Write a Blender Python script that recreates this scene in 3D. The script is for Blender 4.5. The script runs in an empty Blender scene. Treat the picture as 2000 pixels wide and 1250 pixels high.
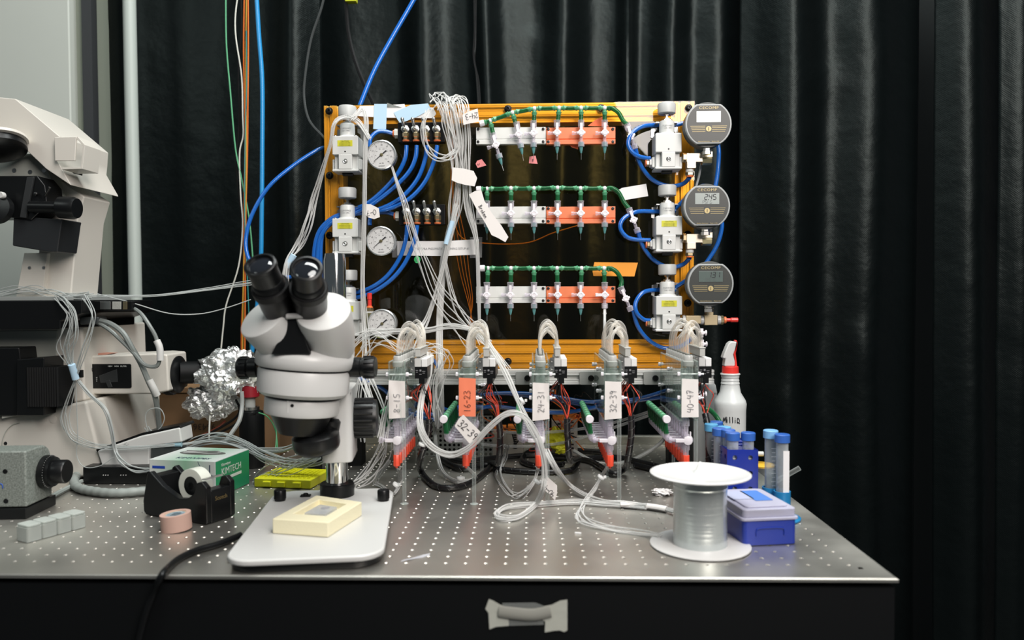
import bpy, bmesh, math, random
from mathutils import Vector, Matrix, noise
random.seed(7)
PI = math.pi
SC = bpy.context.scene
COL = SC.collection

# ------------------------------------------------------------------ camera, world, lights, exposure
F_PX, PITCH, YAW, ROLL = 1496.37, .0281, .0264, -.0044
CAM = Vector((.6697, -.9645, .3372))
cy_, sy_, cp_, sp_, cr_, sr_ = math.cos(YAW), math.sin(YAW), math.cos(PITCH), math.sin(PITCH), math.cos(ROLL), math.sin(ROLL)
_R = Vector((cy_, sy_, 0)); _F = Vector((-sy_, cy_, 0)); _U = Vector((0, 0, 1))
FWD = cp_*_F - sp_*_U; _up = sp_*_F + cp_*_U
RGT = cr_*_R + sr_*_up; UPV = cr_*_up - sr_*_R
cam = bpy.data.cameras.new('camera'); camo = bpy.data.objects.new('camera', cam); COL.objects.link(camo)
camo.matrix_world = Matrix(((RGT.x, UPV.x, -FWD.x, CAM.x), (RGT.y, UPV.y, -FWD.y, CAM.y), (RGT.z, UPV.z, -FWD.z, CAM.z), (0, 0, 0, 1)))
cam.sensor_width = 36; cam.lens = F_PX/2000*36; cam.clip_start = .02; cam.clip_end = 50
cam.dof.use_dof = True; cam.dof.focus_distance = 1.44; cam.dof.aperture_fstop = 3.2
SC.camera = camo
SC.view_settings.view_transform = 'Standard'; SC.view_settings.look = 'None'
SC.view_settings.gamma = 1; SC.view_settings.use_curve_mapping = False
SC.view_settings.exposure = 0.0
SC.cycles.max_bounces = 10; SC.cycles.transparent_max_bounces = 24; SC.cycles.use_denoising = True
SC.cycles.caustics_reflective = False; SC.cycles.caustics_refractive = False

def ray(u, v):
    return FWD + RGT*((u-1000)/F_PX) - UPV*((v-625)/F_PX)
def ay(u, v, Y):                       # the world point on the upright plane y = Y
    r = ray(u, v); return CAM + r*((Y-CAM.y)/r.y)
def az(u, v, Z=0.0):                   # the world point on the level plane z = Z
    r = ray(u, v); return CAM + r*((Z-CAM.z)/r.z)

W = bpy.data.worlds.new('world'); SC.world = W; W.use_nodes = True
W.node_tree.nodes['Background'].inputs[0].default_value = (.80, .92, 1.0, 1)
W.node_tree.nodes['Background'].inputs[1].default_value = .075

def area(name, loc, target, size, power, col=(1, 1, 1), shape='DISK', size_y=None, spread=PI):
    l = bpy.data.lights.new(name, 'AREA'); l.shape = shape; l.size = size
    if size_y: l.size_y = size_y
    l.energy = power; l.color = col; l.spread = spread
    o = bpy.data.objects.new(name, l); COL.objects.link(o); o.location = loc
    o.rotation_euler = (Vector(target)-Vector(loc)).to_track_quat('-Z', 'Y').to_euler()
    return o
BY = .56                               # front face of the amber board
_p = ay(1400, 150, BY); _r = _p-CAM; _t = (BY+1.5)/_r.y
KEY = Vector((_p.x+_r.x*_t, -1.5, _p.z+_r.z*_t))
area('softbox', KEY, (.6, .3, .35), 1.02, 38, (1, .92, .87))
area('high_fill', (1.3, -1.1, 2.35), (.6, .35, .3), 1.3, 40, (1, .98, .95))  # added fill above the softbox; lights the scene without brightening the board's reflection
area('ceiling_lamp', (.85, .32, 2.25), (.85, .42, 0), 1.5, 38, (.95, 1, .98), 'RECTANGLE', .5)
area('left_fill', (-1.3, -1.6, 2.0), (.1, .3, .2), .9, 9, (.92, 1, .96), 'RECTANGLE', .6)  # added weak fill from the upper left, no lamp of the room

# ------------------------------------------------------------------ materials
MATS = {}
def mat(name, col, rough=.5, metal=0, spec=.5, trans=0, alpha=1, emit=None, es=1, sub=0, coat=0, bump=None, vary=None, aniso=0, ior=None):
    if name in MATS: return MATS[name]
    m = bpy.data.materials.new(name); m.use_nodes = True; nt = m.node_tree; b = nt.nodes['Principled BSDF']
    I = b.inputs
    I['Base Color'].default_value = (*col, 1); I['Roughness'].default_value = rough; I['Metallic'].default_value = metal
    I['Specular IOR Level'].default_value = spec; I['Transmission Weight'].default_value = trans; I['Alpha'].default_value = alpha
    if ior: I['IOR'].default_value = ior
    if sub: I['Subsurface Weight'].default_value = sub; I['Subsurface Radius'].default_value = (.01, .01, .01); I['Subsurface Scale'].default_value = .5
    if coat: I['Coat Weight'].default_value = coat; I['Coat Roughness'].default_value = .1
    if emit: I['Emission Color'].default_value = (*emit, 1); I['Emission Strength'].default_value = es
    if aniso: I['Anisotropic'].default_value = aniso
    if vary or bump:
        tc = nt.nodes.new('ShaderNodeTexCoord')
        n = nt.nodes.new('ShaderNodeTexNoise'); nt.links.new(tc.outputs['Object'], n.inputs['Vector'])
        n.inputs['Scale'].default_value = (vary or bump)[0]; n.inputs['Detail'].default_value = 5
        if vary:
            mx = nt.nodes.new('ShaderNodeMix'); mx.data_type = 'RGBA'
            mr = nt.nodes.new('ShaderNodeMapRange'); mr.inputs['From Min'].default_value = .35; mr.inputs['From Max'].default_value = .65
            nt.links.new(n.outputs['Fac'], mr.inputs['Value']); nt.links.new(mr.outputs[0], mx.inputs['Factor'])
            mx.inputs['A'].default_value = (*col, 1); mx.inputs['B'].default_value = (*vary[1], 1)
            nt.links.new(mx.outputs['Result'], I['Base Color'])
        if bump:
            bp = nt.nodes.new('ShaderNodeBump'); bp.inputs['Strength'].default_value = bump[1]; bp.inputs['Distance'].default_value = bump[2]
            if vary and vary[0] != bump[0]:
                n2 = nt.nodes.new('ShaderNodeTexNoise'); nt.links.new(tc.outputs['Object'], n2.inputs['Vector'])
                n2.inputs['Scale'].default_value = bump[0]; n2.inputs['Detail'].default_value = 4; n = n2
            nt.links.new(n.outputs['Fac'], bp.inputs['Height']); nt.links.new(bp.outputs['Normal'], I['Normal'])
    MATS[name] = m; return m

def clear(name, tint=(.9, .92, .92), body=(.8, .82, .82), lo=.12, hi=.8, rough=.12, blend=.45):
    """see-through plastic: clearer face on, denser and shinier at its edges"""
    if name in MATS: return MATS[name]
    m = bpy.data.materials.new(name); m.use_nodes = True; nt = m.node_tree; N = nt.nodes; L = nt.links
    b = N['Principled BSDF']; b.inputs['Base Color'].default_value = (*body, 1); b.inputs['Roughness'].default_value = rough
    t = N.new('ShaderNodeBsdfTransparent'); t.inputs[0].default_value = (*tint, 1)
    lw = N.new('ShaderNodeLayerWeight'); lw.inputs[0].default_value = blend
    mr = N.new('ShaderNodeMapRange'); mr.inputs['To Min'].default_value = lo; mr.inputs['To Max'].default_value = hi
    L.new(lw.outputs['Facing'], mr.inputs['Value'])
    mx = N.new('ShaderNodeMixShader'); L.new(mr.outputs[0], mx.inputs[0]); L.new(t.outputs[0], mx.inputs[1]); L.new(b.outputs[0], mx.inputs[2])
    L.new(mx.outputs[0], N['Material Output'].inputs['Surface'])
    MATS[name] = m; return m

def pane(name, tint, rough=.015, ior=1.5):
    """clear sheet: passes tinted light and mirrors a little by Fresnel"""
    if name in MATS: return MATS[name]
    m = bpy.data.materials.new(name); m.use_nodes = True; nt = m.node_tree; N = nt.nodes; L = nt.links
    t = N.new('ShaderNodeBsdfTransparent'); t.inputs[0].default_value = (*tint, 1)
    g = N.new('ShaderNodeBsdfGlossy'); g.inputs['Roughness'].default_value = rough; g.inputs[0].default_value = (1, 1, 1, 1)
    f = N.new('ShaderNodeFresnel'); f.inputs[0].default_value = ior
    ge = N.new('ShaderNodeNewGeometry'); iv = N.new('ShaderNodeMath'); iv.operation = 'SUBTRACT'; iv.inputs[0].default_value = 1; L.new(ge.outputs['Backfacing'], iv.inputs[1])
    fm = N.new('ShaderNodeMath'); fm.operation = 'MULTIPLY'; L.new(f.outputs[0], fm.inputs[0]); L.new(iv.outputs[0], fm.inputs[1])
    mx = N.new('ShaderNodeMixShader'); L.new(fm.outputs[0], mx.inputs[0]); L.new(t.outputs[0], mx.inputs[1]); L.new(g.outputs[0], mx.inputs[2])
    L.new(mx.outputs[0], N['Material Output'].inputs['Surface'])
    MATS[name] = m; return m

BLACK = mat('black_plastic', (.0045, .005, .0055), .34, spec=.32)
MATTE = mat('black_matte', (.0035, .004, .0045), .55, spec=.2)
RUBBER = mat('black_rubber', (.005, .005, .0055), .5, spec=.25)
WHITE = mat('white_paint', (.61, .61, .595), .34)
WARMW = mat('warm_white_paint', (.63, .61, .56), .38)
GREYP = mat('grey_plastic', (.52, .54, .52), .4)
LIGHTG = mat('light_grey_plastic', (.62, .63, .61), .42)
PAPER = mat('white_paper', (.86, .85, .84), .7)
CREAMT = mat('cream_tape', (.83, .79, .76), .75)
ORANGET = mat('orange_tape', (.95, .25, .13), .75)
PINKT = mat('pink_tape', (.88, .30, .30), .75)
BLUET = mat('pale_blue_tape', (.50, .70, .86), .7)
INK = mat('black_ink', (.02, .02, .025), .7)
GREYINK = mat('grey_ink', (.25, .25, .26), .7)
CHROME = mat('chrome', (.75, .76, .76), .08, 1)
STEEL = mat('steel', (.55, .55, .53), .28, 1)
DSTEEL = mat('dark_steel', (.09, .09, .09), .35, 1)
BRASS = mat('brass', (.62, .50, .30), .30, 1)
OBRASS = mat('brushed_brass', (.55, .46, .30), .5, 1)
NICKEL = mat('warm_nickel', (.85, .76, .62), .32, .9)
ALU = mat('aluminium', (.80, .81, .79), .42, .45)
AMBERF = mat('profile_silver', (.95, .93, .86), .40, .45)
BLUETUBE = mat('blue_tube', (.010, .125, .50), .22, coat=.5)
SKYTUBE = mat('sky_blue_tube', (.02, .26, .58), .25)
ORING = mat('orange_ring', (.9, .22, .07), .4)
YLABEL = mat('yellow_label', (.62, .60, .03), .5)
RED = mat('red_plastic', (.75, .04, .03), .35)
REDCAP = mat('red_cap', (.85, .085, .04), .35)
GREENW = mat('green_wire', (.07, .30, .13), .4)
ORANGEW = mat('orange_wire', (.85, .20, .03), .4)
WHITEW = mat('white_wire', (.70, .72, .66), .4)
TUBE = clear('clear_tube', (.93, .94, .94), (.82, .83, .82), .22, .85, .15)
THIN = clear('thin_clear_tube', (.92, .93, .93), (.88, .87, .85), .26, .84, .20)
LUER = clear('clear_luer', (.93, .91, .95), (.84, .80, .87), .22, .8, .12)
GREENT = clear('green_tube', (.08, .42, .18), (.03, .20, .075), .40, .9, .12)
GREENL = mat('green_luer', (.09, .33, .17), .25)
TEAL = clear('teal_hub', (.3, .65, .65), (.20, .50, .50), .5, .95, .3)
ACRYL = pane('clear_acrylic', (.93, .95, .94), .02)
ACRE = clear('acrylic_edge', (.95, .97, .96), (.75, .80, .78), .07, .50, .08)
AMBER = pane('amber_acrylic', (.99, .80, .43), .012, 1.49)
WSTOP = mat('white_stopcock', (.86, .82, .86), .3)
NATUR = mat('natural_plastic', (.80, .81, .80), .35, sub=.2)

# ------------------------------------------------------------------ mesh helpers
class MB:
    def __init__(s): s.v = []; s.f = []; s.M = None; s.flat = []
    def add(s, vs, fs):
        o = len(s.v)
        if s.M is not None: vs = [s.M @ Vector(p) for p in vs]
        s.v += [tuple(p) for p in vs]; s.f += [tuple(i+o for i in f) for f in fs]; return s
    def box(s, c, d, R=None):
        x, y, z = d[0]/2, d[1]/2, d[2]/2
        vs = [Vector((i*x, j*y, k*z)) for k in (-1, 1) for j in (-1, 1) for i in (-1, 1)]
        if R is not None: vs = [R @ p for p in vs]
        c = Vector(c)
        return s.add([p+c for p in vs], [(0, 2, 3, 1), (4, 5, 7, 6), (0, 1, 5, 4), (2, 6, 7, 3), (0, 4, 6, 2), (1, 3, 7, 5)])
    def bb(s, lo, hi):
        return s.box([(a+b)/2 for a, b in zip(lo, hi)], [b-a for a, b in zip(lo, hi)])
    def lathe(s, c, ax, prof, n=24):
        c = Vector(c); ax = Vector(ax).normalized()
        q = Vector((0, 0, 1)).rotation_difference(ax) if ax.z > -.9999 else Matrix.Rotation(PI, 3, 'X').to_quaternion()
        vs = []; fs = []; m = len(prof)
        for r, h in prof:
            for i in range(n):
                a = 2*PI*i/n; vs.append(c + q @ Vector((r*math.cos(a), r*math.sin(a), h)))
        for j in range(m-1):
            for i in range(n):
                k = (i+1) % n; fs.append((j*n+i, j*n+k, (j+1)*n+k, (j+1)*n+i))
        if prof[0][0] > 1e-6: fs.append(tuple(range(n-1, -1, -1)))
        if prof[-1][0] > 1e-6: fs.append(tuple((m-1)*n+i for i in range(n)))
        return s.add(vs, fs)
    def cyl(s, a, b, r, r2=None, n=16):
        a = Vector(a); b = Vector(b); return s.lathe(a, b-a, [(r, 0), (r if r2 is None else r2, (b-a).length)], n)
    def ring(s, c, ax, ro, ri, h, n=32):
        c = Vector(c)
        return s.lathe(c, ax, [(ri, 0), (ro, 0), (ro, h), (ri, h), (ri, 0)], n) if True else s
    def sphere(s, c, r, n=12, sc=(1, 1, 1)):
        vs = []; fs = []; m = n//2
        for j in range(m+1):
            t = PI*j/m
            for i in range(n):
                a = 2*PI*i/n
                vs.append(Vector(c)+Vector((r*sc[0]*math.sin(t)*math.cos(a), r*sc[1]*math.sin(t)*math.sin(a), r*sc[2]*math.cos(t))))
        for j in range(m):
            for i in range(n):
                k = (i+1) % n; fs.append((j*n+i, (j+1)*n+i, (j+1)*n+k, j*n+k))
        return s.add(vs, fs)
    def tube(s, pts, r, n=8, sub=6, smooth=True):
        P = [Vector(p) for p in pts]
        if smooth and len(P) > 2:
            Q = []
            for i in range(len(P)-1):
                p0 = P[max(i-1, 0)]; p1 = P[i]; p2 = P[i+1]; p3 = P[min(i+2, len(P)-1)]
                for k in range(sub):
                    t = k/sub
                    Q.append(.5*((2*p1)+(p2-p0)*t+(2*p0-5*p1+4*p2-p3)*t*t+(3*p1-p0-3*p2+p3)*t**3))
            Q.append(P[-1]); P = Q
        m = len(P); vs = []; fs = []
        T = [(P[min(i+1, m-1)]-P[max(i-1, 0)]).normalized() for i in range(m)]
        u = T[0].orthogonal().normalized()
        for i in range(m):
            u = (u - T[i]*u.dot(T[i]))
            u = u.normalized() if u.length > 1e-9 else T[i].orthogonal().normalized()
            w = T[i].cross(u)
            rr = r(i/(m-1)) if callable(r) else r
            for k in range(n):
                a = 2*PI*k/n; vs.append(P[i]+(u*math.cos(a)+w*math.sin(a))*rr)
        for i in range(m-1):
            for k in range(n):
                l = (k+1) % n; fs.append((i*n+k, i*n+l, (i+1)*n+l, (i+1)*n+k))
        fs.append(tuple(range(n-1, -1, -1))); fs.append(tuple((m-1)*n+k for k in range(n)))
        return s.add(vs, fs)
    def prism(s, poly, o, ax, ay_, d):
        """polygon in the plane (ax, ay_) at o, pushed along d"""
        o = Vector(o); ax = Vector(ax); ay_ = Vector(ay_); d = Vector(d); n = len(poly)
        a = [o+ax*p[0]+ay_*p[1] for p in poly]
        area_ = sum(poly[i][0]*poly[(i+1) % n][1]-poly[(i+1) % n][0]*poly[i][1] for i in range(n))
        flip = (area_ > 0) == (ax.cross(ay_).dot(d) > 0)
        fs = [tuple(range(n))[::-1] if flip else tuple(range(n)), tuple(n+i for i in range(n)) if flip else tuple(n+i for i in range(n))[::-1]]
        for i in range(n):
            k = (i+1) % n; q = (i, k, n+k, n+i); fs.append(q if flip else q[::-1])
        return s.add(a+[p+d for p in a], fs)
    def quadsheet(s, c4, th=.0003, n=6, wob=0., seed=0):
        """a thin sheet between four corners (bl, br, tr, tl), gently buckled"""
        a, b, c, d = [Vector(p) for p in c4]; nm = (b-a).cross(d-a).normalized()
        vs = []; fs = []
        for side in (0, 1):
            for j in range(n+1):
                for i in range(n+1):
                    u, w = i/n, j/n
                    p = a*(1-u)*(1-w)+b*u*(1-w)+c*u*w+d*(1-u)*w
                    h = wob*noise.noise(Vector((u*2+seed, w*2, seed*.7)))
                    vs.append(p+nm*(h+side*th))
        k = n+1
        for j in range(n):
            for i in range(n):
                q = (j*k+i, j*k+i+1, (j+1)*k+i+1, (j+1)*k+i); fs.append(q[::-1]); fs.append(tuple(x+k*k for x in q))
        rim = [i for i in range(k)]+[j*k+n for j in range(1, k)]+[n*k+i for i in range(n-1, -1, -1)]+[j*k for j in range(n-1, 0, -1)]
        for i in range(len(rim)):
            p, q = rim[i], rim[(i+1) % len(rim)]; fs.append((p, q, q+k*k, p+k*k))
        return s.add(vs, fs)

def rrect(w, h, r, n=5):
    out = []
    for cx, cy, a0 in ((w/2-r, h/2-r, 0), (-w/2+r, h/2-r, 90), (-w/2+r, -h/2+r, 180), (w/2-r, -h/2+r, 270)):
        for i in range(n+1):
            a = math.radians(a0+90*i/n); out.append((cx+r*math.cos(a), cy+r*math.sin(a)))
    return out
def circ(r, n=32, cx=0, cy=0): return [(cx+r*math.cos(2*PI*i/n), cy+r*math.sin(2*PI*i/n)) for i in range(n)]

def meshof(name, mb, m, off=None, angle=38, flat=False):
    me = bpy.data.meshes.new(name)
    vs = mb.v if off is None else [(p[0]-off[0], p[1]-off[1], p[2]-off[2]) for p in mb.v]
    me.from_pydata(vs, [], mb.f); me.update()
    if not flat:
        me.polygons.foreach_set('use_smooth', [True]*len(me.polygons)); me.set_sharp_from_angle(angle=math.radians(angle))
    if m: me.materials.append(m)
    return me
def bev(o, w, seg=2):
    md = o.modifiers.new('bevel', 'BEVEL'); md.width = w; md.segments = seg; md.limit_method = 'ANGLE'; md.angle_limit = math.radians(40)
    md.harden_normals = True
def tag(o, label=None, cat=None, group=None, kind=None):
    if label: o['label'] = label
    if cat: o['category'] = cat
    if group: o['group'] = group
    if kind: o['kind'] = kind
    return o
def thing(name, label, cat, loc=(0, 0, 0), rot=(0, 0, 0), group=None):
    o = bpy.data.objects.new(name, None); COL.objects.link(o); o.location = loc; o.rotation_euler = rot; o.empty_display_size = .02
    return tag(o, label, cat, group)
def part(parent, name, mb, m, b=0, seg=2, label=None, world=False, flat=False, angle=38):
    """mesh child; vertices are in the thing's own frame (world=True: given in world space, thing unrotated)"""
    off = None
    if world:
        off = Vector((0, 0, 0)); q = parent
        while q is not None: off = off + Vector(q.location); q = q.parent
    o = bpy.data.objects.new(name, meshof(name, mb, m, off, angle, flat)); COL.objects.link(o); o.parent = parent
    if b: bev(o, b, seg)
    if label: o['label'] = label
    return o
def solo(name, mb, m, label, cat, group=None, b=0, kind=None, loc=None, flat=False, angle=38):
    """a thing that is one mesh; vertices in world space"""
    if loc is None:
        xs = [p[0] for p in mb.v]; ys = [p[1] for p in mb.v]; zs = [p[2] for p in mb.v]
        loc = ((min(xs)+max(xs))/2, (min(ys)+max(ys))/2, min(zs))
    o = bpy.data.objects.new(name, meshof(name, mb, m, loc, angle, flat)); COL.objects.link(o); o.location = loc
    if b: bev(o, b)
    return tag(o, label, cat, group, kind)
def copy_tree(o, parent=None):
    c = o.copy(); COL.objects.link(c); c.parent = parent
    for ch in list(o.children): copy_tree(ch, c)
    return c
def text(parent, name, s, size, m, loc, rot=(PI/2, 0, 0), align='CENTER', ext=.0001, sx=1, sp=1, label=None):
    cu = bpy.data.curves.new(name, 'FONT'); cu.body = s; cu.size = size; cu.align_x = align; cu.align_y = 'CENTER'; cu.extrude = ext
    cu.space_character = sp; cu.resolution_u = 2
    f = bpy.data.objects.new('lettering', cu); me = bpy.data.meshes.new_from_object(f); me.name = name
    bpy.data.objects.remove(f); bpy.data.curves.remove(cu)
    me.materials.clear(); me.materials.append(m); o = bpy.data.objects.new(name, me); COL.objects.link(o); o.parent = parent; o.location = loc; o.rotation_euler = rot
    o.scale = (sx, 1, 1)
    if label: o['label'] = label
    return o
# a pen-stroke alphabet for the handwriting: strokes in a 1 x 1.6 cell
GL = {'0': [[(.5, 1.6), (.1, 1.1), (.1, .4), (.5, 0), (.9, .5), (.85, 1.2), (.5, 1.6)]], '1': [[(.5, 1.6), (.45, 0)]],
      '2': [[(.1, 1.25), (.4, 1.6), (.8, 1.3), (.5, .7), (.1, .05), (.5, .12), (.95, 0)]], '3': [[(.1, 1.5), (.6, 1.6), (.75, 1.2), (.35, .85), (.85, .6), (.7, .1), (.1, 0)]],
      '4': [[(.25, 1.6), (.1, .8), (.9, .85)], [(.8, 1.5), (.7, 0)]], '5': [[(.9, 1.6), (.3, 1.55), (.2, .95), (.7, .9), (.85, .4), (.5, 0), (.1, .15)]],
      '6': [[(.8, 1.6), (.3, 1.0), (.15, .35), (.5, 0), (.85, .3), (.6, .75), (.2, .5)]], '7': [[(.1, 1.5), (.9, 1.6), (.4, 0)], [(.3, .85), (.8, .9)]],
      '8': [[(.8, 1.4), (.4, 1.6), (.2, 1.2), (.8, .5), (.5, 0), (.15, .4), (.8, 1.2), (.8, 1.4)]], '9': [[(.8, 1.3), (.4, 1.6), (.15, 1.1), (.6, .9), (.8, 1.4), (.65, 0)]],
      '-': [[(.1, .8), (.8, .85)]], 't': [[(.4, 1.4), (.4, .2), (.7, 0)], [(.1, 1.0), (.8, 1.05)]], 'B': [[(.15, 1.6), (.15, 0)], [(.15, 1.6), (.7, 1.3), (.2, .85), (.85, .5), (.15, 0)]],
      'r': [[(.2, .9), (.2, 0)], [(.2, .6), (.7, .95)]], 'o': [[(.5, .9), (.15, .5), (.4, 0), (.8, .4), (.5, .9)]], 'k': [[(.2, 1.5), (.2, 0)], [(.8, .9), (.2, .4), (.8, 0)]],
      'e': [[(.15, .5), (.8, .55), (.5, .9), (.15, .5), (.4, 0), (.85, .15)]], 'n': [[(.15, .9), (.2, 0)], [(.2, .6), (.6, .9), (.75, 0)]],
      'M': [[(.0, 0), (.3, 1.3), (.45, .5), (.8, 1.5), (.8, .2)]], 'i': [[(.4, .9), (.4, .1)], [(.4, 1.2), (.42, 1.3)]], 'l': [[(.4, 1.5), (.45, .1)]],
      'Q': [[(.3, .1), (.35, 1.2), (.8, .9), (.8, .2), (.3, .1)], [(.4, .3), (1.0, -.1)], [(.3, 1.2), (.7, 1.0)]], ' ': []}
def handwriting(s, h, o, ax, up, r=.0004, sp=1.15):
    """pen strokes of text s, letter height h, starting at o, along ax, with up pointing up"""
    mb = MB(); ax = Vector(ax).normalized(); up = Vector(up).normalized(); o = Vector(o); x = 0; k = h/1.6
    for ch in s:
        for st in GL.get(ch, []):
            pts = [o+ax*((x+p[0])*k)+up*(p[1]*k) for p in st]
            mb.tube(pts, r, 5, 4, True)
        x += sp
    return mb
def cable(name, label, cat, pts, r, m, group=None, n=8, sub=6):
    mb = MB(); mb.tube(pts, r, n, sub); return solo(name, mb, m, label, cat, group)
def PX(lst): return [ay(u, v, Y) for u, v, Y in lst]
def bundle(name, label, cat, pts, n, spread, r, m, group, jit=.35, seed=0, fan=None, seg=6, sub=5):
    """n separate tubes that run together along pts; spread may grow along the way (fan = list of factors)"""
    rnd = random.Random(seed); P = [Vector(p) for p in pts]; out = []
    for k in range(n):
        ang = 2*PI*k/n+rnd.random()*.5; rad = spread*math.sqrt(rnd.uniform(.15, 1)); o0 = Vector((math.cos(ang)*rad, .4*math.sin(ang)*rad, math.sin(ang)*rad))
        q = []
        for i, p in enumerate(P):
            f = fan[i] if fan else 1
            j = Vector((rnd.uniform(-1, 1), rnd.uniform(-.3, .3), rnd.uniform(-1, 1)))*spread*jit
            q.append(p+(o0+j)*f)
        out.append(cable(name, label, cat, q, r, m, group, seg, sub))
    return out

# ------------------------------------------------------------------ the setting: curtains, wall, floor, pipe
def curtain(name, label, x0, x1, ridges, Y, amp, top=1.55, bot=-.75, seed=0, lean=0):
    """hanging black vinyl; ridges = list of (x, width, height) of folds that come forward"""
    nx = max(40, int((x1-x0)/.006)); nz = 70; vs = []; fs = []
    for j in range(nz+1):
        z = bot+(top-bot)*j/nz
        for i in range(nx+1):
            x = x0+(x1-x0)*i/nx
            y = Y
            for cx, w, h in ridges:
                d = (x-cx-.02*noise.noise(Vector((cx*9, z*1.1, seed))))/w
                y -= h*math.exp(-d*d*.5)
            y -= amp*noise.noise(Vector((x*4.2, z*.5, seed*3.1)))
            b = noise.noise(Vector((x*5+seed, z*3, 4)));  y -= .007*max(0, b)*noise.noise(Vector((x*9, z*13, seed)))*2
            vs.append((x+lean*(top-z), y, z))
    for j in range(nz):
        for i in range(nx):
            a = j*(nx+1)+i; fs.append((a, a+1, a+nx+2, a+nx+1))
    mb = MB(); mb.add(vs, fs)
    m = MATS.get('curtain_vinyl')
    if not m:
        m = mat('curtain_vinyl', (.0026, .0039, .0041), .35, spec=.20); m.node_tree.nodes['Principled BSDF'].inputs['Specular Tint'].default_value = (.86, 1, .97, 1); nt = m.node_tree; N = nt.nodes; L = nt.links
        tc = N.new('ShaderNodeTexCoord'); sx = N.new('ShaderNodeSeparateXYZ'); L.new(tc.outputs['Object'], sx.inputs[0])
        def wave(out, k):
            a = N.new('ShaderNodeMath'); a.operation = 'MULTIPLY'; a.inputs[1].default_value = k; L.new(out, a.inputs[0])
            b = N.new('ShaderNodeMath'); b.operation = 'SINE'; L.new(a.outputs[0], b.inputs[0]); return b.outputs[0]
        mu = N.new('ShaderNodeMath'); mu.operation = 'MULTIPLY'; L.new(wave(sx.outputs[0], 1300), mu.inputs[0]); L.new(wave(sx.outputs[2], 1300), mu.inputs[1])
        ns = N.new('ShaderNodeTexNoise'); ns.inputs['Scale'].default_value = 14; ns.inputs['Detail'].default_value = 6; L.new(tc.outputs['Object'], ns.inputs['Vector'])
        b1 = N.new('ShaderNodeBump'); b1.inputs['Strength'].default_value = .12; b1.inputs['Distance'].default_value = .001; L.new(mu.outputs[0], b1.inputs['Height'])
        b2 = N.new('ShaderNodeBump'); b2.inputs['Strength'].default_value = .35; b2.inputs['Distance'].default_value = .012; L.new(ns.outputs['Fac'], b2.inputs['Height'])
        L.new(b1.outputs[0], b2.inputs['Normal']); L.new(b2.outputs[0], N['Principled BSDF'].inputs['Normal'])
    o = solo(name, mb, m, label, 'curtain')
    md = o.modifiers.new('thick', 'SOLIDIFY'); md.thickness = .0015
    return o
def cx(u, Y=1.0): return ay(u, 300, Y).x
curtain('curtain', 'black vinyl curtain behind the tall grey pipe, with coloured wires hanging before it', cx(150, 1.06), cx(612, .95), [(cx(215, 1), .03, .02), (cx(575, 1), .035, .05), (cx(470), .05, .015), (cx(340), .08, .01)], 1.06, .03, seed=1)
curtain('curtain', 'wide black vinyl curtain in soft folds directly behind the amber board', cx(585), cx(1480), [(cx(640), .04, .012), (cx(820), .035, .045), (cx(945), .022, .04), (cx(1100), .035, .06), (cx(1235), .014, .035), (cx(1330), .03, .05), (cx(1430), .04, .04)], 1.18, .03, seed=2)
curtain('curtain', 'black vinyl curtain with two broad folds beside the round digital gauges', cx(1455), cx(1815), [(cx(1545), .052, .075), (cx(1700), .060, .07)], 1.06, .02, seed=3)
curtain('curtain', 'glossy black curtain flap with a pale hem line down its edge', cx(1808,.96), cx(1945,.96), [(cx(1872, .96), .050, .065)], .96, .012, seed=5, lean=.008)
curtain('curtain', 'crinkled black curtain at the edge of the picture, overlapping the glossy flap', cx(1932, .86), cx(2130, .86), [(cx(1975, .86), .03, .03), (cx(2060, .86), .03, .03)], .86, .02, seed=8, lean=.012)

def struct(name, mb, m, b=0):
    o = solo(name, mb, m, None, None, b=b, kind='structure'); return o
mb = MB(); mb.bb((-2.6, -3.2, -.80), (3.4, 1.6, -.75)); struct('floor', mb, mat('floor_vinyl', (.06, .065, .065), .5, vary=(9, (.045, .05, .05))))
mb = MB(); mb.bb((-2.6, 1.35, -.75), (3.4, 1.45, 1.9)); struct('wall_back', mb, mat('wall_paint_dark', (.05, .055, .055), .8, vary=(3, (.045, .05, .05))))
mb = MB(); mb.bb((-1.6, .93, -.75), (ay(140, 300, .93).x, 1.3, 1.9)); struct('wall_left', mb, mat('wall_paint', (.50, .53, .49), .6, vary=(2, (.47, .50, .46))), b=.004)
mb = MB(); mb.bb((ay(143, 300, .96).x, .96, -.75), (ay(176, 300, .96).x, 1.32, 1.9)); struct('wall_left_side', mb, mat('wall_shade_paint', (.27, .30, .25), .6, vary=(3, (.25, .28, .23))))  # side face of the left wall, its shade put into the paint colour
mb = MB(); mb.bb((ay(171, 300, .955).x, .94, -.75), (ay(190, 300, .955).x, .965, 1.9)); struct('trim_2', mb, mat('dark_edge', (.03, .033, .036), .6))
mb = MB(); a = ay(259, 300, .93); mb.tube([(a.x-.002, .93, 1.9), (a.x-.001, .93, .9), (a.x+.001, .93, .2), (a.x+.002, .93, -.75)], .0155, 20, 4)
solo('conduit_pipe', mb, mat('pipe_paint', (.42, .47, .44), .5), 'tall pale grey pipe standing upright before the black curtain', 'pipe')

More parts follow.
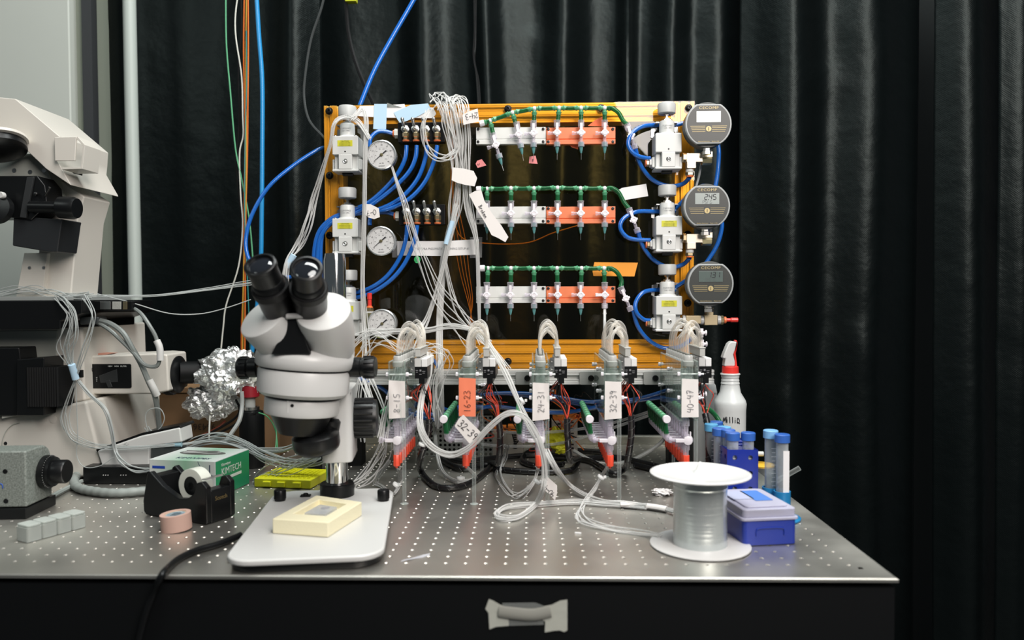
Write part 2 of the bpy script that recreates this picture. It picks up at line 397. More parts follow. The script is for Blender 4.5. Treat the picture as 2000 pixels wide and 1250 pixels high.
# ------------------------------------------------------------------ the optical table
TX0, TX1, TY0, TY1, PIT = -.62, 1.107, -.0455, .838, .0254
tab = thing('optical_table', 'black-sided optical table with a perforated steel top carrying all the equipment', 'table', (.25, .4, -.75))
def tabletop():
    vs = []; fs = []; n = 8; R1, R2 = .0030, .0024; idx = {}
    def V(x, y, z):
        k = (round(x, 5), round(y, 5), round(z, 5))
        if k not in idx: idx[k] = len(vs); vs.append((x, y, z))
        return idx[k]
    i0 = math.ceil((TX0+.012)/PIT); i1 = 42; j0 = 0; j1 = math.floor((TY1-.012)/PIT); h = PIT/2
    for i in range(i0, i1+1):
        for j in range(j0, j1+1):
            X, Y = i*PIT, j*PIT
            sq = [(1, 0), (1, 1), (0, 1), (-1, 1), (-1, 0), (-1, -1), (0, -1), (1, -1)]
            o = [V(X+a*h, Y+b*h, 0) for a, b in sq]
            c1 = [V(X+R1*math.cos(k*PI/4), Y+R1*math.sin(k*PI/4), 0) for k in range(8)]
            c2 = [V(X+R2*math.cos(k*PI/4), Y+R2*math.sin(k*PI/4), -.0009) for k in range(8)]
            c3 = [V(X+R2*math.cos(k*PI/4), Y+R2*math.sin(k*PI/4), -.012) for k in range(8)]
            for k in range(8):
                l = (k+1) % 8
                fs.append((o[k], o[l], c1[l], c1[k])); fs.append((c1[k], c1[l], c2[l], c2[k])); fs.append((c2[k], c2[l], c3[l], c3[k]))
            fs.append(tuple(c3))
    X0, X1, Y0, Y1 = i0*PIT-h, i1*PIT+h, j0*PIT-h, j1*PIT+h
    def strip(pts_in, pts_out):
        for k in range(len(pts_in)-1): fs.append((V(*pts_in[k]), V(*pts_in[k+1]), V(*pts_out[k+1]), V(*pts_out[k])))
    q = [(X0, Y0, 0), (X1, Y0, 0), (X1, Y1, 0), (X0, Y1, 0), (X0, Y0, 0)]
    q2 = [(TX0, TY0, 0), (TX1, TY0, 0), (TX1, TY1, 0), (TX0, TY1, 0), (TX0, TY0, 0)]
    e = .0016; q1 = [(TX0+e, TY0+e, 0), (TX1-e, TY0+e, 0), (TX1-e, TY1-e, 0), (TX0+e, TY1-e, 0), (TX0+e, TY0+e, 0)]
    q2 = [(p[0], p[1], -e*.8) for p in q2]; q3 = [(p[0], p[1], -.0048) for p in q2]
    strip(q, q1); strip(q1, q2); strip(q2, q3)
    m = MB(); m.add(vs, fs); return m
m = mat('table_steel', (.78, .755, .69), .38, .95, aniso=.3); nt = m.node_tree; N = nt.nodes; L = nt.links
tc = N.new('ShaderNodeTexCoord'); ns = N.new('ShaderNodeTexNoise'); ns.inputs['Scale'].default_value = 7; ns.inputs['Detail'].default_value = 8; L.new(tc.outputs['Object'], ns.inputs['Vector'])
n2 = N.new('ShaderNodeTexNoise'); n2.inputs['Scale'].default_value = 260; n2.inputs['Detail'].default_value = 3; L.new(tc.outputs['Object'], n2.inputs['Vector'])
mr = N.new('ShaderNodeMapRange'); mr.inputs['From Min'].default_value = .3; mr.inputs['From Max'].default_value = .7; mr.inputs['To Min'].default_value = .30; mr.inputs['To Max'].default_value = .44
L.new(ns.outputs['Fac'], mr.inputs['Value']); L.new(mr.outputs[0], N['Principled BSDF'].inputs['Roughness'])
bp = N.new('ShaderNodeBump'); bp.inputs['Strength'].default_value = .08; bp.inputs['Distance'].default_value = .0006; L.new(n2.outputs['Fac'], bp.inputs['Height']); L.new(bp.outputs[0], N['Principled BSDF'].inputs['Normal'])
tt = part(tab, 'table_top', tabletop(), m, world=True, angle=20, label='perforated brushed steel top')
tt.data.materials.append(mat('bore_steel', (.05, .05, .05), .5, .9)); tt.data.materials.append(mat('shaded_countersink', (.20, .20, .19), .34, .95))  # shade put into the countersink colour to dull its glints; bore threads are dark
for pl in tt.data.polygons:
    if -.0006 < pl.center.z+.75 < -.0002 and abs(pl.center.y+.4-TY0) > .01 and pl.center.x+.25 < TX1-.01 and pl.center.x+.25 > TX0+.01: pl.material_index = 2
    if pl.center.z+.75 < -.0006 and abs(pl.center.x+.25-TX0) > .01 and pl.center.y+.4 > TY0+.01 and pl.center.x+.25 < TX1-.01: pl.material_index = 1
mb = MB(); mb.bb((TX0+.002, TY0+.004, -.30), (TX1-.003, TY1-.003, -.0122)); part(tab, 'table_body', mb, mat('table_side', (.003, .0035, .004), .5, spec=.25), world=True, label='deep black side of the table')
for sx in (TX0+.15, TX1-.15):
    for sy in (TY0+.15, TY1-.15):
        mb = MB(); mb.bb((sx-.05, sy-.05, -.748), (sx+.05, sy+.05, -.30)); part(tab, 'leg', mb, MATTE, world=True)

# tape and foam stuck on the table's front
Yf = TY0+.004-.0006
tp = thing('taped_slip', 'clear slip held by torn masking tape on the black table front', 'tape', (ay(1028, 1240, Yf).x, Yf, ay(1028, 1240, Yf).z))
def flatpoly(pxs, Y, d=.0004, sag=None):
    pts = [ay(u, v, Y) for u, v in pxs]; o = pts[0]
    mb = MB(); mb.prism([(p.x-o.x, p.z-o.z) for p in pts], o, (1, 0, 0), (0, 0, 1), (0, -d, 0)); return mb
part(tp, 'slip', flatpoly([(981, 1178), (1045, 1177), (1062, 1183), (1062, 1220), (996, 1222), (981, 1216)], Yf-.0003), clear('slip_plastic', (.7, .72, .7), (.4, .42, .41), .3, .8), world=True)
for q in ([(955, 1170), (963, 1173), (975, 1180), (992, 1188), (994, 1222), (969, 1224), (956, 1229), (954, 1197), (948, 1189)], [(1108, 1171), (1094, 1173), (1078, 1181), (1062, 1184), (1056, 1208), (1065, 1214), (1064, 1235), (1080, 1232), (1093, 1231), (1102, 1234), (1108, 1231)]):
    part(tp, 'masking_tape', flatpoly(q, Yf-.001), mat('masking_tape', (.42, .43, .38), .7, bump=(60, .3, .002)), world=True)
mb = MB(); mb.tube(PX([(975, 1196, Yf-.004), (1000, 1200, Yf-.006), (1040, 1203, Yf-.006), (1075, 1196, Yf-.004)]), .0075, 10); mb.v = [(p[0], Yf-.0018+(p[1]-Yf+.004)*.35, p[2]) for p in mb.v]
part(tp, 'rolled_slip', mb, mat('slip_roll', (.28, .28, .25), .35), world=True)

# ------------------------------------------------------------------ the amber board
bl, tr = ay(631, 720, BY), ay(1357, 198, BY); tl = ay(631, 205, BY)
X0, X1, Z0, Z1 = tl.x, tr.x, ay(1000, 720, BY).z, tl.z
bd = thing('pneumatics_board', 'amber acrylic board on an aluminium profile frame carrying the regulators and manifolds', 'board', ((X0+X1)/2, BY, 0))
mb = MB(); mb.bb((X0, BY, Z0), (X1, BY+.0055, Z1)); part(bd, 'acrylic_sheet', mb, AMBER, world=True, label='glossy amber acrylic sheet')
def rail(a, b, axis, w=.0375, d=.0375, y0=BY+.0062, slots=2):
    """T-slot profile: grooved bar between a and b along 'x' or 'z'"""
    prof = [(0, 0)]; k = w/slots if slots else w
    prof = []
    step = w/(slots*4)
    x = 0
    pts = [(0, 0)]
    for s_ in range(slots):
        x0 = s_*w/slots; c = x0+w/slots/2
        pts += [(x0+w/slots*.18, 0), (x0+w/slots*.20, .0012), (x0+w/slots*.26, .0012), (x0+w/slots*.28, 0), (c-w/slots*.15, 0), (c-w/slots*.13, .007), (c+w/slots*.13, .007), (c+w/slots*.15, 0), (x0+w/slots*.72, 0), (x0+w/slots*.74, .0012), (x0+w/slots*.80, .0012), (x0+w/slots*.82, 0)]
    pts += [(w, 0), (w, d), (0, d)]
    mb = MB()
    if axis == 'x': mb.prism(pts, (a, y0, 0), (0, 0, 1), (0, 1, 0), (b-a, 0, 0))
    else: mb.prism(pts, (0, y0, a), (1, 0, 0), (0, 1, 0), (0, 0, b-a))
    return mb
def railx(xa, xb, z, **k): m_ = rail(xa, xb, 'x', **k); m_.v = [(p[0], p[1], p[2]+z) for p in m_.v]; return m_
def railz(za, zb, x, **k): m_ = rail(za, zb, 'z', **k); m_.v = [(p[0]+x, p[1], p[2]) for p in m_.v]; return m_
part(bd, 'frame_rail', railz(Z0, Z1, X0), AMBERF, world=True); part(bd, 'frame_rail', railz(Z0, Z1, X1-.0375), AMBERF, world=True)
part(bd, 'frame_rail', railx(X0+.0375, X1-.0375, Z1-.0375), AMBERF, world=True); part(bd, 'frame_rail', railx(X0+.0375, X1-.0375, Z0, w=.056, slots=3), AMBERF, world=True)
for (u, v) in ((643, 217), (644, 343), (644, 460), (992, 213), (1174, 211), (1345, 211), (1343, 458), (1343, 592), (992, 706), (1180, 706)):
    p = ay(u, v, BY); mb = MB(); mb.lathe((p.x, BY, p.z), (0, -1, 0), [(.0075, 0), (.0075, .0012), (.0052, .0014), (.0052, .0055), (.0045, .006), (.0022, .006), (.0022, .003)], 20)
    part(bd, 'bolt', mb, BLACK, world=True)
for x in (X0+.05, X1-.03):       # posts that carry the board
    mb = MB(); mb.bb((x-.019, BY+.007, .0002), (x+.019, BY+.043, Z0)); part(bd, 'post', mb, MATTE, b=.001, world=True)
    
# silver rail below the board with its brackets
RY = .505
ra, rb = ay(560, 735, RY), ay(1395, 736, RY); rz = ay(1000, 751, RY).z
al = thing('aluminium_rail', 'silver slotted aluminium rail running below the amber board', 'rail', ((ra.x+rb.x)/2, RY, 0))
part(al, 'profile', railx(ra.x, rb.x, rz, w=.0275, d=.028, y0=RY, slots=1), ALU, world=True)
for x in (ra.x+.05, rb.x-.05):
    mb = MB(); mb.bb((x-.010, RY+.0005, .0002), (x+.010, RY+.027, rz)); part(al, 'support_post', mb, MATTE, world=True)
for u in (1026, 1150, 1275):
    p = ay(u, 738, RY); b_ = bd = None
    mb = MB(); mb.prism(rrect(.036, .025, .003), (p.x, RY-.0002, p.z), (1, 0, 0), (0, 0, 1), (0, -.005, 0)); br = part(al, 'bracket', mb, mat('cast_grey', (.42, .43, .41), .5, .3), world=True)
    mb = MB(); mb.lathe((p.x+.004, RY-.005, p.z), (0, -1, 0), [(.0058, 0), (.0058, .003), (.003, .0032), (.003, .001)], 16); c = part(br, 'bolt', mb, BLACK, world=True)

# ------------------------------------------------------------------ stereo microscope
BA = .139
ms = thing('stereo_microscope', 'white binocular stereo microscope on a broad white base, black eyepieces tilted to the camera', 'microscope', (.362, .135, 0), (0, 0, BA))
MSi = ms.matrix_basis.inverted() if False else (Matrix.Translation((.362, .135, 0)) @ Matrix.Rotation(BA, 4, 'Z')).inverted()
def L_(p): return MSi @ Vector(p)
mb = MB(); mb.prism(rrect(.196, .345, .035, 6), (0, .001, .0095), (1, 0, 0), (0, 1, 0), (0, 0, .0085)); base = part(ms, 'base_plate', mb, WHITE, b=.003, seg=3)
mb = MB(); mb.prism(rrect(.188, .335, .035, 6), (0, .001, .0003), (1, 0, 0), (0, 1, 0), (0, 0, .009)); part(ms, 'base_underside', mb, BLACK, b=.002)
for sx in (-1, 1):
    c = L_(az(547 if sx < 0 else 749, 975, .02)); mb = MB(); mb.lathe((c.x, c.y, .0182), (0, 0, 1), [(.0085, 0), (.0085, .002), (.0095, .003), (.0095, .0155), (.0085, .017)], 24); k = part(ms, 'stage_clip_knob', mb, BLACK)
c = L_(az(597, 967, .02)); mb = MB(); mb.box((c.x, c.y, .0195), (.016, .012, .002)); mb.cyl((c.x, c.y, .02), (c.x, c.y, .023), .004); part(ms, 'switch', mb, BLACK, b=.0006)
PXc = L_(az(657, 968, .02)); PXc.y += .012
mb = MB(); mb.lathe((PXc.x, PXc.y, .018), (0, 0, 1), [(.0275, 0), (.0275, .019), (.0255, .021), (.018, .021)], 32); part(ms, 'pillar_collar', mb, BLACK, b=.0005)
ptop = ay(657, 500, .345).z
mb = MB(); mb.lathe((PXc.x, PXc.y, .02), (0, 0, 1), [(.0178, 0), (.0178, ptop-.032), (.0155, ptop-.0205)], 40); part(ms, 'pillar', mb, CHROME, label='chrome pillar')
# head axis frame: z up along the optical axis, slightly canted
HY = .165; px = (HY+.9645)/F_PX
hb = L_(ay(586, 845, HY)); tilt = Matrix.Rotation(.085, 4, 'Y')
HM = Matrix.Translation(hb) @ tilt
def hz(v): return (845-v)*px
def head(name, prof, m, n=48, **k):
    mb = MB(); mb.M = HM; mb.lathe((0, 0, 0), (0, 0, 1), [(r*px, hz(v)) for r, v in prof], n); return part(ms, name, mb, m, **k)
head('objective_cone', [(20, 846), (41, 846), (46, 838), (58, 812), (66, 806), (66, 803), (30, 803)], BLACK)
mr = head('mount_ring', [(50, 806), (70, 806), (72, 802), (72, 778), (69, 772), (60, 772)], WHITE)
head('mount_gap', [(60, 773), (74, 773), (74, 768), (60, 768)], BLACK)
head('zoom_body', [(60, 770), (80, 769), (88, 762), (89, 722), (87, 718), (60, 718)], WHITE)
head('zoom_gap', [(70, 719), (86, 719), (86, 713), (70, 713)], BLACK)
mb = MB(); mb.M = HM
prof = [(70, 715), (91, 714), (95, 709), (96, 696), (94, 688), (84, 678), (60, 670), (.01, 667)]
mb.lathe((0, 0, 0), (0, 0, 1), [(r*px, hz(v)) for r, v in prof], 48)
part(ms, 'head_shell', mb, WHITE)
mb = MB(); mb.M = HM @ Matrix.Translation((.006, .020, 0)); mb.lathe((0, 0, 0), (0, 0, 1), [(r*px, hz(v)) for r, v in [(84, 690), (84, 682), (78, 658), (62, 632), (36, 616), (.01, 612)]], 44); part(ms, 'head_shoulder', mb, WHITE)
# mount ring clamp block and screw
c = L_(ay(571, 792, HY-.052)); mb = MB(); mb.box((c.x, c.y+.006, c.z), (.016, .014, .022)); part(ms, 'ring_clamp', mb, WHITE, b=.001)
mb = MB(); mb.cyl((c.x, c.y-.0005, c.z), (c.x, c.y-.002, c.z), .0025); part(ms, 'ring_screw', mb, BLACK)
# tilted black nose lens under the cone
c = L_(ay(620, 878, HY+.01)); n_ = Vector((-.10, -.12, 1)).normalized(); mb = MB()
mb.lathe(c, n_, [(.012, -.006), (.026, -.004), (.033, .002), (.035, .008), (.035, .022), (.030, .027), (.024, .028)], 36); nz = part(ms, 'nose_lens', mb, BLACK)
mb = MB(); mb.lathe(c-n_*.0065, n_, [(.0001, -.003), (.010, -.002), (.018, 0), (.024, .002), (.0001, .003)], 30); part(nz, 'lens_glass', mb, mat('lens_glass', (.25, .26, .26), .06, .6))
mb = MB(); c2 = L_(ay(640, 832, HY+.03)); mb.lathe(c2, (.2, 0, 1), [(.016, -.016), (.019, -.012), (.019, .010), (.015, .014)], 28); part(ms, 'lamp_collar', mb, BLACK)
# eyepiece drums
def drum(fu, fv, fY, n, rad, L, eu, ev, eY, bu, bv):
    n = Vector(n).normalized(); f = ay(fu, fv, fY); Rz = Matrix.Rotation(-BA, 3, 'Z'); nl = Rz @ n; c = L_(f)
    mb = MB(); k = Vector((0, 0, 1)).cross(nl).normalized(); w = nl.cross(k)
    mb.lathe(c, -nl, [(rad*.93, 0), (rad*.985, .0015), (rad, .005), (rad, L*.55), (rad*.9, L)], 40)
    d = part(ms, 'prism_housing', mb, WHITE)
    e0 = L_(ay(bu, bv, fY-.004)); e = L_(ay(eu, ev, eY)); ax = (e-e0); Ln = ax.length; ax.normalize(); e0 = e-ax*(Ln)
    mb = MB(); s = Ln
    mb.lathe(e0, ax, [(.022, -.018), (.0238, 0), (.0238, s*.28), (.0248, s*.30), (.0248, s*.44), (.0225, s*.46), (.0215, s*.60), (.0202, s*.62), (.0202, s*.90), (.0218, s*.92), (.0218, s*.985), (.0202, s), (.0176, s), (.0165, s-.004), (.0001, s-.0045)], 36)
    ep = part(ms, 'eyepiece', mb, BLACK)
    mb = MB(); mb.lathe(e0+ax*(s-.0042), ax, [(.0163, 0), (.013, .0018), (.006, .0026), (.0001, .0028)], 30); part(ep, 'eye_lens', mb, mat('eye_glass', (.01, .012, .016), .03, spec=1))
    mb = MB(); mb.lathe(e0+ax*(s*.33), ax, [(.0250, 0), (.0258, .001), (.0258, .011), (.0250, .012)], 36); part(ep, 'diopter_ring', mb, RUBBER)
drum(514, 618, .105, (-.36, -.62, .66), .0380, .078, 507, 515, .045, 544, 596)
drum(631, 606, .105, (.04, -.66, .68), .0385, .080, 598, 523, .040, 606, 594)
mb = MB(); q = [L_(ay(u, v, .115)) for u, v in ((536, 690), (556, 650), (566, 620), (590, 620), (598, 655), (610, 690))]
o = q[0]; mb.prism([(p.x-o.x, p.z-o.z) for p in q], (o.x, o.y-.024, o.z), (1, 0, 0), (0, 0, 1), (0, .09, 0)); part(ms, 'hinge_cover', mb, BLACK, b=.001)
mb = MB(); a = L_(ay(560, 618, .09)); b = L_(ay(592, 616, .09)); mb.cyl(a, b, .004); part(ms, 'hinge_bridge', mb, WHITE)
# zoom knobs left and right
for u0, u1, v in ((466, 505, 718), (684, 734, 717)):
    a = L_(ay(u0, v, HY+.01)); b = L_(ay(u1, v, HY+.01)); ax = (b-a) if u0 > 600 else (a-b); s = ax.length; st = a if u0 > 600 else b
    mb = MB(); mb.lathe(st, ax, [(.0125, 0), (.0150, .001), (.0150, s*.42), (.0135, s*.44), (.0135, s*.5), (.0165, s*.52), (.0165, s*.93), (.0145, s)], 28)
    for k in range(14):
        t = 2*PI*k/14; mb.box(Vector(st)+ax.normalized()*(s*.73)+Vector((0, math.cos(t), math.sin(t)))*.0165, (s*.36, .002, .0016), Matrix.Rotation(-t, 3, 'X') if False else None)
    part(ms, 'zoom_knob', mb, BLACK)
# rack holder and arm on the pillar
mb = MB(); z0, z1 = ay(660, 890, .25).z, ay(660, 752, .25).z
mb.prism(rrect(.046, .095, .010, 4), (PXc.x+.009, PXc.y-.030, z0), (1, 0, 0), (0, 1, 0), (0, 0, z1-z0)); part(ms, 'focus_block', mb, WHITE, b=.002)
mb = MB(); a = Vector((PXc.x+.001, PXc.y-.06, ay(660, 790, .25).z)); hc = HM @ Vector((0, 0, hz(789)))
mb.prism([(0, -.022), (0, .018), (a.y-hc.y-.055, .014), (a.y-hc.y-.055, -.016)], (a.x-.017, a.y, a.z), (0, -1, 0), (0, 0, 1), (.034, 0, 0)); part(ms, 'carrier_arm', mb, WHITE, b=.002)
mb = MB(); a = L_(ay(650, 890, .25)); mb.box((a.x+.010, a.y+.012, a.z+.001), (.052, .06, .004)); part(ms, 'block_underside', mb, BLACK)
kz = ay(712, 816, .25); k = L_(kz); k0 = Vector((k.x-.0265, k.y, k.z)); ax = Vector((1, 0, 0))
mb = MB(); mb.lathe(k0, ax, [(.012, -.005), (.012, .004), (.0285, .006), (.030, .010), (.030, .040), (.0285, .046), (.018, .048)], 36)
for j in range(18):
    t = 2*PI*j/18; mb.cyl(k0+ax*.010+Vector((0, math.cos(t), math.sin(t)))*.030, k0+ax*.041+Vector((0, math.cos(t), math.sin(t)))*.030, .0022, n=8)
part(ms, 'focus_knob', mb, BLACK)
mb = MB(); mb.lathe((PXc.x-.020, k.y, k.z), (-1, 0, 0), [(.012, 0), (.012, .008), (.028, .010), (.028, .036), (.026, .04)], 30); part(ms, 'focus_knob', mb, BLACK)
mb = MB(); q = [L_(ay(u, v, .205)) for u, v in ((684, 768), (681, 772), (681, 848), (672, 856), (666, 862))]; mb.tube(q, .0021, 8, 3); mb.cyl(L_(ay(671, 768, .205)), L_(ay(686, 769, .205)), .005); part(ms, 'tension_lever', mb, BLACK)

# foam block with a chip, on the scope's base
fq = [az(532, 1041, .019), az(641, 1049, .019), az(707, 1006, .019), az(618, 992, .019)]
fb = thing('foam_block', 'cream foam block with a cut-out window lying on the microscope base', 'foam block', (fq[0].x, fq[0].y, .0182))
o = fq[0]; P4 = [(q.x-o.x, q.y-o.y) for q in fq]; cxm = sum(p[0] for p in P4)/4; cym = sum(p[1] for p in P4)/4
inn = [(cxm+(p[0]-cxm)*.60, cym+(p[1]-cym)*.60+.006) for p in P4]
mb = MB(); h = .0205; vs = [(*p, 0) for p in P4]+[(*p, h) for p in P4]+[(*p, h) for p in inn]+[(*p, h-.010) for p in inn]
fs = [(3, 2, 1, 0)]+[(i, (i+1) % 4, 4+(i+1) % 4, 4+i) for i in range(4)]+[(4+i, 4+(i+1) % 4, 8+(i+1) % 4, 8+i) for i in range(4)]+[(8+i, 8+(i+1) % 4, 12+(i+1) % 4, 12+i) for i in range(4)]+[(12, 13, 14, 15)]
mb.add(vs, fs); part(fb, 'block', mb, mat('cream_foam', (.80, .74, .52), .7, bump=(300, .4, .0008)), b=.0015)
ch = thing('microfluidic_chip', 'small clear chip resting in the window of the cream foam block', 'chip', (o.x+cxm, o.y+cym+.006, .0182+h-.0095))
mb = MB(); mb.prism([((p[0]-cxm)*.62, (p[1]-cym-.006)*.60) for p in inn], (0, 0, 0), (1, 0, 0), (0, 1, 0), (0, 0, .007)); part(ch, 'slab', mb, clear('pdms', (.9, .9, .9), (.6, .62, .64), .35, .8, .1), b=.0006)
mb = MB(); mb.prism(circ(.006, 20), (.004, .006, .0072), (1, 0, 0), (0, 1, 0), (0, 0, .0006)); part(ch, 'ring_mark', mb, mat('grey_film', (.4, .4, .42), .3))

# ------------------------------------------------------------------ things on the right of the table
sp = thing('wire_spool', 'white spool wound with shiny clear filament, at the front of the table', 'spool', (az(1367, 1065).x, az(1367, 1065).y, 0))
R_ = .0672; H_ = .1005
for z in (.0003, H_-.003):
    mb = MB(); mb.lathe((0, 0, z), (0, 0, 1), [(R_-.0015, 0), (R_, .001), (R_, .002), (R_-.0015, .003)] if z < .01 else [(R_-.0015, 0), (R_, .001), (R_, .002), (R_-.0035, .003), (R_-.005, .0022), (.04, .0016), (.012, .0016)], 96); part(sp, 'flange', mb, mat('spool_white', (.70, .70, .69), .35))
mb = MB(); prof = [(.0375, .003)]
rnd = random.Random(3); z = .003
while z < H_-.006:
    rr = .0365-.0010*math.sin((z-.003)/(H_-.01)*PI)+rnd.uniform(-.00008, .00008)+(.0006 if z > H_*.8 else 0); prof += [(rr-.00022, z), (rr, z+.0011)]; z += .0022
mb.lathe((0, 0, 0), (0, 0, 1), prof+[(.03, H_-.004)], 72)
part(sp, 'wound_filament', mb, mat('filament', (.60, .65, .65), .25, .55, coat=.4))
mb = MB(); mb.lathe((0, 0, H_-.002), (0, 0, 1), [(.010, 0), (.0065, .004), (.004, .010), (.003, .014), (.001, .016)], 20); part(sp, 'hub_pin', mb, NATUR)

# pipette tip box
b0, b1 = az(1450, 1068), az(1558, 1063); lz = .0545
b2 = az(1483, 944, lz); bw = (b1-b0); ew = bw.normalized(); en = Vector((-ew.y, ew.x, 0)); Wd = bw.length; Ld = .112
tb = thing('pipette_tip_box', 'royal blue box with a frosted clear lid, beside the white spool', 'tip box', (b0.x, b0.y, 0), (0, 0, math.atan2(ew.y, ew.x)))
mb = MB(); mb.prism(rrect(Wd-.003, Ld, .006), (Wd/2, Ld/2, .0003), (1, 0, 0), (0, 1, 0), (0, 0, .034)); part(tb, 'box_base', mb, mat('royal_blue', (.012, .035, .30), .35), b=.0015)
mb = MB(); mb.prism(rrect(Wd+.003, Ld+.004, .006), (Wd/2, Ld/2, .0345), (1, 0, 0), (0, 1, 0), (0, 0, .004)); mb.prism(rrect(Wd-.003, Ld-.002, .006), (Wd/2, Ld/2, .0385), (1, 0, 0), (0, 1, 0), (0, 0, .011)); mb.prism(rrect(Wd-.018, Ld-.018, .006), (Wd/2, Ld/2, .0495), (1, 0, 0), (0, 1, 0), (0, 0, .0025)); part(tb, 'lid', mb, clear('frost_lid', (.80, .80, .90), (.58, .58, .72), .62, .9, .35), b=.0012, label='frosted clear lid')
mb = MB(); mb.prism(rrect(.026, .055, .002), (Wd*.60, Ld*.55, .0525), (1, 0, 0), (0, 1, 0), (0, 0, .0002)); part(tb, 'lid_label', mb, mat('label_blue', (.10, .25, .68), .4))
mb = MB(); mb.prism(rrect(.030, .045, .002), (Wd*.28, Ld*.60, .0525), (1, 0, 0), (0, 1, 0), (0, 0, .0002)); part(tb, 'lid_print', mb, mat('label_grey', (.50, .53, .68), .4))
mb = MB(); mb.tube([(Wd*.25, -.0005, .014), (Wd*.25, -.0005, .020), (Wd*.31, -.0005, .024), (Wd*.69, -.0005, .024), (Wd*.75, -.0005, .020), (Wd*.75, -.0005, .014)], .0012, 8); part(tb, 'latch', mb, MATS['royal_blue'])

# conical tubes: one, then copies
CAPB = mat('cap_blue', (.035, .13, .48), .4); CAPL = mat('cap_sky', (.12, .42, .72), .4); TUBEP = clear('frosted_tube', (.9, .93, .95), (.72, .78, .80), .30, .85, .2)
def conical(label, loc, capm, group, tilt=(0, 0, 0)):
    t = thing('centrifuge_tube', label, 'centrifuge tube', loc, tilt, group)
    mb = MB(); mb.lathe((0, 0, 0), (0, 0, 1), [(.0005, 0), (.0022, .001), (.0078, .019), (.0086, .022), (.0088, .112)], 24); part(t, 'tube_body', mb, TUBEP)
    mb = MB(); mb.lathe((0, 0, .1085), (0, 0, 1), [(.0100, 0), (.0112, .0005), (.0112, .0115), (.0102, .0125)], 28); part(t, 'screw_cap', mb, capm)
    mb = MB()
    for k in range(11): mb.box((.002, -.0088, .03+k*.0064), (.005 if k % 2 else .007, .0004, .0009))
    part(t, 'scale_marks', mb, mat('scale_white', (.8, .8, .8), .6)); return t
# round sky-blue stand with two tubes
sx0 = ay(1526, 900, .200)
st = thing('tube_stand', 'round sky blue stand behind the pipette tip box', 'stand', (sx0.x-.006, .205, 0))
mb = MB(); mb.lathe((0, 0, .0003), (0, 0, 1), [(.034, 0), (.036, .001), (.036, .003), (.034, .004)], 48); part(st, 'base', mb, mat('stand_blue', (.02, .22, .48), .35))
for dx, dy in ((.007, -.006), (-.003, .018)):
    mb = MB(); mb.lathe((dx, dy, .004), (0, 0, 1), [(.0125, 0), (.0125, .040), (.0105, .040), (.0105, .010), (.0001, .009)], 28); part(st, 'cup', mb, MATS['stand_blue'])
c1 = conical('conical tube with a dark blue cap and white label strip, standing in the round stand', (st.location.x+.007, .199, .0095), CAPB, None)
mb = MB(); mb.box((.003, -.0092, .058), (.009, .0006, .078)); part(c1, 'label_strip', mb, PAPER)
c2 = conical('conical tube with a pale sky blue cap, behind its mate in the round stand', (st.location.x-.003, .223, .0115), mat('cap_pale', (.22, .47, .78), .4), None)
mb = MB(); mb.lathe((0, 0, 0), (0, 0, 1), [(.001, .003), (.007, .02), (.0078, .05)], 20); part(c2, 'liquid', mb, clear('liquid', (.75, .8, .78), (.5, .55, .55), .4, .7, .1))
# dark blue rack with seven tubes
rk = thing('tube_rack', 'dark blue plastic tube rack with round windows, behind the spool', 'tube rack', (ay(1450, 900, .235).x, .235, 0))
RKB = mat('rack_blue', (.010, .03, .30), .3, alpha=1)
rx0, rx1 = ay(1420, 900, .235).x-rk.location.x, ay(1481, 900, .235).x-rk.location.x
rz = ay(1450, 880, .235).z
wv = MB(); Wk = rx1-rx0
def holed_panel(mb, o, ax, up, nrm, w, h, cols, rows, r, th):
    """panel with round holes: cells joined around octagons"""
    o, ax, up, nrm = Vector(o), Vector(ax), Vector(up), Vector(nrm)
    cw, chh = w/cols, h/rows
    for s, off in ((1, 0), (-1, th)):
        for i in range(cols):
            for j in range(rows):
                c = o+ax*(cw*(i+.5))+up*(chh*(j+.5))-nrm*off
                sq = [(cw/2, 0), (cw/2, chh/2), (0, chh/2), (-cw/2, chh/2), (-cw/2, 0), (-cw/2, -chh/2), (0, -chh/2), (cw/2, -chh/2)]
                vs = [c+ax*a+up*b for a, b in sq]+[c+ax*(r*math.cos(k*PI/4))+up*(r*math.sin(k*PI/4)) for k in range(8)]
                fs = [(k, (k+1) % 8, 8+(k+1) % 8, 8+k) for k in range(8)]
                if s > 0:
                    vs += [p-nrm*th for p in vs[8:]]; fs += [(8+k, 8+(k+1) % 8, 16+(k+1) % 8, 16+k) for k in range(8)]
                mb.add(vs, fs)
    return mb
D = .135
holed_panel(wv, (rx0, 0, .001), (1, 0, 0), (0, 0, 1), (0, -1, 0), Wk, rz, 2, 4, .004, .002); holed_panel(wv, (rx0, D, .001), (0, -1, 0), (0, 0, 1), (-1, 0, 0), D, rz, 6, 4, .004, .002)
holed_panel(wv, (rx1, D, .001), (0, -1, 0), (0, 0, 1), (1, 0, 0), D, rz, 6, 4, .004, .002)
holed_panel(wv, (rx0, 0, rz), (1, 0, 0), (0, 1, 0), (0, 0, 1), Wk, D, 2, 5, .0092, .002); holed_panel(wv, (rx0, 0, rz*.45), (1, 0, 0), (0, 1, 0), (0, 0, 1), Wk, D, 2, 5, .0092, .002)
wv.bb((rx0, .001, .0003), (rx1, D, .002)); part(rk, 'rack_frame', wv, RKB)
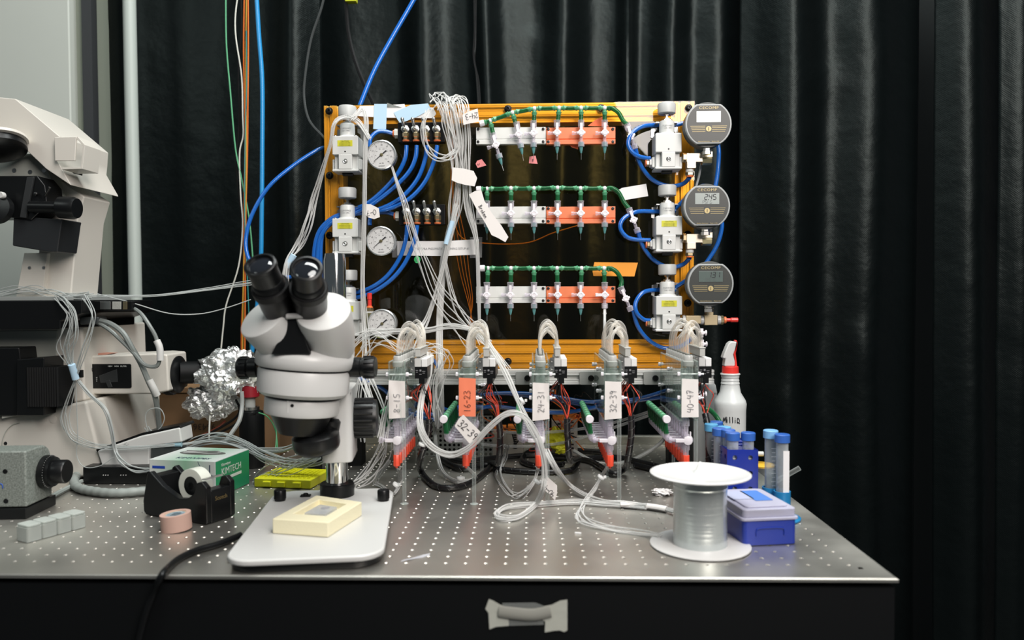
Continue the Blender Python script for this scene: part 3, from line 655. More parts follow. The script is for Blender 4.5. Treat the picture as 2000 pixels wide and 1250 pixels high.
RL = [(0, 0, CAPB, 'dark blue capped conical tube in the rack, closest to the white spool'), (1, 0, CAPB, 'dark blue capped conical tube at the outer front corner of the rack'),
      (0, 1, CAPB, 'dark blue capped conical tube in the second row of the rack'), (0, 2, CAPL, 'sky blue capped tube amid dark blue caps in the middle of the rack'),
      (0, 4, CAPB, 'dark blue capped conical tube at the back of the rack'), (-.62, 3, CAPL, 'sky blue capped tube beside the sleeved black cable'), (-.5, 1.4, CAPB, 'dark blue capped tube half hidden between two others in the rack')]
for i, j, cm, lb in RL:
    conical(lb, (rk.location.x+rx0+Wk*(i+.5)/2, .235+D*(j+.5)/5, .0035 if i >= 0 else .004), cm, None)
# beaker with a glass rod
bk = ay(1487, 900, .335); bk = Vector((bk.x, .335, 0))
be = thing('beaker', 'small glass beaker half hidden between the blue rack and the round stand', 'beaker', bk)
mb = MB(); mb.lathe((0, 0, .0004), (0, 0, 1), [(.0001, 0), (.020, 0), (.0205, .002), (.0205, .050), (.0215, .052), (.0195, .050), (.0195, .002), (.0001, .0015)], 32); part(be, 'glass', mb, ACRE)
mb = MB(); mb.lathe((0, 0, .052), (0, 0, 1), [(.0212, 0), (.0216, .001), (.0216, .003), (.0205, .0035)], 32); part(be, 'rim_band', mb, mat('amber_band', (.75, .45, .04), .4))
mb = MB(); a = ay(1562, 914, .31); mb.cyl(bk+Vector((-.01, 0, .006)), a, .0042, n=16); solo('glass_rod', mb, ACRE, 'glass rod sticking out past the table edge behind the blue capped tubes', 'rod')
mb = MB(); mb.cyl(bk+Vector((-.03, .01, ay(1480, 887, .34).z)), bk+Vector((.006, .01, ay(1480, 887, .34).z-.0005)), .0042); solo('grey_rod', mb, GREYP, 'short grey rod lying level behind the blue rack', 'rod')

# spray bottle and wash bottle
sb = thing('spray_bottle', 'translucent spray bottle with red collar and white trigger head, marked in black pen', 'bottle', (ay(1426, 800, .475).x, .475, 0))
k = (.475+.9645)/F_PX
def zz(v, Y=.475): return ay(1426, v, Y).z
def lz_(rows): return [(r*k, zz(v)) for r, v in rows]
mb = MB(); mb.lathe((0, 0, 0), (0, 0, 1), [(.024, .0005), (.0285, .003)]+lz_([(29.5, 860), (30, 800), (31, 788), (29, 781), (20, 766), (18, 755), (17.2, 750), (18, 749), (16.6, 744), (17.4, 743), (16, 738), (17, 737), (17, 733), (19, 731), (18.5, 729), (14, 728)]), 40)
part(sb, 'bottle_body', mb, mat('milky_plastic', (.74, .77, .76), .35, trans=.15, sub=.1))
mb = MB(); mb.lathe((0, 0, 0), (0, 0, 1), lz_([(14, 729), (16, 728), (15.5, 716), (14, 715)]), 32); part(sb, 'collar', mb, RED)
o = Vector((0, 0, 0))
def loc(u, v, Y=.475): q = ay(u, v, Y); return q-Vector(sb.location)
def ploc(pxs, d, mb=None):
    q = [loc(u, v) for u, v in pxs]; mb = MB(); mb.prism([(p.x, p.z) for p in q], (0, -d/2, 0), (1, 0, 0), (0, 0, 1), (0, d, 0)); return mb
part(sb, 'trigger_head', ploc([(1412, 715), (1414, 700), (1409, 699), (1412, 690), (1420, 671), (1426, 666), (1437, 667), (1434, 680), (1430, 692), (1433, 705), (1433, 715)], .020), WHITE, b=.003)
part(sb, 'trigger', ploc([(1433, 664), (1438, 664), (1440, 670), (1436, 690), (1439, 714), (1439, 728), (1434, 728), (1433, 700), (1431, 690), (1437, 670)], .010), RED, b=.002)
rr_ = 30.5*k
mb = handwriting('MilliQ', .0125, (0, 0, 0), (1, 0, 0), (0, 0, 1), .0008, .62)
w_ = max(p[0] for p in mb.v); zc = zz(822); vv = []
for x, y, z in mb.v:
    a = (x-w_/2-.001)/rr_-.12; vv.append((rr_*math.sin(a)*(1+y*0)+y*0, -rr_*math.cos(a)+y, z+zc))
mb.v = vv; part(sb, 'handwriting', mb, INK, label='black pen letters')
wb = thing('wash_bottle', 'translucent bottle with a blue cap behind the spray bottle', 'bottle', (ay(1376, 800, .565).x, .565, 0))
k2 = (.565+.9645)/F_PX
mb = MB(); mb.lathe((0, 0, 0), (0, 0, 1), [(.018, .0005), (.0235, .003)]+[(r*k2, ay(1376, v, .565).z) for r, v in [(23.5, 860), (23.5, 765), (21, 752), (14, 742), (10.5, 738), (12, 735), (10, 731)]], 36); part(wb, 'bottle_body', mb, MATS['milky_plastic'])
mb = MB(); mb.lathe((0, 0, 0), (0, 0, 1), [(r*k2, ay(1376, v, .565).z) for r, v in [(11.5, 731), (12, 730), (12, 711), (11, 709)]], 28); part(wb, 'cap', mb, mat('cap_deep_blue', (.01, .10, .36), .4))
text(wb, 'printed_text', 'com', .008, INK, (.012, -.0215, ay(1376, 766, .565).z))

# crumpled tissue, slips and crumbs on the table
def crumple(name, c, r, sc, m, label, cat, seed, amp=.5, sub=4, fr=3.0):
    bm = bmesh.new(); bmesh.ops.create_icosphere(bm, subdivisions=sub, radius=1)
    for v in bm.verts:
        d = v.co.normalized(); n1 = noise.noise(d*fr+Vector((seed, 0, 0))); n2 = abs(noise.noise(d*fr*2.7+Vector((0, seed, 0))))
        v.co = d*(1+amp*n1-.5*amp*n2)
    mb = MB(); mb.add([Vector((v.co.x*r*sc[0], v.co.y*r*sc[1], v.co.z*r*sc[2]))+Vector(c) for v in bm.verts], [tuple(v.index for v in f.verts) for f in bm.faces]); bm.free()
    return mb
c = az(1293, 968); solo('crumpled_tissue', crumple('t', (c.x, c.y, .006), .012, (1.4, .8, .5), None, '', '', 4), PAPER, 'crumpled scrap of white tissue on the table beside the white spool', 'tissue', flat=True)
a, b = az(782, 1098), az(838, 1086); mb = MB(); mb.quadsheet([a+Vector((0, 0, .0004)), b+Vector((0, 0, .0004)), b+Vector((.001, .006, .0016)), a+Vector((.002, .004, .001))], .0002, 4, .001); solo('plastic_slip', mb, mat('grey_slip', (.42, .42, .45), .4), 'thin grey plastic slip lying flat at the front edge beside the microscope base', 'slip')
c = az(1129, 1043); mb = MB(); mb.box((c.x, c.y, .0013), (.009, .0028, .002), Matrix.Rotation(-.25, 3, 'Z')); solo('tube_scrap', mb, PAPER, 'tiny white scrap of tubing alone on the bare steel table', 'scrap')

# ------------------------------------------------------------------ front left of the table: tape, dispenser, wipes, pill box
c = az(332, 1043); c.y += .021
tr_ = thing('tape_roll', 'dusty pink roll of paper tape lying flat on the table', 'tape roll', (c.x, c.y, .0003), (.03, -.06, 0))
mb = MB(); mb.ring((0, 0, .0008), (0, 0, 1), .0213, .0150, .0235, 48); part(tr_, 'tape', mb, mat('dusty_pink', (.60, .39, .32), .7))
mb = MB(); mb.ring((0, 0, .0009), (0, 0, 1), .0150, .0135, .0225, 40); part(tr_, 'cardboard_core', mb, mat('core_card', (.55, .45, .33), .8))
mb = MB(); mb.ring((0, 0, .0225), (0, 0, 1), .0134, .0085, .0004, 40); part(tr_, 'core_label', mb, mat('core_label', (.45, .55, .58), .5, vary=(220, (.10, .18, .25))))

A, B = az(283, 1006), az(402, 1026); ew = (B-A).normalized(); Ld = (B-A).length+.002; Wd = .057
td = thing('tape_dispenser', 'black desk tape dispenser holding a roll of clear tape, before the green and white box', 'tape dispenser', (A.x, A.y, 0), (0, 0, math.atan2(ew.y, ew.x)))
zt = lambda v, u=340: (ay(u, v, .2)-Vector((0, 0, 0))).z
S = [(.002, .0005), (Ld-.002, .0005), (Ld, .004), (Ld, .056), (Ld-.010, .064), (Ld-.020, .062), (Ld-.026, .045), (Ld-.040, .036), (Ld*.56, .034), (Ld*.30, .050), (.012, .070), (.006, .066), (-.004, .022), (-.003, .006)]
mb = MB(); mb.prism(S, (0, 0, 0), (1, 0, 0), (0, 0, 1), (0, .010, 0)); mb.prism(S, (0, Wd-.010, 0), (1, 0, 0), (0, 0, 1), (0, .010, 0))
mb.prism([(.002, .0005), (Ld, .0005), (Ld, .05), (Ld-.02, .05), (Ld-.03, .014), (.03, .014), (.022, .062), (.006, .064)], (0, .009, 0), (1, 0, 0), (0, 0, 1), (0, Wd-.018, 0))
part(td, 'dispenser_body', mb, BLACK, b=.002)
mb = MB(); mb.prism([(0, 0), (.010, .001), (.008, .003), (0, .002)], (Ld-.022, .012, .0635), (1, 0, 0), (0, 0, 1), (0, Wd-.024, 0)); part(td, 'cutter', mb, STEEL)
text(td, 'brand_print', 'Scotch', .009, mat('dim_gold', (.18, .13, .05), .5), (Ld+.0003, Wd*.5, .036), (PI/2, 0, PI/2))
rc = (Ld*.60, Wd/2, .050)
tp2 = thing('clear_tape_roll', 'roll of frosty clear tape mounted in the black dispenser', 'tape roll', td.matrix_basis @ Vector((0, 0, 0)), (0, 0, math.atan2(ew.y, ew.x)))
tp2.location = Vector((A.x, A.y, 0))+Matrix.Rotation(math.atan2(ew.y, ew.x), 3, 'Z') @ Vector(rc)
mb = MB(); mb.ring((0, -.0095, 0), (0, 1, 0), .0262, .0145, .019, 48); part(tp2, 'tape', mb, mat('frosty_tape', (.72, .74, .66), .3, sub=.3))
mb = MB(); mb.ring((0, -.0097, 0), (0, 1, 0), .0145, .006, .0194, 40); part(tp2, 'hub', mb, BLACK)

kA, kB = az(421, 975), az(482, 947); ed = (kB-kA); Dk = ed.length; ed.normalize(); ex = Vector((-ed.y, ed.x, 0)); Wk_ = .118; Hk = .064
kb = thing('wipes_box', 'green and white box of lab wipes with torn oval opening, behind the tape dispenser', 'wipes box', (kA.x, kA.y, 0), (0, 0, math.atan2(ed.y, ed.x)))
# local x runs along the green end, local y to the left
Dk = .110; Wk_ = .124
GRN = mat('box_green', (.015, .30, .13), .45)
m = mat('box_print', (.62, .66, .62), .45); nt = m.node_tree; N = nt.nodes; L = nt.links
tc = N.new('ShaderNodeTexCoord'); sx = N.new('ShaderNodeSeparateXYZ'); L.new(tc.outputs['Object'], sx.inputs[0]); rp = N.new('ShaderNodeValToRGB')
mr = N.new('ShaderNodeMapRange'); mr.inputs['From Min'].default_value = .0; mr.inputs['From Max'].default_value = .124; L.new(sx.outputs[1], mr.inputs['Value']); L.new(mr.outputs[0], rp.inputs[0])
e = rp.color_ramp.elements; e[0].position = .0; e[0].color = (.66, .68, .66, 1); e[1].position = 1; e[1].color = (.66, .68, .66, 1); k_ = e.new(.45); k_.color = (.26, .46, .32, 1)
L.new(rp.outputs[0], N['Principled BSDF'].inputs['Base Color'])
mb = MB(); mb.bb((0, 0, .0003), (Dk, Wk_, Hk)); part(kb, 'carton', mb, m, b=.0008, label='pale green and white carton')
mb = MB(); mb.bb((.0015, -.0005, .0015), (Dk-.001, -.0001, Hk-.0015)); part(kb, 'green_panel', mb, GRN)
WT = mat('print_white', (.82, .84, .80), .6)
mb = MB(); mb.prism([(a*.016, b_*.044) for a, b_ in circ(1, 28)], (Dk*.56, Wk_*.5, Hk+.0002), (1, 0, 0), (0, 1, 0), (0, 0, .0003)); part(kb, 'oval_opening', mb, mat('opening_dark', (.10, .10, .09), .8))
sheet = MB()
for i_ in range(3): sheet.quadsheet([(Dk*.50+i_*.004, Wk_*.2, Hk+.0005), (Dk*.50+i_*.004, Wk_*.8, Hk+.0005), (Dk*.52+i_*.004, Wk_*.74, Hk+.004), (Dk*.52+i_*.004, Wk_*.26, Hk+.004)], .0002, 10, .004, i_)
part(kb, 'wipe', sheet, mat('wipe_grey', (.38, .38, .37), .8))
text(kb, 'brand_print', 'KIMTECH', .0165, WT, (.050, -.0007, .041), (PI/2, 0, 0), sx=.92)
text(kb, 'small_print', 'Kimwipes', .0075, WT, (.033, -.0007, .0535), (PI/2, 0, 0)); mb = MB(); mb.bb((.018, -.0009, .026), (.082, -.0006, .031)); part(kb, 'white_bar', mb, WT)
text(kb, 'small_print', 'Science Brand\nDelicate Task\nWipers', .0052, WT, (.034, -.0007, .0165), (PI/2, 0, 0))
text(kb, 'top_print', 'KIMWIPES', .016, mat('print_dark', (.03, .05, .09), .6), (.018, Wk_*.42, Hk+.0003), (0, 0, -PI/2), sx=.9)
text(kb, 'ply_print', '1', .020, MATS['print_dark'], (-.0003, .010, Hk-.014), (PI/2, 0, -PI/2))
mb = MB(); mb.bb((-.0004, Wk_-.03, Hk-.0155), (-.0001, Wk_-.006, Hk-.011)); part(kb, 'blue_bar', mb, mat('print_blue', (.01, .05, .35), .5))
mb = MB(); mb.tube([(-.0002, .032, Hk-.001), (-.0002, .027, Hk-.010), (-.0002, .018, Hk-.014), (-.0002, .012, Hk-.022), (-.0002, .001, Hk-.025)], .0004, 6); part(kb, 'curl_print', mb, MATS['print_dark'])

A, B, C_ = az(54, 1062), az(170, 1030), az(27, 1054); ew = (B-A).normalized(); Lp = (B-A).length/4
pb = thing('pill_organiser', 'frosted strip of four small lidded boxes at the table front', 'pill box', (A.x, A.y, 0), (0, 0, math.atan2(ew.y, ew.x)))
FR = clear('frost_white', (.85, .87, .85), (.62, .66, .62), .50, .88, .3)
for i in range(4):
    mb = MB(); mb.prism(rrect(Lp-.0006, .027, .003), (Lp*(i+.5), .0145, .0003), (1, 0, 0), (0, 1, 0), (0, 0, .0205)); cp = part(pb, 'compartment', mb, FR, b=.001)
    mb = MB(); mb.prism(rrect(Lp-.0012, .028, .004), (Lp*(i+.5), .0145, .021), (1, 0, 0), (0, 1, 0), (0, 0, .0035)); part(cp, 'lid', mb, FR, b=.0012)
for o_ in pb.children: pass

# ------------------------------------------------------------------ on the amber board: regulators
def at0(u, v, Y=BY): q = ay(u, v, Y); return Vector((q.x, BY, q.z))
REGM = mat('regulator_grey', (.66, .67, .65), .38)
KNOB = mat('knob_grey', (.48, .49, .48), .45)
def regulator(label, loc, group=None, yellow=True):
    """local: x along the board, -y toward the room, z up; origin behind the body's middle on the acrylic"""
    t = thing('pressure_regulator', label, 'pressure regulator', loc, (0, 0, 0), group)
    mb = MB(); W_, D_ = .050, .046
    mb.bb((-W_/2, -.050, -.002), (W_/2, -.004, .034)); mb.bb((-.013, -.0505, -.030), (.013, -.004, -.001)); mb.bb((-W_/2+.002, -.040, -.030), (W_/2-.002, -.004, -.001))
    mb.bb((-W_/2-.0005, -.050, -.034), (W_/2+.0005, -.006, -.0295)); mb.bb((-W_/2-.004, -.034, -.028), (W_/2+.004, -.014, -.008))
    part(t, 'body', mb, REGM, b=.0016)
    mb = MB(); mb.cyl((-.010, -.028, -.034), (.010, -.028, -.034), .006); part(t, 'drain_plug', mb, BLACK)
    mb = MB(); c = (0, -.028, .034); mb.lathe(c, (0, 0, 1), [(.019, 0), (.0175, .002), (.0145, .004), (.0145, .024), (.0135, .027), (.008, .029)], 32); part(t, 'bonnet', mb, REGM)
    mb = MB(); mb.lathe((0, -.028, .062), (0, 0, 1), [(.012, -.001), (.012, .0015), (.0075, .002), (.0075, .0045), (.003, .005), (.003, .010), (.0055, .010), (.0055, .013), (.003, .0135)], 6); mb.cyl((0, -.028, .06), (0, -.028, .08), .0026); part(t, 'locknut', mb, STEEL, angle=20)
    mb = MB(); n = 40; pr = [(.0145, .0745), (.0172, .076), (.0176, .093), (.0160, .0955), (.010, .0957)]
    mb.lathe((0, -.028, 0), (0, 0, 1), pr, n); part(t, 'knob', mb, KNOB)
    for s in (-1, 1):
        mb = MB(); mb.prism([(s*.014, .058), (s*.026, .056), (s*.027, .036), (s*.021, .034), (s*.020, .046), (s*.014, .050)], (0, -.004, 0), (1, 0, 0), (0, 0, 1), (0, .002, 0)); mb.bb((s*.018-.003, -.030, .058), (s*.018+.003, -.003, .060)); part(t, 'mounting_bracket', mb, STEEL)
    for x, y in ((-.020, -.045), (.020, -.045)):
        mb = MB(); mb.lathe((x, y, .034), (0, 0, 1), [(.003, 0), (.003, .0015), (.0015, .002)], 12); part(t, 'screw', mb, STEEL)
    mb = MB(); mb.lathe((0, -.0505, -.0145), (0, -1, 0), [(.0048, 0), (.0048, .0006), (.0038, .0008), (.0026, .0002), (.001, .0012)], 20); part(t, 'gauge_port_plug', mb, STEEL)
    mb = MB(); mb.lathe((0, -.0501, .004), (0, -1, 0), [(.0016, 0), (.0014, .0003)], 12); part(t, 'bleed_hole', mb, BLACK)
    if yellow:
        mb = MB(); mb.bb((-.0145, -.0504, .014), (.0145, -.0501, .0255)); lb = part(t, 'caution_label', mb, YLABEL)
        text(lb, 'label_print', 'CAUTION', .0036, mat('label_ink', (.10, .10, .02), .6), (0, -.0505, .0236)); 
        for i in range(3): text(lb, 'label_print', '- precision air 0.2 MPa -', .0024, MATS['label_ink'], (0, -.0505, .0205-i*.0026))
    text(t, 'printed_text', 'IR2010-N02', .0042, GREYINK, (0, -.0428, .050)); text(t, 'printed_text', 'MAX 1.0MPa', .003, GREYINK, (0, -.0428, .0455))
    return t
def bodyc(u, v):   # the regulator's origin from its face centre in the photo
    q = ay(u, v, BY-.050); return Vector((q.x, BY, q.z))
R1 = regulator('grey pressure regulator at the top corner above the first dial gauge, knob before the frame', bodyc(674, 300))
R2 = regulator('grey pressure regulator beside the middle dial gauge, blue tubes passing behind it', bodyc(674, 461))
R3 = regulator('grey pressure regulator half hidden behind the chrome microscope pillar', bodyc(676, 623))
R4 = regulator('grey pressure regulator feeding the blank-screened digital gauge', bodyc(1306, 295), yellow=False)
R5 = regulator('grey pressure regulator feeding the digital gauge that reads 2.45', bodyc(1307, 457))
R6 = regulator('grey pressure regulator feeding the lowest digital gauge, above the last valve unit', bodyc(1307, 613))
PRES = [R1, R2, R3, R4, R5, R6]

# dial gauges
def dial(label, u, v):
    Yg = BY-.050; q = ay(u, v, Yg); t = thing('dial_gauge', label, 'gauge', (q.x, Yg, q.z))
    mb = MB(); mb.lathe((0, .022, 0), (0, -1, 0), [(.010, 0), (.0265, .002), (.0265, .022), (.0283, .023), (.0283, .027), (.0262, .0285), (.0256, .0262), (.0256, .0242)], 48); part(t, 'case', mb, mat('gauge_case', (.62, .64, .64), .22, .7))
    mb = MB(); mb.lathe((0, -.0035, 0), (0, -1, 0), [(.0256, 0), (.0256, .0004)], 48); f = part(t, 'dial_face', mb, mat('dial_white', (.80, .80, .79), .5))
    mb = MB()
    for i in range(41):
        a = math.radians(225-270*i/40); r0 = .0215 if i % 5 == 0 else .0228
        ca, sa = math.cos(a), math.sin(a); c = Vector((ca*(r0+.0245)/2, -.0040, sa*(r0+.0245)/2))
        mb.box(c, (.0245-r0, .0002, .0003 if i % 5 else .0006), Matrix.Rotation(-a, 3, 'Y'))
    for i in range(29):
        a = math.radians(225-270*i/28); ca, sa = math.cos(a), math.sin(a); mb.box((ca*.0145, -.0040, sa*.0145), (.0012, .0002, .00025), Matrix.Rotation(-a, 3, 'Y'))
    part(f, 'scale', mb, INK)
    for i in range(9):
        a = math.radians(225-270*i/8); text(f, 'numeral', str(i*5 if i else 0), .0036, INK, (math.cos(a)*.0187, -.0041, math.sin(a)*.0187))
    for i in range(8):
        a = math.radians(225-270*i/7); text(f, 'numeral', str(i*50), .0026, GREYINK, (math.cos(a)*.0115, -.0041, math.sin(a)*.0115))
    text(f, 'numeral', 'psi  kPa', .0028, INK, (0, -.0041, -.016)); text(f, 'numeral', 'ASHCROFT', .0024, INK, (0, -.0041, -.0215))
    a = math.radians(40); d = Vector((math.cos(a), 0, math.sin(a))); s = Vector((-d.z, 0, d.x)); mb = MB(); o = Vector((0, -.0048, 0))
    p = [(-.0195, -.0002), (-.0195, .0002), (0, .0009), (.011, .0013), (.0125, .0004), (.0125, -.0004), (.011, -.0013), (0, -.0009)]
    mb.prism(p, o, d, s, (0, -.0004, 0)); part(t, 'needle', mb, INK)
    mb = MB(); mb.lathe((0, -.0040, 0), (0, -1, 0), [(.0030, 0), (.0030, .0018), (.0014, .0020)], 20); part(t, 'hub', mb, mat('hub_brass', (.25, .22, .12), .4, .8))
    mb = MB(); mb.lathe((0, -.0056, 0), (0, -1, 0), [(.0256, 0), (.0256, .0006)], 48); part(t, 'window', mb, pane('gauge_window', (.97, .97, .97), .02))
    mb = MB(); mb.cyl((0, .022, 0), (0, BY-Yg-.001, 0), .007); mb.cyl((-.036, .034, 0), (0, .034, 0), .0045); part(t, 'stem', mb, BRASS)
    return t
dial('white dial gauge beside the top regulator, below the pale blue tape', 746, 303)
dial('white dial gauge at the start of the long paper strip', 745, 471)
dial('white dial gauge partly veiled by thin clear tubes, below the red plug', 747, 632)
# red plug on its brass elbow over the last dial gauge
q = ay(722, 600, BY-.035); pg = thing('plug_fitting', 'red plug in a brass and grey fitting above the veiled dial gauge', 'fitting', q)
mb = MB(); mb.box((0, 0, -.026), (.020, .018, .030)); part(pg, 'elbow_body', mb, mat('dull_brass', (.20, .19, .10), .5, .8), b=.001)
mb = MB(); mb.lathe((0, 0, -.011), (0, 0, 1), [(.0085, 0), (.0085, .003)], 6); part(pg, 'white_washer', mb, WHITE)
mb = MB(); mb.lathe((0, 0, -.008), (0, 0, 1), [(.0075, 0), (.0075, .006), (.006, .007)], 6); part(pg, 'brass_nut', mb, BRASS, angle=20)
mb = MB(); mb.lathe((0, 0, -.001), (0, 0, 1), [(.0065, 0), (.0065, .002), (.0045, .0025), (.0045, .004)], 16); part(pg, 'release_ring', mb, ORING)
mb = MB(); mb.lathe((0, 0, .003), (0, 0, 1), [(.004, 0), (.004, .012), (.0048, .013), (.0048, .024), (.003, .025)], 16); part(pg, 'plug', mb, RED)

# digital gauges
SEGS = {'0': 'abcdef', '1': 'bc', '2': 'abged', '3': 'abgcd', '4': 'fgbc', '5': 'afgcd', '7': 'abc', 'P': 'abefg', 'S': 'afgcd', 'I': 'ef', 'G': 'afedc', '.': '', ' ': ''}
def digits(s, h, o, th=None):
    mb = MB(); w = h*.52; th = th or h*.13; x = 0
    for ch in s:
        if ch == '.': mb.box((o[0]+x-th*.8, o[1], o[2]-h/2), (th, .0001, th)); continue
        P = {'a': ((w/2, h/2), 0), 'b': ((w, h/4), 1), 'c': ((w, -h/4), 1), 'd': ((w/2, -h/2), 0), 'e': ((0, -h/4), 1), 'f': ((0, h/4), 1), 'g': ((w/2, 0), 0)}
        for sg in SEGS.get(ch, ''):
            (px_, pz), vert = P[sg]; mb.box((o[0]+x+px_+(pz*.12), o[1], o[2]+pz), (th, .0001, h*.42) if vert else (w*.82, .0001, th))
        x += w*1.55
    return mb
GOLD = mat('gold_print', (.50, .40, .20), .45, .3)
def digital(label, u, v, reading, unit, scr):
    Yg = BY-.078; q = ay(u, v, Yg); t = thing('digital_gauge', label, 'gauge', (q.x, Yg, q.z)); r = .0432
    def outline(r, f=.855, n=14):
        out = []; a0 = math.asin(f)
        for i in range(n+1): a = -a0+2*a0*i/n; out.append((r*math.cos(a), r*math.sin(a)))
        for i in range(n+1): a = PI-a0+2*a0*i/n; out.append((r*math.cos(a), r*math.sin(a)))
        return out
    fm = mat('gauge_face_lit' if False else 'gauge_face', (.034, .038, .034), .40)
    mb = MB(); mb.prism(outline(r), (0, 0, 0), (1, 0, 0), (0, 0, 1), (0, .008, 0)); part(t, 'bezel', mb, mat('bezel_grey', (.36, .38, .38), .35), b=.0016)
    mb = MB(); mb.prism(circ(r*.98, 48), (0, .0082, 0), (1, 0, 0), (0, 0, 1), (0, .026, 0)); part(t, 'case', mb, mat('case_grey', (.09, .095, .09), .45), b=.001)
    mb = MB(); mb.prism(outline(r*.925), (0, -.0004, 0), (1, 0, 0), (0, 0, 1), (0, .0003, 0)); f = part(t, 'face_plate', mb, fm)
    mb = MB(); mb.bb((-.0225, -.0010, .0030), (.0225, -.0004, .0235)); part(f, 'screen', mb, scr, b=.0003, label='white blank screen' if not reading else 'grey liquid crystal screen')
    if reading:
        part(f, 'reading', digits(reading, .0098, (-.0045, -.0012, .0165)), INK)
        part(f, 'reading', digits(unit, .0058, (-.0085, -.0012, .0070), .0005), mat('dim_segment', (.09, .10, .10), .5))
    text(f, 'brand_print', 'CECOMP', .0072, GOLD, (0, -.0006, .0295), sx=1.15, sp=1.15)
    mb = MB()
    for i in range(4): mb.bb((-.034+i*.0012, -.0007, -.0045-i*.0033), (-.0062, -.0004, -.0038-i*.0033)); mb.bb((.0062, -.0007, -.0045-i*.0033), (.034-i*.0012, -.0004, -.0038-i*.0033))
    part(f, 'gold_lines', mb, GOLD)
    mb = MB(); mb.lathe((0, -.0004, -.0092), (0, -1, 0), [(.0052, 0), (.0050, .0006)], 28); k = part(f, 'power_button', mb, GOLD)
    mb = MB(); mb.bb((-.0007, -.0013, -.0122), (.0007, -.0010, -.0062)); part(k, 'mark', mb, mat('button_mark', (.15, .12, .05), .5)) if False else part(f, 'button_mark', mb, mat('button_mark', (.15, .12, .05), .5))
    text(f, 'small_print', 'Absolute Electronics     Made in USA', .0026, GOLD, (0, -.0006, -.0325))
    mb = MB(); mb.lathe((.001, .018, -.0405), (0, 0, -1), [(.007, -.004), (.007, .006), (.0085, .007), (.0085, .013)], 6); part(t, 'stem', mb, STEEL, angle=20)
    return t
LCD = mat('lcd_grey', (.32, .36, .34), .25); LCDD = mat('lcd_dark', (.11, .14, .13), .2)
digital('round digital gauge with a blank white screen, topmost of three', 1384, 242, None, None, mat('lcd_glare', (.92, .93, .92), .25, emit=(1, 1, 1), es=.12))  # white colour and faint glow put reflected light into this screen
digital('round digital gauge reading 2.45 between its two look-alikes', 1381, 402, '2.45', 'PSIG', LCD)
digital('round digital gauge reading 1.31, lowest of three beside the board', 1388, 554, '1.31', 'PSIG', LCDD)

# brass fittings between regulators and digital gauges
def fit(label, parts, mtl, mx=None):
    q0 = ay(parts[0][1][0], parts[0][1][1], BY-.045); t = thing('brass_fitting', label, 'fitting', q0)
    return t
def fbox(t, u0, v0, u1, v1, m, nm, dpt=.017, Y=BY-.036):
    a, b = ay(u0, v1, Y), ay(u1, v0, Y); mb = MB(); mb.bb((a.x, Y-dpt/2, a.z), (b.x, Y+dpt/2, b.z)); return part(t, nm, mb, m, b=.0012, world=True)
def fnut(t, u0, u1, v, r, m, nm, Y=BY-.036, vert=False, n=6):
    mb = MB()
    if vert: a, b = ay(v, u0, Y), ay(v, u1, Y)
    else: a, b = ay(u0, v, Y), ay(u1, v, Y)
    mb.lathe(a, b-a, [(r*.93, 0), (r, .0008), (r, (b-a).length-.0008), (r*.93, (b-a).length)], n); return part(t, nm, mb, m, angle=20, world=True)
for i, (dy, m1, lb) in enumerate(((0, NICKEL, 'pale brass tee and elbow under the blank digital gauge'), (157, NICKEL, 'pale brass tee and elbow under the digital gauge reading 2.45'))):
    o = thing('brass_fitting', lb, 'fitting', ay(1355, 312+dy, BY-.036)); y0 = dy
    fnut(o, 1333, 1340, 308+y0, .009, BRASS, 'nut'); fbox(o, 1339, 300+y0, 1372, 318+y0, m1, 'tee_body'); fbox(o, 1340, 316+y0, 1358, 330+y0, m1, 'tee_leg')
    fbox(o, 1370, 297+y0, 1390, 309+y0, m1, 'elbow_body', .02); fnut(o, 1370, 1389, 312+y0, .0105, mat('yellow_brass', (.55, .50, .30), .35, .9), 'elbow_nut', n=8)  # elbow nut in a slightly yellower brass
    fnut(o, 331+y0, 337+y0, 1347, .0075, WHITE, 'collar', vert=True, n=16); fnut(o, 337+y0, 343+y0, 1347, .0085, BRASS, 'leg_nut', vert=True); fnut(o, 343+y0, 346+y0, 1347, .007, ORING, 'release_ring', vert=True, n=16)
    fnut(o, 288+y0, 298+y0, 1382, .0075, WHITE, 'thread_tape', vert=True, n=16)
o = thing('brass_fitting', 'dull brass double tee with a red plug under the lowest digital gauge', 'fitting', ay(1365, 626, BY-.036))
fbox(o, 1338, 616, 1368, 632, OBRASS, 'tee_body'); fbox(o, 1343, 631, 1356, 644, OBRASS, 'tee_leg'); fnut(o, 1333, 1339, 624, .008, WHITE, 'thread_tape', n=16); fnut(o, 1367, 1374, 625, .0085, WHITE, 'thread_tape', n=16)
fbox(o, 1374, 615, 1400, 635, OBRASS, 'second_tee'); fbox(o, 1378, 600, 1392, 616, OBRASS, 'tee_riser'); fnut(o, 596, 602, 1384, .0085, WHITE, 'thread_tape', vert=True, n=16)
fnut(o, 1400, 1407, 625, .0085, WHITE, 'thread_tape', n=16); fnut(o, 1407, 1413, 625, .0085, BRASS, 'end_nut'); fnut(o, 1413, 1418, 625, .0065, ORING, 'release_ring', n=16)
fnut(o, 1418, 1428, 625, .0035, RED, 'plug', n=12); fnut(o, 1427, 1441, 625, .0045, RED, 'plug', n=12)
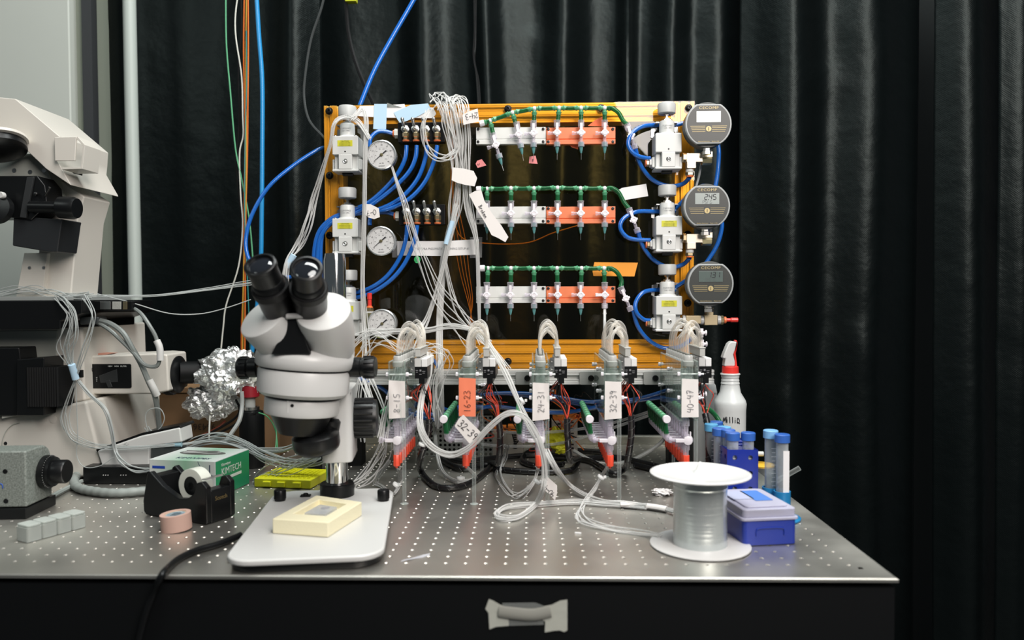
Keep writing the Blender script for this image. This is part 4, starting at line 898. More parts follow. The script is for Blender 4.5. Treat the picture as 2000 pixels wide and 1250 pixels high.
# push-in fittings on the regulators' near sides
for i, (R_g, sgn, lb) in enumerate(((R4, -1, 'brass push-in fitting on the regulator of the blank gauge'), (R5, -1, 'brass push-in fitting on the regulator of the gauge reading 2.45'), (R6, -1, 'brass push-in fitting on the lowest regulator beside the digital gauges'))):
    q = Vector(R_g.location)+Vector((-.029, -.024, -.018)); o = thing('push_in_fitting', lb, 'fitting', q)
    mb = MB(); mb.lathe((0, 0, 0), (-1, 0, 0), [(.0085, 0), (.0085, .004)], 6); part(o, 'white_nut', mb, WHITE, angle=20)
    mb = MB(); mb.lathe((-.004, 0, 0), (-1, 0, 0), [(.006, 0), (.0068, .001), (.0068, .005), (.005, .0055)], 6); part(o, 'nut', mb, BRASS, angle=20)
    mb = MB(); mb.lathe((-.0095, 0, 0), (-1, 0, 0), [(.005, 0), (.0068, .0005), (.0068, .002), (.005, .003)], 18); part(o, 'release_ring', mb, ORING)

# toggle valve manifolds
def toggles(label, us, v0, drops):
    Y = BY-.022; c = ay(sum(us)/4, v0+8, Y); t = thing('toggle_valve_manifold', label, 'valve manifold', (c.x, BY, c.z))
    mb = MB(); a = ay(us[0]-14, v0+26, Y); b = ay(us[3]+16, v0-14, Y); mb.bb((a.x, Y, a.z), (b.x, BY-.0003, b.z)); part(t, 'valve_block', mb, BLACK, b=.001, world=True)
    for i, u in enumerate(us):
        p = ay(u, v0, Y-.004)
        mb = MB(); mb.lathe((p.x, Y, p.z), (0, -1, 0), [(.0088, 0), (.0088, .003)], 6); mb.lathe((p.x, Y-.003, p.z), (0, -1, 0), [(.0075, 0), (.0075, .0025), (.0055, .003), (.0055, .007), (.003, .008)], 20); nt_ = part(t, 'bushing', mb, STEEL, world=True, angle=20)
        mb = MB(); e = p+Vector((-.0035, -.011, .017)); mb.tube([(p.x, Y-.009, p.z), (p.x-.001, Y-.013, p.z+.005), tuple(e)], lambda s: .0022+.0012*s, 12, 4); mb.sphere(e, .0036, 12); mb.sphere((p.x, Y-.010, p.z), .0034, 12); part(t, 'toggle_lever', mb, STEEL, world=True)
        n = ay(u+2, v0+11, Y-.006); mb = MB(); mb.lathe((n.x, Y-.008, n.z+.003), (0, 0, -1), [(.0062, 0), (.0068, .001), (.0068, .008), (.0055, .009), (.0055, .0135)], 6); part(t, 'brass_nut', mb, BRASS, world=True, angle=20)
        mb = MB(); mb.lathe((n.x, Y-.008, n.z-.0105), (0, 0, -1), [(.005, 0), (.0072, .0005), (.0060, .003)], 20); part(t, 'release_ring', mb, ORING, world=True)
    l = ay(us[0]-13, v0+9, Y+.008); mb = MB(); mb.lathe((l.x, Y+.008, l.z), (-1, 0, 0), [(.0095, 0), (.0095, .007), (.0055, .008)], 6); part(t, 'inlet_nut', mb, mat('inlet_white', (.70, .70, .64), .4), world=True, angle=20)
    mb = MB(); mb.lathe((l.x-.008, Y+.008, l.z), (-1, 0, 0), [(.005, 0), (.0070, .0005), (.0070, .002), (.005, .003)], 20); part(t, 'release_ring', mb, ORING, world=True)
    return t
toggles('black manifold with four steel toggle levers and four blue tubes, below the pale blue tape', (791, 811, 831, 852), 252, 4)
toggles('black manifold with four steel toggle levers, above the long paper strip', (793, 813, 833, 853), 413, 2)

# ------------------------------------------------------------------ stopcock manifolds
WBLK = mat('manifold_white', (.76, .77, .74), .45); OBLK = mat('manifold_orange', (.88, .24, .10), .45)
def block(label, u0, v0, u1, v1, m, name):
    Y = BY-.012; a, b = ay(u0, v1, Y), ay(u1, v0, Y); t = thing(name, label, 'manifold block', ((a.x+b.x)/2, BY, a.z)); h = b.z-a.z
    mb = MB(); mb.prism([(0, 0), (.0125, 0), (.0125, h*.26), (.0095, h*.29), (.0115, h*.33), (.0115, h), (0, h)], (a.x, BY-.0003, a.z), (0, -1, 0), (0, 0, 1), (b.x-a.x, 0, 0)); part(t, 'strip_body', mb, m, b=.0005, world=True)
    for u, v in ((u0+4, v0+4), (u1-5, v0+4), (u0+4, v1-5), (u1-5, v1-5)):
        p = ay(u, v, Y); mb = MB(); mb.lathe((p.x, Y, p.z), (0, -1, 0), [(.0028, 0), (.0028, .0018), (.0020, .002), (.0012, .001)], 14); part(t, 'screw', mb, DSTEEL, world=True)
for v0, v1, nm in ((248, 282, 'top'), (403, 437, 'middle'), (559, 592, 'lowest')):
    block(f'white block behind the stopcocks of the {nm} row', 930, v0, 1066, v1, WBLK, 'manifold_block')
    block(f'orange block behind the stopcocks of the {nm} row', 1067, v0, 1202, v1, OBLK, 'manifold_block')

def stopcock(label, loc, rot=0, group=None, hub='teal', handle='down', side=True):
    """luer stopcock hanging down; origin at the handle's centre, local -y toward the room, z up"""
    t = thing('stopcock', label, 'stopcock', loc, (0, rot, 0), group)
    mb = MB(); mb.lathe((0, 0, 0), (0, 0, 1), [(.0030, -.018), (.0030, .010), (.0040, .011), (.0060, .013), (.0060, .0225), (.0066, .023), (.0066, .0245), (.0050, .025)], 18)
    if side: mb.lathe((0, 0, 0), (-1, 0, 0), [(.0028, 0), (.0028, .013), (.0038, .0135), (.0038, .018)], 12)
    mb.lathe((0, .004, 0), (0, -1, 0), [(.0048, 0), (.0048, .009)], 20); mb.lathe((0, 0, -.016), (0, 0, -1), [(.003, 0), (.0062, .001), (.0062, .010), (.0055, .0105)], 12)
    part(t, 'clear_body', mb, LUER)
    mb = MB(); mb.lathe((0, -.004, 0), (0, -1, 0), [(.0064, 0), (.0066, .001), (.0066, .003), (.0035, .0042), (.0033, .0034)], 4 if False else 8)
    arms = {'down': [(0, 1), (1, 0), (-1, 0), (0, -1)], 'up': [(0, 1)], 'left': [(-1, 0), (0, 1)]}
    for dx, dz in arms['down']: mb.box((dx*.0058, -.0058, dz*.0058), (.0042, .0024, .0042))
    if handle in ('up', 'both'): mb.box((0, -.0062, .0115), (.0052, .0026, .014))
    if handle == 'left': mb.box((-.0115, -.0062, 0), (.014, .0026, .0052))
    part(t, 'handle', mb, WSTOP, b=.0007)
    if hub == 'teal':
        mb = MB(); mb.lathe((0, 0, -.0185), (0, 0, -1), [(.0046, 0), (.0046, .006), (.0038, .007), (.0034, .012), (.0018, .019), (.0013, .0205)], 14); h = part(t, 'needle_hub', mb, TEAL)
        mb = MB(); mb.cyl((0, 0, -.038), (0, 0, -.0515), .00055, n=8); part(h, 'needle', mb, STEEL)
    elif hub == 'white':
        mb = MB(); mb.lathe((0, 0, -.0185), (0, 0, -1), [(.0046, 0), (.0046, .007), (.0030, .009), (.0030, .016), (.004, .017), (.003, .020)], 14); part(t, 'barb_connector', mb, NATUR)
    return t
YS = BY-.023
R_C = [[(969, 284, .28), (1013, 263, .18), (1042, 261, 0), (1088, 260, 0), (1135, 260, 0), (1181, 260, 0)],
       [(951, 417, 0), (998, 417, 0), (1043, 417, 0), (1089, 417, 0), (1134, 417, 0), (1181, 417, 0)],
       [(951, 576, 0), (997, 576, 0), (1043, 576, 0), (1089, 576, 0), (1134, 576, 0), (1181, 576, 0)]]
TEES = [[(957, 236), (1001, 220), (1044, 212), (1092, 211), (1135, 211), (1181, 211)], [(951, 369), (998, 368), (1043, 368), (1089, 367), (1134, 368), (1181, 368)], [(953, 524), (998, 524), (1043, 524), (1088, 524), (1136, 524), (1180, 524)]]
rows = ('top', 'middle', 'lowest')
ordn = ('first', 'second', 'third', 'fourth', 'fifth', 'sixth')
for r in range(3):
    for i, (u, v, ro) in enumerate(R_C[r]):
        nm = rows[r]
        if r == 0 and i < 2: lb = f"{'strongly' if i == 0 else 'slightly'} slanted clear stopcock with teal needle before the white block of the top row"
        elif r == 2 and i == 5: lb = 'stopcock with sideways handle and white barb at the end of the lowest row'
        elif r == 1 and i == 0: lb = 'stopcock half hidden by the note reading Broken, in the middle row'
        else: lb = f'{ordn[i]} teal-needled stopcock along the {nm} row, before the {"white" if i < 3 else "orange"} block'
        q = ay(u, v, YS)
        stopcock(lb, q, -ro, None, 'white' if (r == 2 and i == 5) else 'teal', 'left' if (r == 2 and i == 5) else 'up')
INL = [[(1232, 266, .32), (1226, 245), (1240, 288)], [(1237, 430, .36), (1223, 400), (1243, 447)], [(1222, 583, .42), (1213, 566), (1233, 602)]]
for r in range(3):
    u, v, ro = INL[r][0]; q = ay(u, v, BY-.030)
    stopcock(f'white handled inline stopcock joining green to blue tube at the end of the {rows[r]} row', q, -ro, None, None, 'up', side=False)

# green tubing with its tees
def tee_path(r):
    t = TEES[r]; Y = YS; u0, v0 = t[0]
    q0 = ay(u0, v0, Y); h = thing('green_tubing', f'green tubing with six barbed tees feeding the {rows[r]} row of stopcocks', 'tubing', q0)
    start = {0: (940, 241), 1: (934, 370), 2: (941, 524)}[r]; q = ay(*start, Y); q2 = ay(u0, v0, Y)
    mb = MB(); d = (q-q2).normalized(); mb.lathe(q-d*.006, d, [(.0055, 0), (.0062, .001), (.0062, .009), (.005, .010)], 10); part(h, 'end_cap', mb, WSTOP, world=True, angle=20)
    mb = MB(); mb.cyl(q, q2, .0042); part(h, 'hose_piece', mb, GREENT, world=True)
    for i in range(6):
        p = ay(*t[i], Y); mb = MB()
        nx_ = ay(*t[i+1], Y) if i < 5 else ay(t[i][0]+30, t[i][1]+(4 if r else 2), Y); pv = ay(*t[i-1], Y) if i else q
        dn = ay(R_C[r][i][0], R_C[r][i][1], Y); top = dn+(p-dn).normalized()*.022 if True else dn
        a1 = (nx_-p).normalized(); a0 = (pv-p).normalized(); ad = (top-p).normalized()
        mb.sphere(p, .0046, 12); part(h, 'tee', mb, WSTOP, world=True)
        mb = MB()
        for a in (a0, a1, ad): mb.lathe(p+a*.003, a, [(.0030, 0), (.0040, .001), (.0040, .004), (.0058, .005), (.0044, .009), (.0040, .012)], 12)
        part(h, 'barb', mb, GREENL, world=True)
        mb = MB(); mb.cyl(p+ad*.012, top, .0042, n=12); part(h, 'hose_piece', mb, GREENT, world=True)
        if i < 5:
            mb = MB(); mid = (p+nx_)/2+Vector((0, 0, -.0006)); mb.tube([p+a1*.010, mid, nx_-a1*.010], .0043, 10, 4); part(h, 'hose_piece', mb, GREENT, world=True)
    e = {0: [(1196, 212), (1208, 220), (1216, 234)], 1: [(1196, 368), (1208, 376), (1219, 396)], 2: [(1195, 525), (1206, 533), (1214, 549)]}[r]
    iu, iv, ir = INL[r][0]; ic = ay(iu, iv, BY-.030); tip = ic+Vector((-math.sin(ir), 0, math.cos(ir)))*.024
    mb = MB(); mb.tube([ay(t[5][0]+6, t[5][1], Y)]+[ay(u, v, Y-.003) for u, v in e]+[tip], .0044, 12, 6); part(h, 'hose_piece', mb, GREENT, world=True)
for r in range(3): tee_path(r)

# ------------------------------------------------------------------ the five valve units
UY, PITCH_Y = .28, .0235
CAPG = mat('fitting_grey', (.50, .50, .47), .4); CAPW = clear('fitting_clear', (.8, .8, .78), (.72, .72, .70), .5, .9, .25)
RW = mat('red_wire', (.75, .09, .05), .4); KW = mat('black_wire', (.012, .012, .014), .4)
LOOP = clear('loop_tube', (.95, .93, .90), (.85, .83, .78), .20, .85, .10)
def ypos(k): return .012+k*PITCH_Y
def make_unit(loc):
    t = thing('valve_unit', 'x', 'valve unit', loc)
    for s in (-1, 1):
        mb = MB(); mb.bb((s*.0128-.0013, .002, .1375), (s*.0128+.0013, .198, .234)); part(t, 'side_plate', mb, ACRYL)
        mb = MB(); x = s*.0128
        for a, b in (((x, .002, .1375), (x, .198, .1375)), ((x, .002, .234), (x, .198, .234)), ((x, .002, .1375), (x, .002, .234)), ((x, .198, .1375), (x, .198, .234))): mb.cyl(a, b, .0014, n=6)
        part(t, 'plate_edge', mb, ACRE)
    mb = MB(); mb.bb((-.0145, -.0012, .1375), (.0145, .0012, .236)); part(t, 'front_plate', mb, ACRYL)
    mb = MB(); mb.bb((-.0145, .197, .1375), (.0145, .2, .236)); part(t, 'back_plate', mb, ACRYL)
    mb = MB(); mb.bb((-.0130, .002, .139), (.0130, .198, .1425)); part(t, 'floor_plate', mb, ACRYL)
    for y in (.002, .198):
        mb = MB(); mb.cyl((.0105, y, .0006), (.0105, y, .140), .0033, n=16); mb.lathe((.0105, y, .0003), (0, 0, 1), [(.0068, 0), (.0068, .0008), (.004, .0012)], 18); part(t, 'leg', mb, ACRE, label='clear acrylic leg')
    for y in (.006, .100, .194):
        for z in (.213, .1745):
            mb = MB(); mb.cyl((-.019, y, z), (.024, y, z), .0015, n=8); part(t, 'nylon_screw', mb, NATUR)
            for x in (-.0165, .0165):
                mb = MB(); mb.cyl((x-.002, y, z), (x+.002, y, z), .0036, n=6); part(t, 'nylon_nut', mb, WSTOP, angle=20)
    for k in range(8):
        y = ypos(k)
        mb = MB(); mb.lathe((0, y, .1425), (0, 0, 1), [(.003, 0), (.0080, .004), (.0082, .074), (.0082, .083)], 20); part(t, 'barrel', mb, ACRE)
        mb = MB(); mb.lathe((0, y, .2255), (0, 0, 1), [(.0085, 0), (.0090, .001), (.0090, .008), (.0075, .009), (.0075, .0165), (.0065, .018)], 18); c = part(t, 'push_fitting', mb, CAPW)
        mb = MB(); mb.lathe((0, y, .2437), (0, 0, 1), [(.0050, 0), (.0050, .0012), (.003, .0016)], 14); part(c, 'release_ring', mb, mat('ring_dark', (.12, .13, .12), .4))
        yc = .045+k*.0115; hh = .288+.010*math.sin(k*1.3); w = .0285
        mb = MB(); mb.tube([(0, y, .243), (-.0005, y*.9+yc*.1, .262), (.003, y*.75+yc*.25, hh-.010), (.0135, (y+yc)/2, hh), (.0245, y*.3+yc*.7, hh-.010), (w, yc, .266), (w, yc, .252)], .0025, 8, 5); part(t, 'tube_loop', mb, LOOP)
        mb = MB(); mb.bb((.0225, yc-.005, .2225), (.0345, yc+.005, .236)); mb.bb((.024, yc-.0048, .236), (.0330, yc+.0048, .2375)); s_ = part(t, 'solenoid_valve', mb, WHITE, b=.0006)
        mb = MB(); mb.bb((.0345, yc-.0049, .204), (.0350, yc+.0049, .234)); mb.bb((.0235, yc-.0049, .2030), (.0448, yc+.0049, .2222)); part(s_, 'valve_coil', mb, BLACK, b=.0004)
        mb = MB(); mb.bb((.0345, yc-.0049, .2222), (.0445, yc+.0049, .2365)); part(s_, 'connector_hood', mb, mat('connector_white', (.80, .80, .79), .4), b=.0012)
        mb = MB(); mb.bb((.030, yc-.0045, .194), (.040, yc+.0045, .2030)); part(s_, 'plug', mb, BLACK)
        if k == 0:
            mb = MB()
            for i, (a, b, c_, d) in enumerate(((.027, .2165, .004, .0010), (.027, .2135, .003, .0008), (.033, .2165, .003, .003), (.0385, .215, .005, .0008), (.0385, .212, .004, .0008), (.033, .210, .004, .0008))): mb.bb((a-c_/2, yc-.0052, b-d/2), (a+c_/2, yc-.0049, b+d/2))
            part(s_, 'valve_print', mb, GREYINK)
        # stopcock stack under the box
        x = -.0035
        mb = MB(); mb.lathe((x, y, .1385), (0, 0, -1), [(.0035, -.003), (.0058, .001), (.0058, .011), (.0042, .012), (.0040, .036), (.0062, .038), (.0062, .050), (.0048, .052), (.0046, .062)], 14); mb.lathe((x, y, .104), (-1, 0, 0), [(.0030, 0), (.0030, .022), (.0052, .023), (.0052, .028)], 12); part(t, 'luer_stack', mb, LUER)
        mb = MB(); mb.lathe((x, y, .104), (1, 0, 0), [(.0062, .001), (.0066, .003), (.0066, .009), (.004, .011)], 8); mb.bb((x+.006, y-.002, .098), (x+.0085, y+.002, .118))
        if k == 0: mb.lathe((x+.002, y-.004, .104), (0, -1, 0), [(.0072, 0), (.0078, .001), (.0078, .004), (.0040, .005)], 8); mb.box((x-.009, y-.0065, .104), (.018, .0035, .0055))
        part(t, 'stopcock_handle', mb, WSTOP if k == 0 else clear('handle_clear', (.9, .88, .92), (.82, .77, .88), .5, .9, .2), b=.0008)
        mb = MB(); mb.lathe((x, y, .0795), (0, 0, -1), [(.0055, 0), (.0060, .0008), (.0060, .0182), (.0052, .019), (.0026, .0191), (.0026, .022)], 8); part(t, 'red_cap', mb, REDCAP, b=.0004)
        # green side feed
        gx = -.0380
        mb = MB(); mb.lathe((gx, y-PITCH_Y/2, .141), (0, 1, 0), [(.0030, 0), (.0052, .003), (.0038, .0035), (.0055, .008), (.0055, PITCH_Y-.008), (.0038, PITCH_Y-.0035), (.0052, PITCH_Y-.003), (.003, PITCH_Y)], 12); g = part(t, 'green_tee', mb, GREENL)
        mb = MB(); mb.tube([(gx, y, .140), (gx+.001, y, .126), (gx+.003, y, .113)], .0042, 10, 3); part(g, 'green_hose', mb, GREENT)
        mb = MB(); mb.tube([(gx+.003, y, .115), (gx+.004, y, .107), (gx+.010, y, .1040), (x-.024, y, .104)], .0047, 10, 4); part(g, 'clear_elbow', mb, LUER)
    mb = MB(); mb.lathe((-.038, .001, .141), (0, -1, 0), [(.003, -.004), (.0045, 0), (.0064, .002), (.0066, .008), (.0058, .010)], 20); part(t, 'white_end_cap', mb, WSTOP)
    mb = MB(); mb.bb((.0245, .038, .2395), (.0335, .132, .2535)); mb.bb((.0232, .037, .2525), (.0345, .133, .2545)); part(t, 'tube_connector', mb, CAPG, b=.0008, label='grey connector that gathers the tube loops')
    mb = MB(); mb.bb((.016, .0380, .214), (.0235, .0395, .238)); mb.bb((.014, .0395, .222), (.0235, .130, .228)); br = part(t, 'metal_bracket', mb, STEEL)
    for z in (.2195, .2325):
        mb = MB(); mb.lathe((.0198, .038, z), (0, -1, 0), [(.0034, 0), (.0034, .0012), (.0018, .0012), (.0015, .0004)], 16); part(br, 'screw', mb, STEEL)
    return t
def wires(t, side=0, seed=0, bx=.0395, bz=.137, by=.07):
    """the looped red and black leads from the coils down to the sleeve mouth"""
    rnd = random.Random(seed); out = []
    for i in range(14):
        yc = .045+(i//2)*.0115; m = RW if i % 2 else KW; f = rnd.uniform(-1, 1)*.016+side
        mb = MB(); q = (.035, yc, .195), (.035+f*.55, yc+rnd.uniform(-.005, .005), .184), (.0375+f*1.15, (yc+by)/2, .170+rnd.uniform(-.006, .004)), (bx+f*.55, by, .154), (bx+rnd.uniform(-.0022, .0022), by+rnd.uniform(-.002, .002), bz-.002)
        mb.tube(q, .00085, 6, 5); part(t, 'red_lead' if i % 2 else 'black_lead', mb, m)
lab = [('8-15', CREAMT, 'valve unit whose white label reads 8-15, next to the microscope'), ('16-23', ORANGET, 'valve unit with the only orange label, reading 16-23'), ('24-31', CREAMT, 'valve unit whose white label reads 24-31, in the middle of the row'),
       ('32-39', CREAMT, 'valve unit whose white label reads 32-39'), ('40-47', CREAMT, 'valve unit whose white label reads 40-47, before the spray bottle')]
UXS = [ay(775, 740, UY).x, ay(912, 740, UY).x, ay(1056, 740, UY).x, .8002, ay(1347, 740, UY).x]
proto = make_unit((UXS[0], UY, 0)); UN = []
for i in range(5):
    u = proto if i == 0 else copy_tree(proto)
    u.location = (UXS[i], UY, 0); UN.append(u)
    if i == 0: continue
gone = [c for c in UN[0].children if c.name.startswith('white_end_cap')]+[c for c in UN[0].children if c.name.startswith('green_tee')][:3]   # hidden by the focus knob
for c in gone:
    for g in list(c.children): bpy.data.objects.remove(g)
    bpy.data.objects.remove(c)
for i, u in enumerate(UN):
    s, m, lb = lab[i]; u['label'] = lb; u['group'] = 'valve units standing in a row under the amber board'
    dz = [0, .004, -.004, -.002, .002][i]
    mb = MB(); q = [(-.0135, -.0020, .1415+dz), (.0140, -.0020, .1430+dz*.5), (.0135+(.001 if i == 1 else 0), -.0018, .2030+dz), (-.0130, -.0018, .2045+dz)]
    mb.quadsheet(q, -.0004, 8, .0016, i*2.3); l = part(u, 'tape_label', mb, m, label=('orange' if i == 1 else 'cream')+' tape label')
    mb = handwriting(s, .0105, (.0058, -.0034, .152), (0, 0, 1), (-1, 0, 0), .00042, 1.22 if len(s) < 5 else 1.12); part(l, 'handwriting', mb, GREYINK if i != 1 else mat('pen_brown', (.16, .05, .03), .6))
    wires(u, [-.008, -.006, -.007, 0, 0][i], i, [.043, .047, .046, .0385, .041][i], [.128, .130, .129, .134, .136][i])

# ------------------------------------------------------------------ sleeved black cables from the units
SLV = mat('black_sleeve', (.010, .010, .011), .28)
def sleeve(label, pts, group=None, r=.0056):
    q = [Vector(p) for p in pts]; t = thing('sleeved_cable', label, 'cable', q[-1]); mb = MB(); mb.tube(q, r, 12, 8); part(t, 'sleeve', mb, SLV, world=True)
    # the spiral wrap's visible turns
    P = []
    for i in range(len(q)-1):
        p0 = q[max(i-1, 0)]; p1 = q[i]; p2 = q[i+1]; p3 = q[min(i+2, len(q)-1)]
        for k in range(24):
            s = k/24; P.append(.5*((2*p1)+(p2-p0)*s+(2*p0-5*p1+4*p2-p3)*s*s+(3*p1-p0-3*p2+p3)*s**3))
    H = []; L = 0; u = Vector((0, 1, 0))
    for i in range(1, len(P)):
        d = P[i]-P[i-1]; L += d.length
        if d.length < 1e-7: continue
        d.normalize(); a = u-d*u.dot(d)
        if a.length < 1e-5: a = d.orthogonal()
        a.normalize(); b = d.cross(a); ph = L*2*PI/.016
        H.append(P[i]+(a*math.cos(ph)+b*math.sin(ph))*(r+.0001))
    mb = MB(); mb.tube(H, .0007, 5, 1, False); part(t, 'spiral_wrap', mb, mat('sleeve_edge', (.05, .05, .052), .25), world=True)
    return t
def up(i, dx, dy, z): return (UXS[i]+dx, UY+dy, z)
sleeve('black sleeved cable dropping from the 8-15 unit and sweeping forward along the table', [up(0, .043, .07, .130), up(0, .040, .075, .10), up(0, .026, .08, .06), az(822, 920, .012)-Vector((.0, 0, 0)), az(850, 949, .006), az(890, 952, .006), az(928, 938, .006), az(965, 905, .006)])
sleeve('black sleeved cable dropping from the 16-23 unit down to the coils behind', [up(1, .047, .07, .132), up(1, .050, .085, .10), up(1, .046, .10, .05), az(960, 905, .012), az(900, 915, .007), az(860, 895, .007)])
sleeve('black sleeved cable hanging from the 24-31 unit and looping back along the table', [up(2, .046, .07, .131), up(2, .047, .075, .10), up(2, .052, .09, .055), az(1130, 895, .014), az(1115, 918, .007), az(1060, 922, .006), az(1010, 920, .006), az(965, 915, .006)])
sleeve('black sleeved cable hanging from the 32-39 unit, beside the red and black leads', [up(3, .0385, .07, .136), up(3, .040, .08, .10), up(3, .036, .10, .05), az(1220, 915, .014), az(1195, 925, .007), az(1150, 900, .006), az(1080, 893, .006)])
sleeve('black sleeved cable hanging from the 40-47 unit in front of the blue rack', [up(4, .041, .07, .138), up(4, .043, .055, .11), up(4, .042, .045, .06), up(4, .040, .03, .02), up(4, .02, .04, .007), az(1300, 925, .006), az(1240, 908, .006)])
sleeve('long black sleeved cable lying across the table behind the valve units', [az(u, v, .006) for u, v in ((850, 880), (900, 900), (980, 893), (1060, 888), (1130, 896), (1200, 893), (1290, 912))])
sleeve('black sleeved cable coiled flat on the table behind the 24-31 unit', [az(u, v, .006) for u, v in ((1100, 905), (1060, 912), (1020, 900), (1040, 880), (1100, 878), (1180, 884))])

# ------------------------------------------------------------------ papers and tapes on the board
def sheet(name, label, cat, pxs, Y, m, d=.0004, group=None, tilt=0):
    mb = flatpoly(pxs, Y, d); mb.v = [(x, y-tilt*(i % (len(pxs)))/len(pxs), z) for i, (x, y, z) in enumerate(mb.v)]
    return solo(name, mb, m, label, cat, group)
def written(o_, s, h, u, v, Y, ang, r=.00045, m=None, sp=1.1):
    a = math.radians(ang); ax = Vector((math.cos(a), 0, math.sin(a))); up_ = Vector((-math.sin(a), 0, math.cos(a)))
    mb = handwriting(s, h, ay(u, v, Y), ax, up_, r, sp); p = part(o_, 'handwriting', mb, m or GREYINK, world=True); return p
o = solo('paper_strip', flatpoly([(703, 207), (748, 206), (790, 203), (792, 209), (846, 210), (852, 222), (846, 231), (758, 230), (700, 227), (697, 222)], BY-.0006), PAPER, 'white paper strip along the top edge of the board, under two pale blue tapes', 'paper')
solo('masking_tape', flatpoly([(731, 203), (756, 203), (754, 254), (729, 252)], BY-.0016), BLUET, 'upright pale blue tape hanging beside the top pressure regulator', 'tape')
solo('masking_tape', flatpoly([(769, 220), (802, 205), (836, 202), (842, 213), (815, 228), (790, 238), (783, 243), (776, 233)], BY-.0020), BLUET, 'ragged pale blue tape slanting over the four toggle levers', 'tape')
solo('masking_tape', flatpoly([(756, 201), (775, 207), (785, 210), (756, 210)], BY-.0012), mat('grey_tape', (.28, .30, .28), .6, vary=(200, (.15, .16, .15))), 'grey mesh tape end between the two pale blue tapes', 'tape')
YT = BY-.050
t = solo('note_flag', flatpoly([(903, 224), (920, 216), (933, 212), (936, 238), (918, 241), (905, 244)], YT), CREAMT, 'white tape flag reading 24-3 upside down, on the tube bundle at the top', 'tape flag'); written(t, '24-3', .0105, 933, 219, YT-.0012, 190, .0004, INK, .95)
solo('note_flag', flatpoly([(884, 327), (905, 329), (925, 334), (932, 348), (927, 364), (908, 361), (893, 357), (882, 352)], YT), CREAMT, 'blank white tape flag on the tube bundle, below the flag reading 24-3', 'tape flag')
t = solo('note_flag', flatpoly([(711, 398), (724, 399), (740, 407), (742, 424), (731, 428), (720, 425), (711, 417)], YT), CREAMT, 'white tape flag reading 0-7 between the two upper dial gauges', 'tape flag'); written(t, '0-7', .0100, 734, 409, YT-.0012, 187, .0004, INK, 1.0)
t = solo('note_flag', flatpoly([(916, 380), (928, 373), (940, 371), (946, 392), (962, 418), (979, 440), (993, 463), (987, 473), (973, 465), (960, 459), (948, 436), (930, 407)], YT+.004), CREAMT, 'long torn white tape flag with the word Broken', 'tape flag'); written(t, 'Broken', .0075, 934, 403, YT+.0028, -62, .0004, INK, .95)
solo('masking_tape', flatpoly([(1208, 371), (1215, 367), (1262, 359), (1266, 383), (1219, 391), (1213, 381)], BY-.0008), PAPER, 'blank white paper tape beside the regulator of the 2.45 gauge', 'tape')
solo('masking_tape', flatpoly([(1161, 512), (1246, 513), (1243, 524), (1239, 540), (1159, 539), (1157, 528)], BY-.0008), mat('bright_orange_tape', (.92, .36, .04), .7), 'bright orange tape behind the end of the lowest green tubing', 'tape')
solo('tape_scrap', flatpoly([(1148, 246), (1163, 234), (1176, 228), (1189, 247)], BY-.0006), mat('coral_tape', (.85, .20, .08), .7), 'coral tape triangle above the top orange block', 'tape')
solo('tape_scrap', flatpoly([(1109, 281), (1129, 281), (1129, 292), (1117, 288)], BY-.0006), MATS['coral_tape'], 'coral tape corner below the top orange block', 'tape')
t = solo('tape_scrap', flatpoly([(929, 320), (932, 314), (941, 311), (950, 323), (940, 326), (933, 328)], BY-.0008), PINKT, 'pink tape scrap beneath the first slanted stopcock', 'tape'); written(t, 'k1', .004, 933, 323, BY-.0018, 10, .0003, INK)
t = solo('tape_scrap', flatpoly([(1034, 306), (1046, 304), (1050, 320), (1033, 319)], BY-.0008), PINKT, 'pink tape scrap beneath the third stopcock of the top row', 'tape'); written(t, '8', .005, 1039, 316, BY-.0018, 0, .0003, INK)
t = solo('name_strip', flatpoly([(776, 471), (870, 471), (935, 467), (936, 497), (870, 500), (776, 499)], BY-.0010), PAPER, 'long white strip of printed paper taped across the board', 'paper strip')
text(t, 'printed_text', 'SUAI  F SETORA PNEUMATIC  TRAINING SETUP #1', .0062, GREYINK, ay(857, 486, BY-.0018)-Vector(t.location), sx=.88)
solo('clear_tape', flatpoly([(766, 475), (777, 470), (777, 503), (766, 503)], BY-.0006), clear('tape_film', (.7, .7, .7), (.5, .5, .5), .25, .5, .1), 'clear tape at the gauge end of the long paper strip', 'tape')
solo('clear_tape', flatpoly([(918, 463), (942, 463), (941, 503), (918, 504), (918, 498), (936, 497), (935, 468), (918, 469)], BY-.0006), MATS['tape_film'], 'clear tape at the stopcock end of the long paper strip', 'tape')
q = ay(815, 507, BY-.002); mb = MB(); mb.prism([(a*.0062, b*.0072) for a, b in circ(1, 24)], q, (1, 0, 0), (0, 0, 1), (0, -.0006, 0)); t = solo('round_sticker', mb, mat('sticker_green', (.05, .55, .16), .5), 'small round green sticker just under the long paper strip', 'sticker')
for i in range(3): text(t, 'printed_text', 'PASSED', .0028, mat('sticker_ink', (.02, .20, .06), .6), Vector((q.x, q.y-.0008, q.z+.003-i*.003))-Vector(t.location))
t = solo('note_flag', flatpoly([(888, 832), (896, 818), (905, 810), (922, 827), (939, 844), (929, 855), (918, 867), (903, 850)], .258), CREAMT, 'white tape flag reading 32-39, hanging before the orange-labelled unit', 'tape flag'); written(t, '32-39', .0115, 893, 829, .2568, -44, .0005, INK, 1.05)
t = solo('note_flag', flatpoly([(1065, 928), (1077, 938), (1088, 948), (1088, 963), (1084, 977), (1073, 966), (1063, 956)], .252), CREAMT, 'white tape flag reading 40-47 low on the clear bundle, over the steel table', 'tape flag'); written(t, '40-47', .0085, 1085, 965, .2508, 132, .0004, INK, .95)

